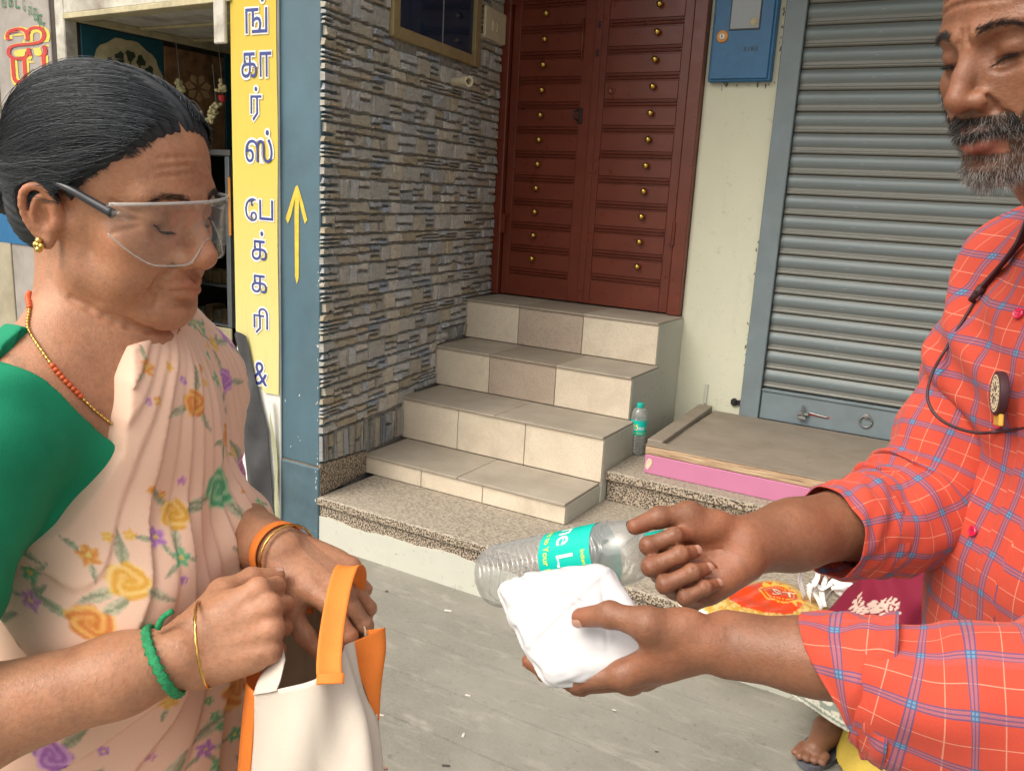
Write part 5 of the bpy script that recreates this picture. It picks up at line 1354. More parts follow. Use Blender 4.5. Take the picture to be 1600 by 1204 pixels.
# eyebrows and lashes
def brow_lash(R, O, S, prims, parent, seed, dens=1., browc=(.02, .017, .015), zshift=0, lid_z=3.4):
    r = np.random.default_rng(seed); ps, cs = [], []
    for s in (-1, 1):
        for i in range(int(210*dens)):
            t_ = r.random(); x = s*(12+36*t_); y = 96-14*t_**1.6; z = 28+7*math.sin(t_*2.6)-5*t_+r.normal(0, 1.5)+zshift
            ps.append((x, y, z)); cs.append((s*(.75+.2*t_), -.2, .55-.75*t_))
    b = settle(prims, np.array([O+R@(np.array(q)*.001)*S for q in ps]), .0002); D = np.array(cs)+r.normal(0, .14, (len(cs), 3)); D = (D/np.linalg.norm(D, axis=1, keepdims=True))@R.T
    pa = np.stack([b+D*k_*.0028*S+grad(prims, b.astype(np.float32))*(.0004+.0006*k_*.5) for k_ in range(3)], 1)
    strands(pa, .00019*S*1.1, 'eyebrow_hairs', 'dark_hair', parent, np.tile(browc, (len(ps), 1))*r.uniform(.6, 1.6, (len(ps), 1)))
    ps, cs = [], []
    for s in (-1, 1):
        for i in range(90):
            t_ = r.random(); x = s*(25+19*t_); ps.append((x, 94-8*t_, lid_z-2.6*math.sin(math.pi*t_))); cs.append((s*(-.1+.6*(t_-.2)), .75, -.55))
    b = settle(prims, np.array([O+R@(np.array(q)*.001)*S for q in ps]), -.0002); D = np.array(cs)+r.normal(0, .10, (len(cs), 3)); D = (D/np.linalg.norm(D, axis=1, keepdims=True))@R.T
    pa = np.stack([b+D*q*.0035*S+np.array([0, 0, .0006])*q*q for q in range(3)], 1)
    strands(pa, .00026*S, 'lashes', 'dark_hair', parent, np.tile((.008, .007, .007), (len(ps), 1)))
brow_lash(WH_R, WH_O, WH_S, WFH, woman, 5)

# ---- things she wears
def clear_sheet(name, tint=.94, rough=.04, fmin=.05, fmax=.55, milk=0.):
    """thin clear plastic: mostly see-through, mirror-like at glancing angles"""
    t = NT(name); tr = t.n('BsdfTransparent'); tr.inputs[0].default_value = (tint, tint, tint*.99, 1); g = t.n('BsdfGlossy'); g.inputs['Roughness'].default_value = rough
    lw = t.n('LayerWeight'); lw.inputs['Blend'].default_value = .5; f = t.math('MULTIPLY_ADD', t.math('POWER', lw.outputs['Facing'], 2.6), fmax-fmin, fmin)
    mx = t.n('MixShader'); t.l(f, mx.inputs[0]); t.l(tr.outputs[0], mx.inputs[1]); t.l(g.outputs[0], mx.inputs[2])
    if milk:
        df = t.n('BsdfDiffuse'); df.inputs[0].default_value = (.8, .82, .82, 1); m2 = t.n('MixShader'); m2.inputs[0].default_value = milk; t.l(mx.outputs[0], m2.inputs[1]); t.l(df.outputs[0], m2.inputs[2]); mx = m2
    t.l(mx.outputs[0], t.t.nodes['Material Output'].inputs['Surface']); t.t.nodes.remove(t.b); return t.m
clear_sheet('clear_lens', .98, .04, .02, .36, .018)
simple('smoke_plastic', (.035, .037, .045), .22, var=.05); simple('gold', (.72, .46, .13), .25, 1., var=.1, vs=200); simple('coral_bead', (.62, .10, .025), .35)
gl = thing('safety_glasses', 'clear wraparound safety glasses with smoke grey temples worn by the woman', 'glasses', tuple(hp(0, .1, .01)))
def lens_pt(a, v):
    """a angle round the face, v 0..1 top to bottom"""
    sx_ = math.sin(a)*.079; y = .020+.088*math.cos(a)**.8+.004; nose = math.exp(-(a/.17)**2)
    zt = .030-.010*min(1, abs(a)/1.3)**2; zb = -.029+.024*nose+.026*max(0, (abs(a)-.70)/.55)**1.4
    return hp(sx_, y+.006*(1-v)*.0, zt+(zb-zt)*v)
na, nv = 61, 10; A_ = np.linspace(-1.25, 1.25, na)
G0 = np.array([[lens_pt(a, v) for v in np.linspace(0, 1, nv)] for a in A_]); cen = hp(0, -.02, .01)
nrm = G0-cen; nrm /= np.linalg.norm(nrm, axis=2, keepdims=True); G1 = G0+nrm*.0018
V = np.vstack([G0.reshape(-1, 3), G1.reshape(-1, 3)]); Q = grid_faces(na, nv); n0 = na*nv
rim = []
for i in range(na-1): rim += [(i*nv, n0+i*nv, n0+(i+1)*nv, (i+1)*nv), ((i+1)*nv+nv-1, n0+(i+1)*nv+nv-1, n0+i*nv+nv-1, i*nv+nv-1)]
for j in range(nv-1): rim += [(j+1, n0+j+1, n0+j, j), ((na-1)*nv+j, n0+(na-1)*nv+j, n0+(na-1)*nv+j+1, (na-1)*nv+j+1)]
mk('lens', V, np.vstack([Q, Q[:, ::-1]+n0, np.array(rim)]), 'clear_lens', gl, smooth=True)
clear_sheet('frosted_rim', .9, .12, .10, .5, .28)
mk('brow_rim', *tube([lens_pt(a, -.02) for a in np.linspace(-1.22, 1.22, 60)], .0013, 8), 'frosted_rim', gl, smooth=True)
mk('lower_rim', *tube([lens_pt(a, 1.0) for a in np.linspace(-1.22, 1.22, 80)], .00075, 8), 'frosted_rim', gl, smooth=True)
mk('nose_piece', *tube([hp(-.013, .098, -.004), hp(-.008, .104, .006), hp(0, .106, .010), hp(.008, .104, .006), hp(.013, .098, -.004)], .0016, 8), 'clear_lens', gl, smooth=True)
for s in (-1, 1):
    a = lens_pt(s*1.17, .28); b = hp(s*.0765, .012, .030); c = hp(s*.0745, -.020, .029); d = hp(s*.074, -.036, .012)
    b = hp(s*.0775, .020, .026); c = hp(s*.076, -.010, .0285); d = hp(s*.075, -.028, .022)
    pth = cr([a, a*.5+b*.5, b, c, d], 24); V, F = tube(pth, np.linspace(.0042, .0026, 24), 10)
    mk('temple', V, F, 'smoke_plastic', gl, smooth=True)
    mk('hinge_block', *tube([lens_pt(s*1.0, .25)+WH_R[:, 0]*s*.002, a], [.0040, .0052], 8), 'clear_lens', gl, smooth=True)
def ring(name, label, cat, ctr, axis, rx, r, mat, wob=0, seg=40, group=None, twist=False, ry=None, tilt=None):
    ax = unit(axis); e1 = unit(np.cross(ax, [0.1, .2, 1])); e2 = np.cross(ax, e1); th = np.linspace(0, 2*np.pi, 97)[:-1]; ry = ry or rx
    t = thing(name, label, cat, tuple(ctr), group); pts = np.array([ctr+e1*rx*math.cos(a)+e2*ry*math.sin(a) for a in th]); k_ = len(pts)
    V = []; F = []
    for i in range(k_):
        T = unit(pts[(i+1) % k_]-pts[i-1]); o = unit(pts[i]-ctr); b = np.cross(T, o)
        for j in range(8):
            an = j*math.pi/4; rr = np.array(r if np.ndim(r) else (r, r)); f = 1+(.28*math.sin(i*2*math.pi/4+an*2) if twist else 0)
            V.append(pts[i]+(o*math.cos(an)*rr[0]+b*math.sin(an)*rr[1])*f)
        for j in range(8): F.append((i*8+j, i*8+(j+1) % 8, ((i+1) % k_)*8+(j+1) % 8, ((i+1) % k_)*8+j))
    mk('band', V, F, mat, t, smooth=True); return t
rax = W_RW-W_RE; simple('green_thread', (.02, .26, .10), .8, var=.3, vs=250, bump=.5, bs=400); simple('orange_cloth', (.80, .21, .025), .75, var=.08, vs=25, bump=.2, bs=900)
cg = W_RW-unit(rax)*.014
gt = ring('green_bracelet', 'green braided thread bracelet round the woman\'s near wrist', 'bracelet', cg, rax+.25*iU*np.linalg.norm(rax), .0330, (.0024, .0042), 'green_thread', twist=True, ry=.0315)
mk('loose_end', *tube(cr([cg+iU*.031-iF*.012, cg+iU*.040-iF*.012+iR*.004, cg+iU*.046-iF*.010+iR*.012], 8), .0028, 6), 'green_thread', gt, smooth=True)
ring('gold_bangle', 'thin twisted gold bangle on near wrist beside the green bracelet', 'bangle', W_RW+unit(rax)*.020+iU*.003, rax+.45*iR*np.linalg.norm(rax), .0375, .0013, 'gold', twist=True, ry=.0365, group='gold bangles')
lax = W_LW-W_LE
ring('orange_wristband', 'orange cloth wristband round the woman\'s far wrist', 'wristband', W_LW-unit(lax)*.006, lax, .0300, (.0014, .0060), 'orange_cloth', ry=.0285)
ring('gold_bangle', 'twisted gold bangle on far wrist beside the orange wristband', 'bangle', W_LW+unit(lax)*.010, lax, .0315, .0013, 'gold', twist=True, ry=.030, group='gold bangles')
# necklace resting on the skin
nk = thing('necklace', 'gold chain necklace with small coral orange beads round woman\'s neck', 'necklace', tuple(wl((0, .05, .02))))
np_ = [P(-30, 440, .77), P(5, 455, .735), P(40, 508, .725), P(85, 568, .72), P(130, 625, .735), P(175, 662, .755), P(215, 690, .77)]
cp = settle(wf.p, cr(np_, 90), .0016, 5); mk('chain', *tube(cp, .0009, 6), 'gold', nk, smooth=True)
L_ = np.concatenate([[0], np.cumsum(np.linalg.norm(np.diff(cp, axis=0), axis=1))]); bd, bd2 = MB(), MB()
for i, q in enumerate(np.arange(0, L_[-1], .0042)):
    c = np.array([np.interp(q, L_, cp[:, k_]) for k_ in range(3)]); coral = (i//9) % 3 == 0 or i < 10
    rr = .0027 if coral else .0017; V, F = lathe([(0, -rr), (rr*.8, -rr*.6), (rr, 0), (rr*.8, rr*.6), (0, rr)], 7, rg.normal(0, 1, 3), c, False); (bd if coral else bd2).add(V, F)
tag(bd.out('coral_beads', 'coral_bead', nk, autosmooth=60), kind='stuff'); tag(bd2.out('gold_beads', 'gold', nk, autosmooth=60), kind='stuff')
er = MB(); ec = hp(-.0785, -.006, -.0315)
for (dx, dz, r_) in ((0, .0035, .0032), (-.003, -.0005, .0028), (.003, -.0005, .0028), (0, -.004, .0032), (0, 0, .003)):
    V, F = lathe([(0, -r_), (r_*.8, -r_*.6), (r_, 0), (r_*.8, r_*.6), (0, r_)], 10, WH_R[:, 0], ec+WH_R[:, 1]*dx+WH_R[:, 2]*dz-WH_R[:, 0]*.003, False); er.add(V, F)
er.out('earring', 'gold', woman, autosmooth=60)
# ================================================================== MAN
skin_mat('man_skin', (.275, .122, .068), (.205, .088, .048), .44); simple('man_nail', (.48, .27, .20), .28, var=.08, vs=60)
man = thing('person', 'man with greying beard in orange red plaid shirt handing over food packet', 'person', (.08, .85, 0))
MH_O = np.array([-.0081, .9459, 1.5728])+RH*.006-FH*.010; MH_R = body_frame(16.5, 16.5, .9, False); MH_S = .98
MT_O = P(1792, 394, .83); MT_R = body_frame(12, 9, 0, False); MT = (MT_R, MT_O)
def ml(v): return MT_O+MT_R@np.array(v, float)
def mh(x, y, z): return MH_O+MH_R@np.array([x, y, z])*MH_S
mf = torso_field(MT, .174, False)
mf.cone(ml((0, -.015, 0)), mh(0, -.02, -.055), .058, .055, .03)
mf.cone(ml((0, .015, -.01)), mh(0, .03, -.08), .040, .036, .035)
mhead = head_field(False, 3.2).xf(MH_R, MH_O, MH_S); mf.join(mhead)
M_RS = ml((-.165, -.016, -.052)); M_RE = P(1445, 790, 1.00); M_RW = P(1162, 852, .885)
M_LS = ml((.174, -.012, -.045)); M_LE = P(1700, 1090, .60); M_LW = P(1138, 1006, .70)
mf.cone(M_RS, M_RE, .050, .036, .03); mf.chain([M_RE, M_RE*.62+M_RW*.38, M_RE*.25+M_RW*.75, M_RW], [.034, .041, .035, .031], .02)
mf.cone(M_LS, M_LE, .050, .036, .03); mf.chain([M_LE-iU*.012, M_LE*.5+M_LW*.5-iU*.006, M_LE*.25+M_LW*.75, M_LW], [.034, .031, .0262, .0275], .02)
mrh = hand_field(mf, M_RW, P(1046, 896, .872)-M_RW, .74*iF-.42*iU-.1*iR, -1,
                 [(70, 100, 48), (68, 98, 46), (66, 96, 50), (66, 96, 50)], [(.54, .76, -.48), (.20, .95, -.22), (-.04, .99, -.10)], 1.0, (1, 0, -1, -3))
mlh = hand_field(mf, M_LW, P(1012, 1046, .728)-M_LW, -.85*iU-.30*iF, 1,
                 [(8, 22, 14), (10, 24, 16), (12, 26, 18), (16, 28, 18)], [(.62, .66, -.42), (.10, .86, -.50), (-.10, .96, -.22)], 1.0)
mg = []
for z_ in (54, 63): mg.append([(-40, 84, z_-3), (-15, 95, z_+1), (12, 95, z_), (38, 85, z_-4)])
for s in (-1, 1): mg += [[(s*50, 74, 12), (s*58, 64, 14), (s*64, 54, 18)], [(s*20, 92, -4), (s*30, 90, -7), (s*42, 82, -4)], [(s*20, 100, -33), (s*30, 90, -44), (s*36, 80, -60)], [(s*5, 95, 32), (s*5.5, 95, 22)]]
mfh = Field(); mfh.p = near_prims(mf, MH_O, .13); n0_ = len(mfh.p); groove(mfh, MH_R, MH_O, MH_S, mg, .0008, .0036); mf.p += mfh.p[n0_:]
hb = box_of(mhead); hb = (hb[0]-[0, 0, .03], hb[1])
rb, lb_ = hand_box(mrh, M_RE*.5+M_RW*.5, pad=.04), hand_box(mlh, M_LE*.5+M_LW*.5, pad=.04)
V, Q = mesh_multi(mf, [(hb[0], hb[1], .0017), (rb[0], rb[1], .0017), (lb_[0], lb_[1], .0017), ([-.45, .15, .70], [.55, 1.45, 1.72], .006)])
mfh = Field(); mfh.p = near_prims(mf, MH_O, .13)
spots = [(mh(0, .099, -.055), (.030, .014, .009), (.95, .78, 1.0), .8), (mh(0, .099, -.067), (.028, .018, .010), (1.12, .90, 1.15), 1.)]
for s in (-1, 1):
    lid_ = settle(mfh.p, np.array([mh(s*(.0245+.0020*q), .0915-.0030*max(0, q-2)*.5, .0045-.0026*math.sin(math.pi*q/10)) for q in range(11)]), 0, 5); spots += [(c_, .0026, (.07, .06, .06), 1.) for c_ in lid_]
    spots += [(mh(s*.032, .09, .004), .016, (.74, .66, .62), .5), (mh(s*.05, .062, -.012), .022, (1.12, 1.0, .92), .5)]
spots += [(mh(0, .112, -.022), .013, (1.12, .95, .88), .6), (mh(0, .09, .06), .05, (1.10, 1.05, .98), .5)]
for h_, w_ in ((mrh, .5), (mlh, .5)):
    for J in h_['joints'][:4]: spots += [(J[0], .012, (.84, .70, .66), .5), (J[1], .010, (.8, .68, .64), .5), (J[3], .011, (1.25, 1.05, .98), .6)]
    R_ = h_['R']; spots += [(h_['G']((0, y, -16)), .034, (1.45, 1.28, 1.2), .8) for y in (25, 60)]
    spots += [(h_['joints'][4][3], .016, (1.3, 1.1, 1.05), .6)]
# beard shadow on the skin itself
def beard_mask(l):
    """1 inside the beard, l head-local metres"""
    x, y, z = np.abs(l[:, 0])*1000, l[:, 1]*1000, l[:, 2]*1000
    tops = np.interp(x, [0, 22, 30, 40, 50, 60, 75], [-72, -68, -48, -42, -32, -10, 20])
    m = np.clip((tops-z)/5, 0, 1)*np.clip((y-2)/8, 0, 1)
    mu = np.clip((-41-z)/2, 0, 1)*np.clip((z+60)/2, 0, 1)*np.clip((36-x)/5, 0, 1)*np.clip((y-60)/10, 0, 1)       # moustache
    jn = np.clip((x-25)/3, 0, 1)*np.clip((40-x)/4, 0, 1)*np.clip((-44-z)/4, 0, 1)*np.clip((y-50)/10, 0, 1)
    lip = (x < 27) & (z > -76) & (z < -60) & (y > 70)
    sp = np.clip(1-np.hypot(x/15, (z+80)/5.5), 0, 1)*(z < -72)*1.5                                                   # bare patch below the lip
    m = m*(z > np.interp(y, [0, 30, 60, 90], [-66, -82, -98, -116]))
    m = np.maximum(np.maximum(m, mu), jn); m = np.where(lip, 0, m)
    return np.clip(m-np.clip(sp, 0, .6), 0, 1)
l = (V-MH_O)@MH_R/MH_S; bm = beard_mask(l)*(np.linalg.norm(l, axis=1) < .18)
mc = paint(V, spots); mc = mc*(1-.62*bm[:, None])
mbody = mk('body', V, Q, 'man_skin', man, smooth=True, attrs={'Col': mc})
for (tp, d, up, r) in mrh['tips'][:4]+mlh['tips'][:4]: nail(tp, d, up, r, man, 'man_nail')
for h_, s_ in ((mrh, -1), (mlh, 1)):
    tp, d, up, r = h_['tips'][4]; nail(tp, d, h_['R']@np.array([.55*s_, 0, .8]), r, man, 'man_nail')
brow_lash(MH_R, MH_O, MH_S, mfh.p, man, 9, 1.3, (.020, .016, .014), 0, 4.2)
# beard and moustache hairs
rg = np.random.default_rng(31); cand = l[bm > .25]; cm = (cand[:, 2] > -.0605) & (np.abs(cand[:, 0]) < .036); cand = np.vstack([cand, cand[cm], cand[cm]]); nb = 15000
base = cand[rg.integers(0, len(cand), nb)]+rg.normal(0, .0009, (nb, 3)); w_ = MH_O+(base@MH_R.T)*MH_S; w_ = settle(mfh.p, w_, -.0003, 3)
x, y, z = base[:, 0]*1000, base[:, 1]*1000, base[:, 2]*1000
mus = (z > -60) & (np.abs(x) < 36)
D = np.stack([np.sign(x)*np.clip(np.abs(x)/40, .05, 1)*np.where(mus, .50, .15), np.where(mus, .12, .18), np.where(mus, -.85, -1.)], 1)+rg.normal(0, .30, (nb, 3))
D /= np.linalg.norm(D, axis=1, keepdims=True); D = D@MH_R.T; g = grad(mfh.p, w_.astype(np.float32)); ln = np.where(mus, .0075, np.where(z < -75, .0068, .005))*rg.uniform(.6, 1.3, nb)
pa = []; curl = rg.normal(0, .22, (nb, 3))
for k_ in range(5):
    t_ = k_/4; pa.append(w_+D*(ln*t_)[:, None]+curl*(ln*t_*t_)[:, None]+g*(ln*np.where(mus, .30, .34)*(t_-.45*t_*t_))[:, None])
greyp = np.where(mus, .16, np.interp(z, [-105, -85, -60, -20], [.62, .55, .28, .12]))
gm = (rg.random(nb) < greyp)[:, None]; tone = rg.uniform(.55, 1.35, (nb, 1))
strands(np.stack(pa, 1), np.where(gm[:, 0], .000125, .00012), 'beard', 'dark_hair', man, np.where(gm, np.array([.46, .44, .42])*tone, np.array([.014, .012, .011])*tone))
# close cropped hair cap (mostly above the picture)
HM2 = Field(); HM2.elli(mh(0, -.008, .049), np.array([.075, .093, .081])*MH_S, MH_R, .005); HM2.elli(mh(0, .024, .055), np.array([.066, .062, .062])*MH_S, MH_R, .025); HM2.elli(mh(0, -.04, .0), np.array([.066, .056, .06])*MH_S, MH_R, .025)
def hp2(X, d):
    l = (X-MH_O)@MH_R/MH_S; z = np.interp(l[:, 1]*1000, [-75, -40, -26, -14, 2, 16, 30, 45, 60, 75, 95], [-75, -52, -22, 26, 10, 2, 40, 62, 82, 96, 110])*.001
    return np.maximum(d+.0015*vnoise(X, 700, 2, 1), (z-l[:, 2])*.6)
lo_, hi_ = box_of(HM2); V, Q = mesh_field(HM2, lo_, hi_, .003, 0, hp2); mk('hair', V, Q, 'dark_hair', man, smooth=True, attrs={'Col': np.tile([.011, .010, .009], (len(V), 1))})

# ---- plaid cloth
t = NT('plaid_cloth'); v = t.coord('Object'); PER = .041
pu, pv = t.attr('pu', 'Fac'), t.attr('pv', 'Fac')
def stripes(x):
    f = t.math('MULTIPLY', t.math('SUBTRACT', t.math('FRACT', t.math('DIVIDE', x, PER)), .5), PER); a = t.math('ABSOLUTE', f)
    band = t.math('LESS_THAN', a, .0034)
    l0 = t.math('LESS_THAN', a, .0005); l1 = t.math('LESS_THAN', t.math('ABSOLUTE', t.math('SUBTRACT', a, .0030)), .00055)
    wh = t.math('GREATER_THAN', a, PER/2-.00042)
    return band, t.math('MAXIMUM', l0, l1), wh
bu, lu, wu = stripes(pu); bv, lv, wv_ = stripes(pv)
c = t.ramp(t.noise(v, 9, 4), [(.3, (.49, .060, .034)), (.7, (.56, .072, .041))])
wvn = t.noise(v, 1100, 2)
c = t.mix(t.math('MULTIPLY', t.math('MAXIMUM', wu, wv_), .38), c, (.78, .50, .36))
c = t.mix(t.math('MULTIPLY', t.math('MAXIMUM', bu, bv), .62), c, (.25, .13, .19))
c = t.mix(t.math('MULTIPLY', t.math('MULTIPLY', bu, bv), .85), c, (.09, .27, .42))
c = t.mix(t.math('MULTIPLY', t.math('MAXIMUM', lu, lv), .68), c, (.045, .05, .15))
c = t.mix(.16, c, t.ramp(wvn, [(.3, .45), (.7, 1.)]), 'MULTIPLY')
t.col(c).p(rough=.78, spec=.22, sheen=.1); t.bump(t.math('ADD', wvn, t.math('MULTIPLY', t.noise(v, 60, 4), .8)), .22, .0015)
simple('red_button', (.62, .012, .07), .25, var=.05, coat=.3)
MTOR = torso_field(MT, .174, False)
tf = Field(); tf.p = list(MTOR.p); tf.cone(M_RS, M_RS*.62+M_RE*.38, .053, .058, .04); tf.cone(M_LS, M_LS*.62+M_LE*.38, .060, .062, .04)
tf.elli(ml((0, .03, -.42)), (.175, .125, .22), MT_R, .06)
def tcoord(X):
    l = (X-MT_O)@MT_R; return l, np.arctan2(l[:, 0], l[:, 1]+.06)*.175, -l[:, 2]
def shirt_w(l, u, v_):
    w = .0035*np.sin(u*52+3.2*np.sin(v_*7)+v_*9)*np.clip(v_*3, .15, 1)+.0022*np.sin(v_*46-u*38+2.2*np.sin(u*17))+.0016*vnoise(np.stack([u, v_, 0*u], 1), 28, 4, 2)
    # drag lines from the far armpit
    q = np.clip(1-np.hypot(l[:, 0]+.14, l[:, 2]+.13)/.15, 0, 1); w = w+.005*q*np.sin((l[:, 0]*.6+l[:, 2])*105)
    return w
def shirt_post(X, d):
    l, u, v_ = tcoord(X)
    front = np.clip(l[:, 1]*20, 0, 1)
    w = shirt_w(l, u, v_)
    d = d-w-.0018*front*(np.abs(l[:, 0])<.0165)
    nz = np.interp(np.abs(l[:, 0]), [0, .03, .075, .11], [-.03, .02, .062, .10]); nz = np.where(l[:, 1] < -.0, .035+.3*np.abs(l[:, 0]), nz)
    d = np.maximum(d, l[:, 2]-nz)
    hem = -.60+.045*np.cos(np.clip(np.arctan2(l[:, 0], l[:, 1])*2, -3.1, 3.1)); return np.maximum(d, hem-l[:, 2])
lo_, hi_ = np.array([-.30, .28, MT_O[2]-.62]), np.array([.62, 1.36, MT_O[2]+.12])
V, Q = mesh_field(tf, lo_, hi_, .0032, .014, shirt_post)
l_, u_, v_ = tcoord(V); pk = (np.abs(l_[:, 0]) < .0165) & (l_[:, 1] > 0)
shirt = mk('shirt', V, Q, 'plaid_cloth', man, smooth=True, attrs={'pu': u_+.010+.012*pk, 'pv': v_+.004*pk+.012})
def sleeve(name, pts, rad, flat, nu, nv, seed, creases, phase, tilt=0., droop=None):
    """cloth tube: centre points, radii; creases [(s0, width, amp, freq)] bunch it along its length"""
    p = cr(pts, nv); r = cr(np.array(rad)[:, None], nv)[:, 0]; T = np.gradient(p, axis=0); L = np.concatenate([[0], np.cumsum(np.linalg.norm(np.diff(p, axis=0), axis=1))]); T /= np.linalg.norm(T, axis=1)[:, None]
    u = np.array([0, 0, 1.]); V = []; PU, PV = [], []; rr = np.random.default_rng(seed); ph = rr.uniform(0, 6.28, 12)
    th = np.linspace(0, 2*np.pi, nu, endpoint=False); rm = np.mean(rad)
    for i in range(nv):
        u = unit(u-T[i]*(u@T[i])); w = np.cross(T[i], u); f = i/(nv-1); R = np.full(nu, r[i])
        for (s0, wd, am, fr, tw) in creases:
            env = math.exp(-((f-s0)/wd)**2); R = R+am*env*np.sin(fr*(f-s0)*6.28+tw*np.sin(th+ph[0])+1.3*np.sin(2*th+ph[1]))*(.55+.45*np.cos(th+ph[2]))
        R = R+.0018*np.sin(3*th+ph[3]+f*5)+.0014*np.sin(5*th+ph[4]-f*9)+.0012*np.sin(8*th+f*14+ph[5])
        if droop is not None: R = R+droop*np.clip(-np.cos(th), 0, 1)**2*(math.sin(math.pi*min(1, f*1.15)) if f < .87 else max(0, (1-f)/.13)*.9)
        V.append(p[i]+T[i]*(tilt*f*f*(np.cos(th)-.6))[:, None]+(np.cos(th)*R)[:, None]*u+(np.sin(th)*R*flat)[:, None]*w); PU.append((th-np.pi)*rm+phase[0]); PV.append(np.full(nu, L[i]+phase[1]))
    V = np.array(V); V = np.transpose(V, (1, 0, 2)).reshape(-1, 3); PU = np.array(PU).T.ravel(); PV = np.array(PV).T.ravel()
    F = grid_faces(nu, nv, True); V2 = np.vstack([V, V]); n_ = len(V)
    return V, F, PU, PV
def cloth_tube(name, *a, parent=None, thick=.0011, **k):
    V, F, PU, PV = sleeve(name, *a, **k)
    o = mk(name, V, F[:, ::-1], 'plaid_cloth', parent, smooth=True, attrs={'pu': PU, 'pv': PV})
    m = o.modifiers.new('thickness', 'SOLIDIFY'); m.thickness = thick; m.offset = -1; return o
# far sleeve: shoulder, bent elbow, rolled cuff on the forearm
far = [M_RS+MT_R[:, 0]*.03, M_RS*.62+M_RE*.38-iU*.004, M_RE*.9+M_RS*.1-iU*.004, M_RE*.80+M_RW*.20-iU*.008, M_RE*.60+M_RW*.40-iU*.004]
cloth_tube('sleeve', far, [.058, .061, .071, .064, .054], .95, 72, 130, 3, [(.52, .16, .0075, 7, 1.2), (.75, .14, .0065, 8, 1.5), (.2, .14, .004, 5, 1.)], (.012, .02), parent=shirt)
cloth_tube('cuff', [M_RE*.66+M_RW*.34-iU*.006, M_RE*.55+M_RW*.45-iU*.006, M_RE*.44+M_RW*.56-iU*.006], [.0565, .0550, .0500], .95, 72, 30, 4, [(.5, .5, .0015, 2, 1.)], (.03, .01), parent=shirt)
near = [M_LS-MT_R[:, 0]*.02, M_LS*.6+M_LE*.4, M_LE*.94+M_LS*.06-iU*.012, M_LE*.66+M_LW*.34-iU*.022, M_LE*.40+M_LW*.60-iU*.014]
cloth_tube('sleeve', near, [.068, .067, .074, .068, .050], .88, 84, 150, 8, [(.45, .16, .0055, 5, 1.), (.70, .16, .0040, 5, 1.4)], (.018, .0), parent=shirt)
cloth_tube('cuff', [M_LE*.49+M_LW*.51-iU*.016, M_LE*.38+M_LW*.62-iU*.014, M_LE*.255+M_LW*.745-iU*.010], [.0575, .0510, .0400], .90, 84, 34, 6, [(.5, .5, .0012, 2, 1.)], (.0, .022), parent=shirt, tilt=.036)
# collar
cv, cu, cw = [], [], []
cka = unit(mh(0, -.018, -.06)-ml((0, -.012, 0))); ckc = ml((0, -.012, .0))+cka*.030; ckf = unit(MT_R[:, 1]-cka*(cka@MT_R[:, 1])); ckR = np.stack([np.cross(ckf, cka), ckf, cka], 1)
for a in np.linspace(-math.pi*.90, math.pi*.90, 70):
    front = max(0, abs(a)/(math.pi)-.55)/.35
    for j, b in enumerate(np.linspace(0, 1, 9)):
        f = b; rise = .052-.055*front**1.2
        if f < .45: q = f/.45; rad = .070+.004*q; z = rise-.040*(1-q)
        else: q = (f-.45)/.55; rad = .076+.024*q+.012*front*q; z = rise-.002-(.034+.020*front)*q**1.1
        # a=0 at the nape; the stand follows the lean of the neck
        cv.append(ckc+ckR@np.array([math.sin(a)*rad*1.04, -math.cos(a)*rad*1.08+front*.014*(1 if f > .45 else .6), z-.012-front*.018])); cu.append(a*.075); cw.append(b*.06)
o = mk('collar', cv, grid_faces(70, 9), 'plaid_cloth', shirt, smooth=True, attrs={'pu': np.array(cu)+.02, 'pv': np.array(cw)+.013}); m_ = o.modifiers.new('thickness', 'SOLIDIFY'); m_.thickness = .0016
def shirt_hit(x, y):
    d = unit(ray(x, y)); t_ = .3
    for _ in range(90):
        X = np.array([CAM+d*t_], np.float32); e = field_eval(tf.p, X, .3)[0]-.0143-shirt_w(*tcoord(X))[0]
        if e < .0004: break
        t_ += e*.7
    q = CAM+d*t_; return q, grad(tf.p, np.array([q], np.float32))[0]
def button(q, n, parent, r=.0058):
    V, F = lathe([(0, 0), (r, 0), (r, .0016), (r*.86, .0024), (r*.66, .0017), (0, .0015)], 20, n, q, False)
    b = mk('button', V, F, 'red_button', parent, autosmooth=40); e1 = unit(np.cross(n, [0, 0, 1])); e2 = np.cross(n, e1); m = MB()
    for sx_, sy_ in ((1, 1), (1, -1), (-1, 1), (-1, -1)): V, F = lathe([(0, .0014), (.0007, .0014), (.0007, .00185), (0, .00185)], 6, n, q+(e1*sx_+e2*sy_)*.0014, False); m.add(V, F)
    m.out('thread_holes', 'black_plastic', b); return b
for (x_, y_) in ((1593, 490), (1560, 660), (1522, 830)):
    # buttons sit on the middle of the placket
    q, n = shirt_hit(x_, y_); l0 = (q-MT_O)@MT_R
    button(q+n*.0012, n, shirt)
q, n = shirt_hit(1512, 1150); button(q+n*.0012, n, shirt)
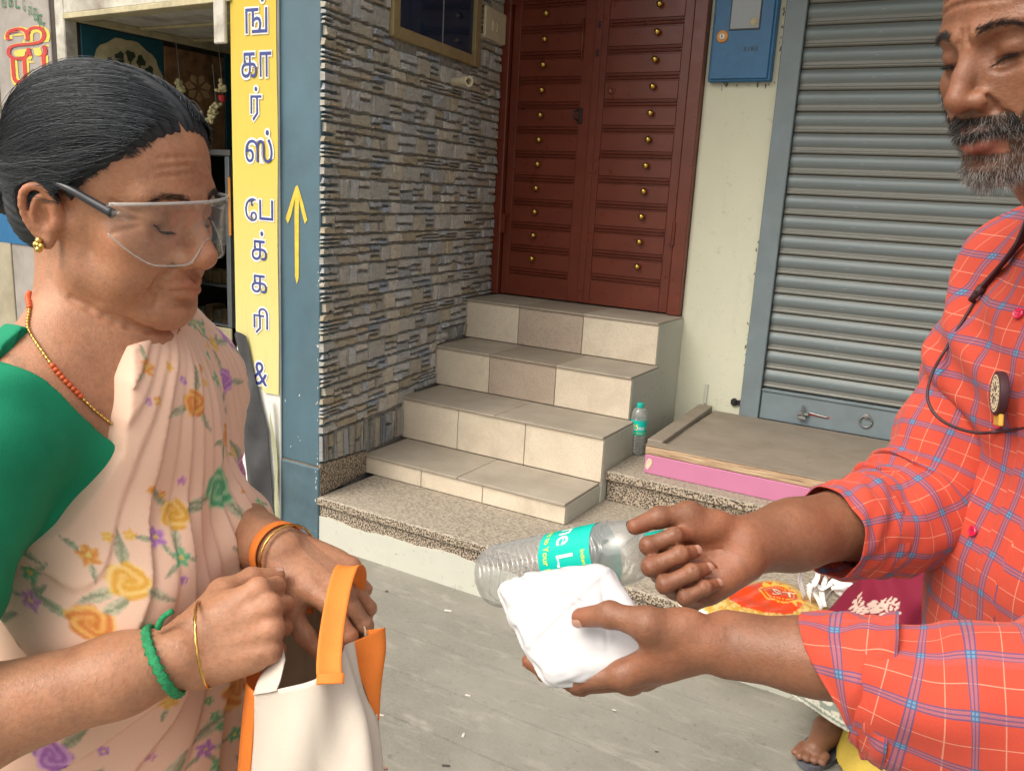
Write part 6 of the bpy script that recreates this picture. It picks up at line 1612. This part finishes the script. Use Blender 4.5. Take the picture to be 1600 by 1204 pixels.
# white wrapped cloth below the shirt, legs and feet
simple('white_cotton', (.74, .74, .74), .8, var=.04, bump=.15, bs=500)
lf = Field(); hc_ = ml((0, -.01, -.50)); gf = np.array([hc_[0], hc_[1], 0]); lf.elli(hc_+[0, 0, -.05], (.17, .15, .2), MT_R, .05)
for s in (-1, 1): lf.cone(hc_+MT_R[:, 0]*s*.07-[0, 0, .1], gf+MT_R[:, 0]*s*.085+[0, 0, .14], .105, .075, .06)
def dh(X, d):
    a = np.arctan2(X[:, 0]-hc_[0], X[:, 1]-hc_[1]); return d-.004*np.sin(a*16+2*np.sin(X[:, 2]*6))
V, Q = mesh_field(lf, [gf[0]-.32, gf[1]-.32, .10], [gf[0]+.32, gf[1]+.32, hc_[2]+.1], .008, .012, dh); mk('wrapped_cloth', V, Q, 'white_cotton', man, smooth=True)
simple('sandal_brown', (.06, .035, .02), .6)
def foot(c, f_, L, parent, skin, sandal=None):
    ff = Field(); c = np.asarray(c, float); c = np.array([c[0], c[1], 0])
    ff.cone(c+[0, 0, .17], c+[0, 0, .06], .038, .036, .02); ff.chain([c+[0, 0, .048]-f_*.045, c+[0, 0, .055]+f_*.06, c+[0, 0, .034]+f_*.14], [.033, .038, .027], .02)
    for q in range(5): ff.cone(c+[0, 0, .030]+f_*.14+L*(q-2)*.0155, c+[0, 0, .026]+f_*(.19-.008*abs(q-1.2))+L*(q-2)*.0175, .0115, .0095, .005)
    lo_, hi_ = box_of(ff); V, Q = mesh_field(ff, lo_, hi_, .003); o = mk('foot', V, Q, skin, parent, smooth=True, attrs={'Col': np.ones((len(V), 3))})
    return o
def sandal(c, f_, L, name, parent, mat='sandal_brown'):
    c = np.array([c[0], c[1], 0]); th = np.linspace(0, 2*np.pi, 28, endpoint=False); ol = [c+f_*(.065+.135*math.cos(a))+L*(.048+.008*math.cos(a))*math.sin(a) for a in th]
    V = [o+[0, 0, .003] for o in ol]+[o+[0, 0, .015] for o in ol]; n_ = 28
    return mk(name, V, [tuple(range(n_))[::-1], tuple(range(n_, 2*n_))]+[(i, (i+1) % n_, n_+(i+1) % n_, n_+i) for i in range(n_)], mat, parent)
fm = unit(MT_R[:, 1]*[1, 1, 0])
for s in (-1, 1): foot(gf+MT_R[:, 0]*s*.085, fm, MT_R[:, 0], man, 'man_skin'); sandal(gf+MT_R[:, 0]*s*.085, fm, MT_R[:, 0], 'sandal', man)
# ================================================================== HELD AND STANDING THINGS
simple('teal_label', (.0, .50, .41), .28, var=.02); simple('label_white', (.80, .82, .80), .35, var=.02); simple('label_yellow', (.78, .72, .03), .35, var=.02)
simple('teal_cap', (.0, .42, .34), .35, var=.03); clear_sheet('pet_shell', .95, .07, .09, .85, .18)
clear_sheet('water', .93, .02, .02, .30)
BL = .232
def bottle_r(h, a):
    w = .0050*np.sin(4*a)
    body = .0348+.0020*np.cos((h+w)/.0132*6.2832)
    r = np.where(h < .012, .0290+.0065*np.sqrt(np.clip(h/.012, 0, 1)), body)
    r = np.where((h > .090) & (h < .158), .0358, r)
    sh = np.clip((h-.168)/.040, 0, 1); r = np.where(h >= .168, .0350*np.sqrt(np.clip(1-sh**2.1, 0, 1))*.66+.0350*(1-sh)*.34*1.0+.0128*sh, r)
    r = np.where((h >= .158) & (h < .170), .0350+.0013*np.cos((h+w*1.2)/.0095*6.2832), r)
    return np.where(h > .206, .0128, np.maximum(r, .0128))
def bottle(name, label, base, axis, face, lab='teal_label', text=True, group='plastic water bottles', turn=0.):
    """base point, axis towards the cap, face: direction the front of the label looks"""
    ax = unit(axis); f = unit(face-ax*(ax@face)); s_ = np.cross(ax, f); b0 = np.asarray(base, float)
    if turn: c, q = math.cos(turn), math.sin(turn); f, s_ = f*c+s_*q, s_*c-f*q
    t = thing(name, label, 'bottle', tuple(b0), group); na, nh = 72, 190
    def surf(rf, h0, h1, na, nh, close=True):
        A_, Hh = np.meshgrid(np.linspace(0, 2*np.pi, na, endpoint=False), np.linspace(h0, h1, nh), indexing='ij'); R = rf(Hh, A_)
        V = b0+ax*Hh[..., None]+(np.cos(A_)*R)[..., None]*f+(np.sin(A_)*R)[..., None]*s_
        return V.reshape(-1, 3), grid_faces(na, nh, True)
    V, F = surf(bottle_r, .0, .212, na, nh); c0 = len(V); V = np.vstack([V, b0+ax*.004]); fs = [tuple(q) for q in F]+[((i+1) % na*nh, i*nh, c0) for i in range(na)]
    mk('shell', V, fs, 'pet_shell', t, smooth=True)
    V, F = surf(lambda h, a: bottle_r(h, a)*.955, .002, .190, 48, 110); c0 = len(V); V = np.vstack([V, b0+ax*.002, b0+ax*.190])
    fs = [tuple(q) for q in F]+[((i+1) % 48*110, i*110, c0) for i in range(48)]+[(i*110+109, (i+1) % 48*110+109, c0+1) for i in range(48)]
    mk('water', V, fs, 'water', t, smooth=True)
    V, F = surf(lambda h, a: .0364+0*h, .092, .156, 72, 3); lb = mk('label_band', V, F, lab, t, smooth=True)
    V, F = lathe([(.0148, .2085), (.0152, .211), (.0152, .226), (.0140, .2285), (0, .2285)], 40, ax, b0, False); mk('cap', V, F, 'teal_cap', t, autosmooth=40)
    V, F = lathe([(.0128, .2), (.0158, .2045), (.0158, .2065), (.0135, .2075)], 32, ax, b0, False); mk('neck_ring', V, F, 'pet_shell', t, smooth=True)
    if text:
        def put(txt, size, a0, h0, mat, nm, sy=1.):
            V, F = text_mesh(txt, 1., .012, 'LEFT'); V = V*size; V[:, 1] *= sy
            if 1:                                            # cut long faces so the print bends round the bottle
                a_ = a0+V[:, 0]/.0366; h = h0+V[:, 1]
                W = b0+ax*h[:, None]+(np.cos(a_)*.0367)[:, None]*f+(np.sin(a_)*.0367)[:, None]*s_
                mk(nm, W, F, mat, lb)
        put('One Litre', .0300, -.55, .1150, 'label_white', 'print'); put('25', .031, -1.92, .1140, 'label_yellow', 'print', 1.2)
        put('Add 1 Litre to Your life', .0105, -1.15, .0985, 'label_yellow', 'print'); put('Indian', .0070, -.25, .1455, 'label_yellow', 'print')
    return t
BB, BC = P(768, 902, 1.0), P(1047, 848, .885); bax = unit(BC-BB); BB = BC-bax*.232
bottle('water_bottle', 'clear water bottle with teal label and cap held out by the bearded man', BB, bax, .80*-iF+.62*iU, turn=.70)
sb = on(993, 714, 2, .3355); sb = np.array([sb[0]+.02, 3.30, .3355])
sb = on(994, 708, 2, .3355)
bottle('water_bottle', 'clear water bottle with teal label standing upright beside the tiled steps', np.array([sb[0], sb[1], .3355]), [0, 0, 1], -iF, turn=1.35)
lb0 = on(1155, 905, 2, ZL+.037); lb1 = on(1100, 925, 2, ZL+.037)
bottle('water_bottle', 'clear water bottle lying on granite ledge behind the man\'s far hand', lb0, lb1-lb0, np.array([0, 0, 1.]), 'label_white', False)

# ---- wrapped food packet on the near hand
simple('packet_white', (.56, .56, .575), .55, var=.03, vs=12)
pc = P(903, 975, .752); pa_ = unit(P(962, 896, .782)-P(803, 924, .775)); pb_ = unit(P(868, 1058, .728)-P(802, 930, .778)); pn = unit(np.cross(pb_, pa_)); pn = pn if pn@(-iF) > 0 else -pn
PB = np.stack([pa_, pb_, pn], 1); PI = np.linalg.inv(PB).T; PR = np.stack([pa_, unit(np.cross(pn, pa_)), pn], 1); fp = Field(); fp.elli(pc, (.078, .082, .05), PR, .01)
def packet_post(X, d):
    l = (X-pc)@PI; x, y, z = l[:, 0]/.0525, l[:, 1]/.0545, l[:, 2]
    q = np.stack([np.abs(l[:, 0])-.0395-.004*np.cos(y*1.4), np.abs(l[:, 1])-.0405-.003*np.cos(x*1.4), np.abs(z)-.0030-.0025*np.cos(x*1.3)*np.cos(y*1.3)], 1); o = np.maximum(q, 0)
    b = np.sqrt((o*o).sum(1))+np.minimum(q.max(1), 0)-.0095
    # folded flap running down to the right corner, crumples and pleated sides
    e = (l[:, 0]*.78-l[:, 1]*.62)-.016; top = z > 0
    b = b-.0024*top*np.clip(e*900, 0, 1)*np.exp(-np.maximum(e, 0)*18)-.0018*np.exp(-((e+.010)/.002)**2)*top-.0014*np.exp(-((l[:, 0]*.5+l[:, 1]*.86+.012)/.0022)**2)*top
    b = b-.0008*np.abs(np.sin(l[:, 0]*58+l[:, 1]*33+2*np.sin(l[:, 1]*70)))-.0024*np.abs(vnoise(X, 42, 4, 2))
    for a_, o_, m_ in ((.4, .018, .0013), (1.15, -.022, .0011), (2.0, .006, .0012), (2.6, -.015, .0010), (.9, .034, .0012)):
        q_ = l[:, 0]*math.cos(a_)+l[:, 1]*math.sin(a_)-o_+.004*np.sin(l[:, 0]*50+l[:, 1]*40+a_*9); b = b+m_*np.clip(1-np.abs(q_)/.0032, 0, 1)*np.clip(.4+.8*np.sin((l[:, 1]*math.cos(a_)-l[:, 0]*math.sin(a_))*45+a_*5), 0, 1)
    edge = np.clip(1-np.abs(z)/.012, 0, 1)*np.clip((np.maximum(np.abs(x), np.abs(y))-.8)*6, 0, 1)
    return b-.0022*edge*np.sin(l[:, 0]*210+l[:, 1]*170+3*np.sin(z*300))
V, Q = mesh_field(fp, pc-.095, pc+.095, .0014, 0, packet_post)
pk_ = mk('food_packet', V, Q, 'packet_white', None, smooth=True); tag(pk_, 'white paper wrapped food packet resting on the man\'s near hand', 'packet')

# ---- cloth bag with orange handles
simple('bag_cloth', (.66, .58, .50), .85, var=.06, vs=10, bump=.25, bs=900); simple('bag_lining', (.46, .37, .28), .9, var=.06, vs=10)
bag = thing('cloth_bag', 'cream cloth bag with orange handles and side gussets held by the woman', 'bag', tuple(P(490, 1100, .74)))
def sheet(name, rows, nu, nv, mat, fold=None, th=.0012):
    """rows: list of curves (points down the cloth), splined both ways"""
    C1 = np.array([cr(r, nv) for r in rows]); S = np.array([cr(C1[:, j], nu) for j in range(nv)]).transpose(1, 0, 2)
    if fold is not None:
        du = np.gradient(S, axis=0); dv = np.gradient(S, axis=1); n_ = np.cross(du, dv); n_ /= np.linalg.norm(n_, axis=2, keepdims=True)+1e-9
        U_, W_ = np.meshgrid(np.linspace(0, 1, nu), np.linspace(0, 1, nv), indexing='ij'); S = S+n_*fold(U_, W_)[..., None]
    o = mk(name, S.reshape(-1, 3), grid_faces(nu, nv), mat, bag, smooth=True); m = o.modifiers.new('thickness', 'SOLIDIFY'); m.thickness = th; m.offset = 0; return o
dn = np.array([0, 0, -1.])
def down(p, k, out): return [p, p+dn*.10+out*.012, p+dn*.22+out*.02, p+dn*.34+out*.016]
sheet('front_panel', [down(P(398, 1082, .735), 0, -.5*iR), down(P(440, 1076, .715), 0, -.2*iF), down(P(500, 1056, .705), 0, -.6*iF), [P(536, 1010, .735), P(556, 1080, .728), P(570, 1160, .722), P(580, 1330, .72), P(584, 1560, .72)], [P(556, 1002, .768), P(574, 1080, .760), P(588, 1150, .752), P(596, 1330, .75), P(598, 1560, .75)]], 60, 60, 'bag_cloth', lambda u, v: .0045*np.sin(u*15+2*v)*np.clip(v*3, 0, 1)*np.clip(u*3-.4, 0, 1)+.0035*np.sin(u*34-5*v)*np.clip(u*2-.9, 0, 1)+.002*np.sin(u*7+v*9))
bk_ = [P(402, 1050, .80), P(432, 1000, .85), P(470, 945, .88), P(520, 950, .88), P(572, 985, .82)]
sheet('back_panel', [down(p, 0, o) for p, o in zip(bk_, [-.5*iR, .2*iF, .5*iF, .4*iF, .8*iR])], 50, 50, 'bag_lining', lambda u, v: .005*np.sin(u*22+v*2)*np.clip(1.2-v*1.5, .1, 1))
sheet('right_gusset', [[P(540, 1006, .764), P(556, 1040, .762), P(572, 1080, .758), P(586, 1125, .753)], [P(566, 997, .775), P(574, 1035, .772), P(582, 1078, .764), P(588, 1125, .755)], [P(595, 981, .80), P(598, 1015, .79), P(594, 1062, .778), P(590, 1125, .758)], [P(573, 984, .822), P(580, 1015, .81), P(585, 1062, .79), P(591, 1125, .762)]], 24, 40, 'orange_cloth', lambda u, v: .004*np.sin(u*6.3)*np.clip(1-v, .2, 1))
sheet('side_panel', [[P(588, 1115, .754), P(594, 1200, .752), P(598, 1330, .75), P(600, 1560, .75)], [P(590, 1115, .775), P(597, 1200, .79), P(602, 1330, .80), P(604, 1560, .80)], [P(585, 1090, .80), P(590, 1200, .83), P(592, 1330, .85), P(592, 1560, .85)]], 16, 40, 'bag_cloth')
sheet('left_gusset', [down(P(400, 1083, .736), 0, -.6*iR), down(P(386, 1066, .748), 0, -.8*iR), down(P(392, 1052, .772), 0, -.7*iR), down(P(433, 1046, .80), 0, -.3*iR)], 24, 50, 'orange_cloth')
def ribbon(name, pts, wdir, w, mat, parent, n=60, th=.0014, fold=0.):
    p = cr(pts, n); T = np.gradient(p, axis=0); T /= np.linalg.norm(T, axis=1)[:, None]; V = []
    wd = np.asarray(wdir, float); wds = cr(wd, n) if wd.ndim == 2 else np.tile(wd, (n, 1))
    for i in range(n):
        s_ = unit(wds[i]-T[i]*(T[i]@wds[i])); nn_ = np.cross(T[i], s_)
        for q in np.linspace(-1, 1, 9): V.append(p[i]+s_*q*w/2+nn_*(.0016*math.cos(q*1.5)+fold*math.sin(i*.4+q*2)))
    o = mk(name, np.array(V), grid_faces(n, 9), mat, parent, smooth=True); m = o.modifiers.new('thickness', 'SOLIDIFY'); m.thickness = th; m.offset = 0; return o
ribbon('handle', [P(516, 1066, .7), P(514, 1035, .708), P(519, 980, .735), P(530, 920, .762), P(541, 887, .782), P(551, 884, .805), P(556, 900, .83), P(548, 940, .862), P(530, 965, .876), P(520, 975, .88)], iR*1.0+.1*iF, .0205, 'orange_cloth', bag, 80)
ribbon('handle_base', [P(517, 1052, .7015), P(516, 1068, .698)], iR, .0225, 'orange_cloth', bag, 8)
ribbon('handle', [P(474, 960, .872), P(472, 935, .872), P(478, 915, .868), P(500, 900, .86)], iR*.9+.2*iF, .020, 'orange_cloth', bag, 30)
# the folded lip of the bag's near corner
sheet('folded_corner', [[P(396, 1085, .733), P(405, 1060, .742), P(425, 1030, .758)], [P(420, 1081, .722), P(432, 1060, .735), P(440, 1010, .752)], [P(432, 1078, .717), P(438, 1062, .73), P(446, 1030, .745)]], 16, 16, 'bag_cloth')

# ---- badge and cord on the shirt
simple('cord_dark', (.045, .016, .022), .55, var=.1); simple('badge_cream', (.70, .62, .42), .5, var=.1, vs=200); simple('badge_gold', (.55, .36, .05), .4)
q1, n1 = shirt_hit(1578, 612)
bd_ = thing('badge', 'round cream badge with dark maroon rim pinned on the plaid shirt', 'badge', tuple(q1))
bn = unit(-.95*iR+.30*iF+.05*iU); bc = q1+n1*.012; e1 = unit(iU-bn*(bn@iU)); e2 = np.cross(bn, e1)
V, F = lathe([(0, -.004), (.0215, -.004), (.0225, -.002), (.0225, .004), (.0205, .005), (.0195, .0042), (0, .0042)], 48, bn, bc, False); mk('rim', V, F, 'cord_dark', bd_, autosmooth=40)
V, F = lathe([(.0192, .0046), (0, .0048)], 48, bn, bc, False); fa = mk('face', V, F, 'badge_cream', bd_)
m = MB()
for k_ in range(22): a = k_*math.tau/22; V, F = lathe([(.0007, .0047), (.0007, .0052), (0, .0052)], 6, bn, bc+e1*.0165*math.cos(a)+e2*.0165*math.sin(a), False); m.add(V, F)
for k_ in range(9): a = k_*math.tau/9+.2; V, F = tube([bc+bn*.005+e1*.004*math.cos(a)+e2*.004*math.sin(a), bc+bn*.005+e1*.012*math.cos(a+.3)+e2*.012*math.sin(a+.3)], .0005, 5); m.add(V, F)
m.out('emblem', 'cord_dark', fa)
V, F = tube([bc-e1*.021-e2*.010, bc-e1*.028, bc-e1*.021+e2*.010], .004, 8); mk('lower_band', *bx(-.012, .012, -.033, -.0205, -.0025, .002, .001, lambda v_: bc+v_[:, :1]*e2+v_[:, 1:2]*e1+v_[:, 2:]*bn), 'badge_gold', bd_)
cdn = thing('lanyard', 'dark neck strap with a thin cord looping over the man\'s shirt', 'lanyard', tuple(q1))
def on_shirt(x_, y_, off=.004): q, n = shirt_hit(x_, y_); return q+n*off
ribbon('strap', [on_shirt(1632, 330, .010), on_shirt(1612, 368, .008), on_shirt(1590, 395, .006), on_shirt(1563, 425, .005), on_shirt(1532, 462, .005)], iR*.8+iU*.6, .0125, 'cord_dark', cdn, 40, .003)
mk('clip', *tube([on_shirt(1540, 452, .005), on_shirt(1522, 474, .005)], [.0048, .0032], 10), 'cord_dark', cdn, smooth=True)
cpx = [(1524, 470), (1500, 508), (1478, 545), (1458, 580), (1449, 615), (1456, 640), (1474, 658), (1500, 670), (1530, 676), (1560, 674), (1600, 668), (1640, 655)]
dep = np.array([(on_shirt(*q, .004)-CAM)@AX_F for q in cpx]); kn = [0, 1, 2, 9, 10, 11]; dep = np.interp(range(12), kn, dep[kn])-.012*np.sin(np.pi*np.clip((np.arange(12)-1)/8, 0, 1))
cp = [P(q[0], q[1], d_) for q, d_ in zip(cpx, dep)]
mk('cord', *tube(cr(cp, 120), .0017, 8), 'cord_dark', cdn, smooth=True)

# ================================================================== seated woman behind the man, mostly hidden
skin_mat('seated_skin', (.24, .115, .07), (.19, .088, .05))
sw_ = thing('person', 'seated person in maroon leaf print saree with grey green border behind the man', 'person', (-.05, 2.5, 0))
sh_p = P(1535, 880, 2.62); skn = P(1418, 938, 2.42); sft = on(1278, 1176, 2, .03)
sfb = Field(); chest = P(1560, 740, 2.70); shd = P(1565, 690, 2.70)
sfb.cone(sh_p, chest, .15, .13, .05); sfb.cone(chest-iR*.11, chest+iR*.11+iU*.02, .07, .07, .05); sfb.cone(shd, shd+iU*.07, .05, .048, .03)
shh = head_field(True).xf(body_frame(35, 10, 0, False), shd+np.array([0, 0, .20]), .93); sfb.join(shh)
s_el = P(1470, 800, 2.62); s_wr = P(1335, 872, 2.78); sfb.cone(chest-iR*.13, s_el, .045, .038, .03); sfb.cone(s_el, s_wr, .038, .026, .02)
shd_ = hand_field(sfb, s_wr, P(1280, 892, 2.76)-s_wr, .8*iU-.5*iF, -1, [(30, 30, 20), (32, 34, 20), (34, 34, 20), (36, 34, 20)], [(.6, .75, -.3), (.3, .95, -.2), (.1, 1, -.1)], .9)
lo_, hi_ = box_of(shh); hbx = hand_box(shd_, pad=.03); lo2, hi2 = box_of(sfb)
V, Q = mesh_multi(sfb, [(hbx[0], hbx[1], .003), (lo_, hi_, .004), (np.maximum(lo2, [-.6, 2.2, .15]), hi2, .008)])
mk('body', V, Q, 'seated_skin', sw_, smooth=True, attrs={'Col': np.ones((len(V), 3))})
HS = Field(); hc3 = shd+np.array([0, 0, .20]); R3 = body_frame(35, 10, 0, False); HS.elli(hc3+R3@np.array([0, -.01, .045]), (.075, .092, .08), R3, .01); HS.elli(hc3+R3@np.array([0, -.11, .0]), (.035, .03, .035), R3, .02)
def hp3(X, d): l = (X-hc3)@R3; return np.maximum(d, (np.interp(l[:, 1], [-.08, -.02, .01, .05, .09], [-.07, -.03, .03, .06, .09])-l[:, 2])*.6)
lo_, hi_ = box_of(HS); V, Q = mesh_field(HS, lo_, hi_, .004, 0, hp3); mk('hair', V, Q, 'dark_hair', sw_, smooth=True, attrs={'Col': np.tile([.012, .011, .010], (len(V), 1))})
ss = Field(); ss.cone(sh_p+[0, 0, .03], skn, .165, .13, .06); ss.cone(sh_p+iR*.15, skn+iR*.20, .15, .13, .08); ss.chain([skn, P(1335, 1050, 2.30), P(1322, 1105, 2.24)], [.13, .145, .16], .06); ss.cone(skn+iR*.2, P(1500, 1110, 2.25), .13, .17, .08)
ss.cone(sh_p+iU*.02, chest+iU*.01, .155, .135, .05); ss.cone(chest-iR*.10, chest+iR*.12, .078, .078, .05)
hemq, hn = P(1245, 1090, 2.2), unit(np.array([P(1245, 1090, 2.2), P(1400, 1166, 2.2)])[1]-P(1245, 1090, 2.2))
hpl = unit(np.cross(hn, iF)); hpl = hpl if hpl[2] > 0 else -hpl
def ss_post(X, d):
    a = (X@hn)*1.0; w = (X-hemq)@hpl
    d = d-.006*np.sin(a*58+3*np.sin(w*9))-.004*np.sin(X[:, 0]*70+X[:, 2]*55)
    return np.maximum(d, -w*.8)
V, Q = mesh_field(ss, [-.65, 1.7, .03], [.62, 3.0, .95], .0042, 0, ss_post)
w = (V-hemq)@hpl; a = V@hn
cS = np.tile([.17, .010, .030], (len(V), 1)); r = np.random.default_rng(12)
g2 = MB
from_i = r.integers(len(V), size=130)
for i in from_i:              # cream vines with small paired leaves
    c = V[i]; dd = V-c; near = np.nonzero((dd*dd).sum(1) < .06**2)[0]; dd = dd[near]
    nrm_ = unit(c-(sh_p*.5+skn*.5)); e1_ = unit(np.cross(nrm_, r.normal(0, 1, 3))); e2_ = np.cross(nrm_, e1_); u, v2 = dd@e1_, dd@e2_; v2 = v2-.010*np.sin(u*60)
    m = (np.abs(v2) < .0022) & (np.abs(u) < .05)
    for q in range(-4, 5):
        for sg in (-1, 1): a_, b_ = u-q*.0135-.004, v2-sg*.0085; rr = a_*.6+b_*sg*.8; tt = -a_*.8*sg+b_*.6; m |= (rr/.0068)**2+(tt/.0036)**2 < 1
    cS[near[m]] = (.52, .38, .32)
band = w < .075
cS[band] = (.16, .185, .155); fl_ = band & (w > .02) & (w < .055) & (np.sin(a*150)*np.sin(w*170+1) > .15); cS[fl_] = (.42, .40, .33)
for w0 in (.004, .016, .060, .070): cS[np.abs(w-w0) < .003] = (.45, .43, .36)
t = NT('maroon_print'); t.col(t.attr('Col')).p(rough=.75, spec=.2)
mk('saree', V, Q, 'maroon_print', sw_, smooth=True, attrs={'Col': cS})
simple('mustard_cloth', (.45, .32, .045), .8, var=.15, vs=20, bump=.2, bs=300)
us = Field(); us.cone(P(1400, 1100, 2.24), P(1372, 1225, 2.20), .10, .125, .04); us.cone(P(1500, 1100, 2.24), P(1480, 1240, 2.20), .10, .12, .04)
def us_post(X, d): return np.maximum(d-.005*np.sin((X@hn)*75), .035-X[:, 2])
V, Q = mesh_field(us, [-.5, 1.75, .0], [.4, 2.6, .6], .006, 0, us_post); mk('underskirt', V, Q, 'mustard_cloth', sw_, smooth=True)
fdir = unit((on(1262, 1195, 2, 0)-on(1330, 1130, 2, 0))*[1, 1, 0]); fL = np.array([-fdir[1], fdir[0], 0]); fL = fL if fL@iR > 0 else -fL
simple('sandal_grey', (.10, .10, .115), .6)
f0 = on(1300, 1150, 2, .02)-fdir*.03
for q, off_ in enumerate((0, .17)):
    c = f0+iR*[1, 1, 0]*off_; foot(c+[0, 0, .0], fdir, fL, sw_, 'seated_skin')
    sandal(c, fdir, fL, 'sandal', sw_, 'sandal_grey')
    pth = cr([np.array([c[0], c[1], .02])+fdir*.05+fL*.047, np.array([c[0], c[1], .075])+fdir*.065+fL*.022, np.array([c[0], c[1], .083])+fdir*.07, np.array([c[0], c[1], .075])+fdir*.065-fL*.026, np.array([c[0], c[1], .02])+fdir*.05-fL*.047], 24)
    ribbon('strap', pth[::4], fdir, .012, 'sandal_grey', sw_, 24, .003)
    pth = [np.array([c[0], c[1], .078])+fdir*.07, np.array([c[0], c[1], .062])+fdir*.115, np.array([c[0], c[1], .045])+fdir*.15]; ribbon('toe_strap', pth, fL, .009, 'sandal_grey', sw_, 12, .003)
# ---- printed rice bag and ribbons on the ledge
rbg = thing('rice_bag', 'orange red and gold printed plastic bag lettered ST lying on granite ledge', 'bag', tuple(on(1215, 935, 2, ZL)))
c_ = on(1217, 930, 2, ZL+.05); ex_ = unit((on(1300, 915, 2, ZL+.03)-on(1120, 950, 2, ZL+.03))*[1, 1, 0]); ey_ = np.array([-ex_[1], ex_[0], 0]); c_ = c_-ex_*.07
nu, nv = 90, 60; U_, W_ = np.meshgrid(np.linspace(-1, 1, nu), np.linspace(-1, 1, nv), indexing='ij')
def bag_z(u, v): return .055*(1-u**4)**.5*(1-v**4)**.5+.004*np.sin(u*9+v*4)*(1-u*u)*(1-v*v)+.003*np.sin(v*17-u*6)*(1-u*u)*(1-v*v)
def bag_pt(u, v, o=0): return c_*[1, 1, 0]+ex_*(u*.21)[..., None]+ey_*(v*.135)[..., None]+np.array([0, 0, 1.])*(ZL+.004+bag_z(u, v)+o)[..., None]
top = bag_pt(U_, W_).reshape(-1, 3); bot = top.copy(); bot[:, 2] = ZL+.002
x, y = U_.ravel()*.21, W_.ravel()*.135; cb_ = np.tile([.60, .42, .16], (nu*nv, 1)); rr = np.hypot((x-.015)/.125, y/.10)
cb_ = np.where((vnoise(np.stack([x, y, 0*x], 1), 120, 3, 2) > .05)[:, None], cb_, np.array([.48, .28, .05])); cb_[rr < 1.] = (.62, .055, .012)
ro = np.hypot(x-.07, y); cb_[(ro < .062) & (ro > .056)] = (.66, .40, .05); cb_[(ro < .046) & (ro > .043)] = (.66, .40, .05); cb_[(np.abs(x) > .195)] = (.70, .68, .62)
ang = np.arctan2(y, x-.07); cb_[(ro > .062) & (ro < .075+.008*np.sin(ang*14)) & (x > .06)] = (.66, .42, .06)
t = NT('bag_print'); t.col(t.attr('Col')).p(rough=.25, spec=.5, coat=.3)
mk('printed_sack', np.vstack([top, bot]), np.vstack([grid_faces(nu, nv), grid_faces(nu, nv)[:, ::-1]+nu*nv]), 'bag_print', rbg, smooth=True, attrs={'Col': np.vstack([cb_, cb_])})
V, F = text_mesh('ST', .075, .01); lo_ = V.mean(0); V = V-lo_
W = bag_pt((.07-V[:, 1])/.21*1.0, V[:, 0]/.135*1.0, .0025) if False else bag_pt((.07+V[:, 0]*.7+V[:, 1]*.6)/.21, (-V[:, 0]*.6+V[:, 1]*.7)/.135, .0025)
mk('lettering', W, F, 'bread_cream', rbg)
simple('white_ribbon', (.78, .78, .78), .6)
rb0 = on(1275, 925, 2, ZL+.06)
rt = thing('ribbon_knot', 'knotted white cloth ribbons on top of the printed plastic bag', 'ribbon', tuple(rb0))
for pts in (((1258, 935), (1250, 905), (1254, 888), (1268, 884), (1278, 896), (1272, 912), (1262, 922)), ((1262, 912), (1272, 925), (1284, 950), (1272, 948), (1264, 930), (1268, 912)), ((1270, 905), (1284, 920), (1297, 912), (1310, 898), (1330, 886)), ((1252, 892), (1270, 884), (1284, 886), (1290, 900), (1284, 925), (1288, 948)), ((1290, 940), (1300, 922), (1312, 912), (1328, 914))):
    ribbon('loop', [P(x_, y_, 2.60-.012*(k_ % 3)) for k_, (x_, y_) in enumerate(pts)], np.array([iR*math.cos(.5*k_)+iU*math.sin(.5*k_)+.5*iF for k_ in range(len(pts))]), .015, 'white_ribbon', rt, 40, .0015, .001)
nb_ = Field(); kc = P(1315, 922, 2.56)
for k_ in range(7): r = np.random.default_rng(50+k_); nb_.cone(kc+r.normal(0, .018, 3), kc+r.normal(0, .022, 3), .010, .007, .006)
lo_, hi_ = box_of(nb_); V, Q = mesh_field(nb_, lo_, hi_, .003); mk('knot', V, Q, 'white_ribbon', rt, smooth=True)
simple('grey_plastic', (.16, .14, .14), .35, var=.3, vs=30)
gb = Field(); gc = P(1352, 905, 2.6)
for k_ in range(6): r = np.random.default_rng(70+k_); a = gc+iR*(k_-3)*.022-iU*(k_-3)*.008; gb.cone(a-iU*.05+r.normal(0, .008, 3), a+iU*.045+r.normal(0, .008, 3), .018, .012, .006)
lo_, hi_ = box_of(gb); V, Q = mesh_field(gb, lo_, hi_, .004)
tag(mk('plastic_bag', V, Q, 'grey_plastic', None, smooth=True), 'crumpled dark grey plastic bag beside the white ribbons on the lap', 'plastic bag')
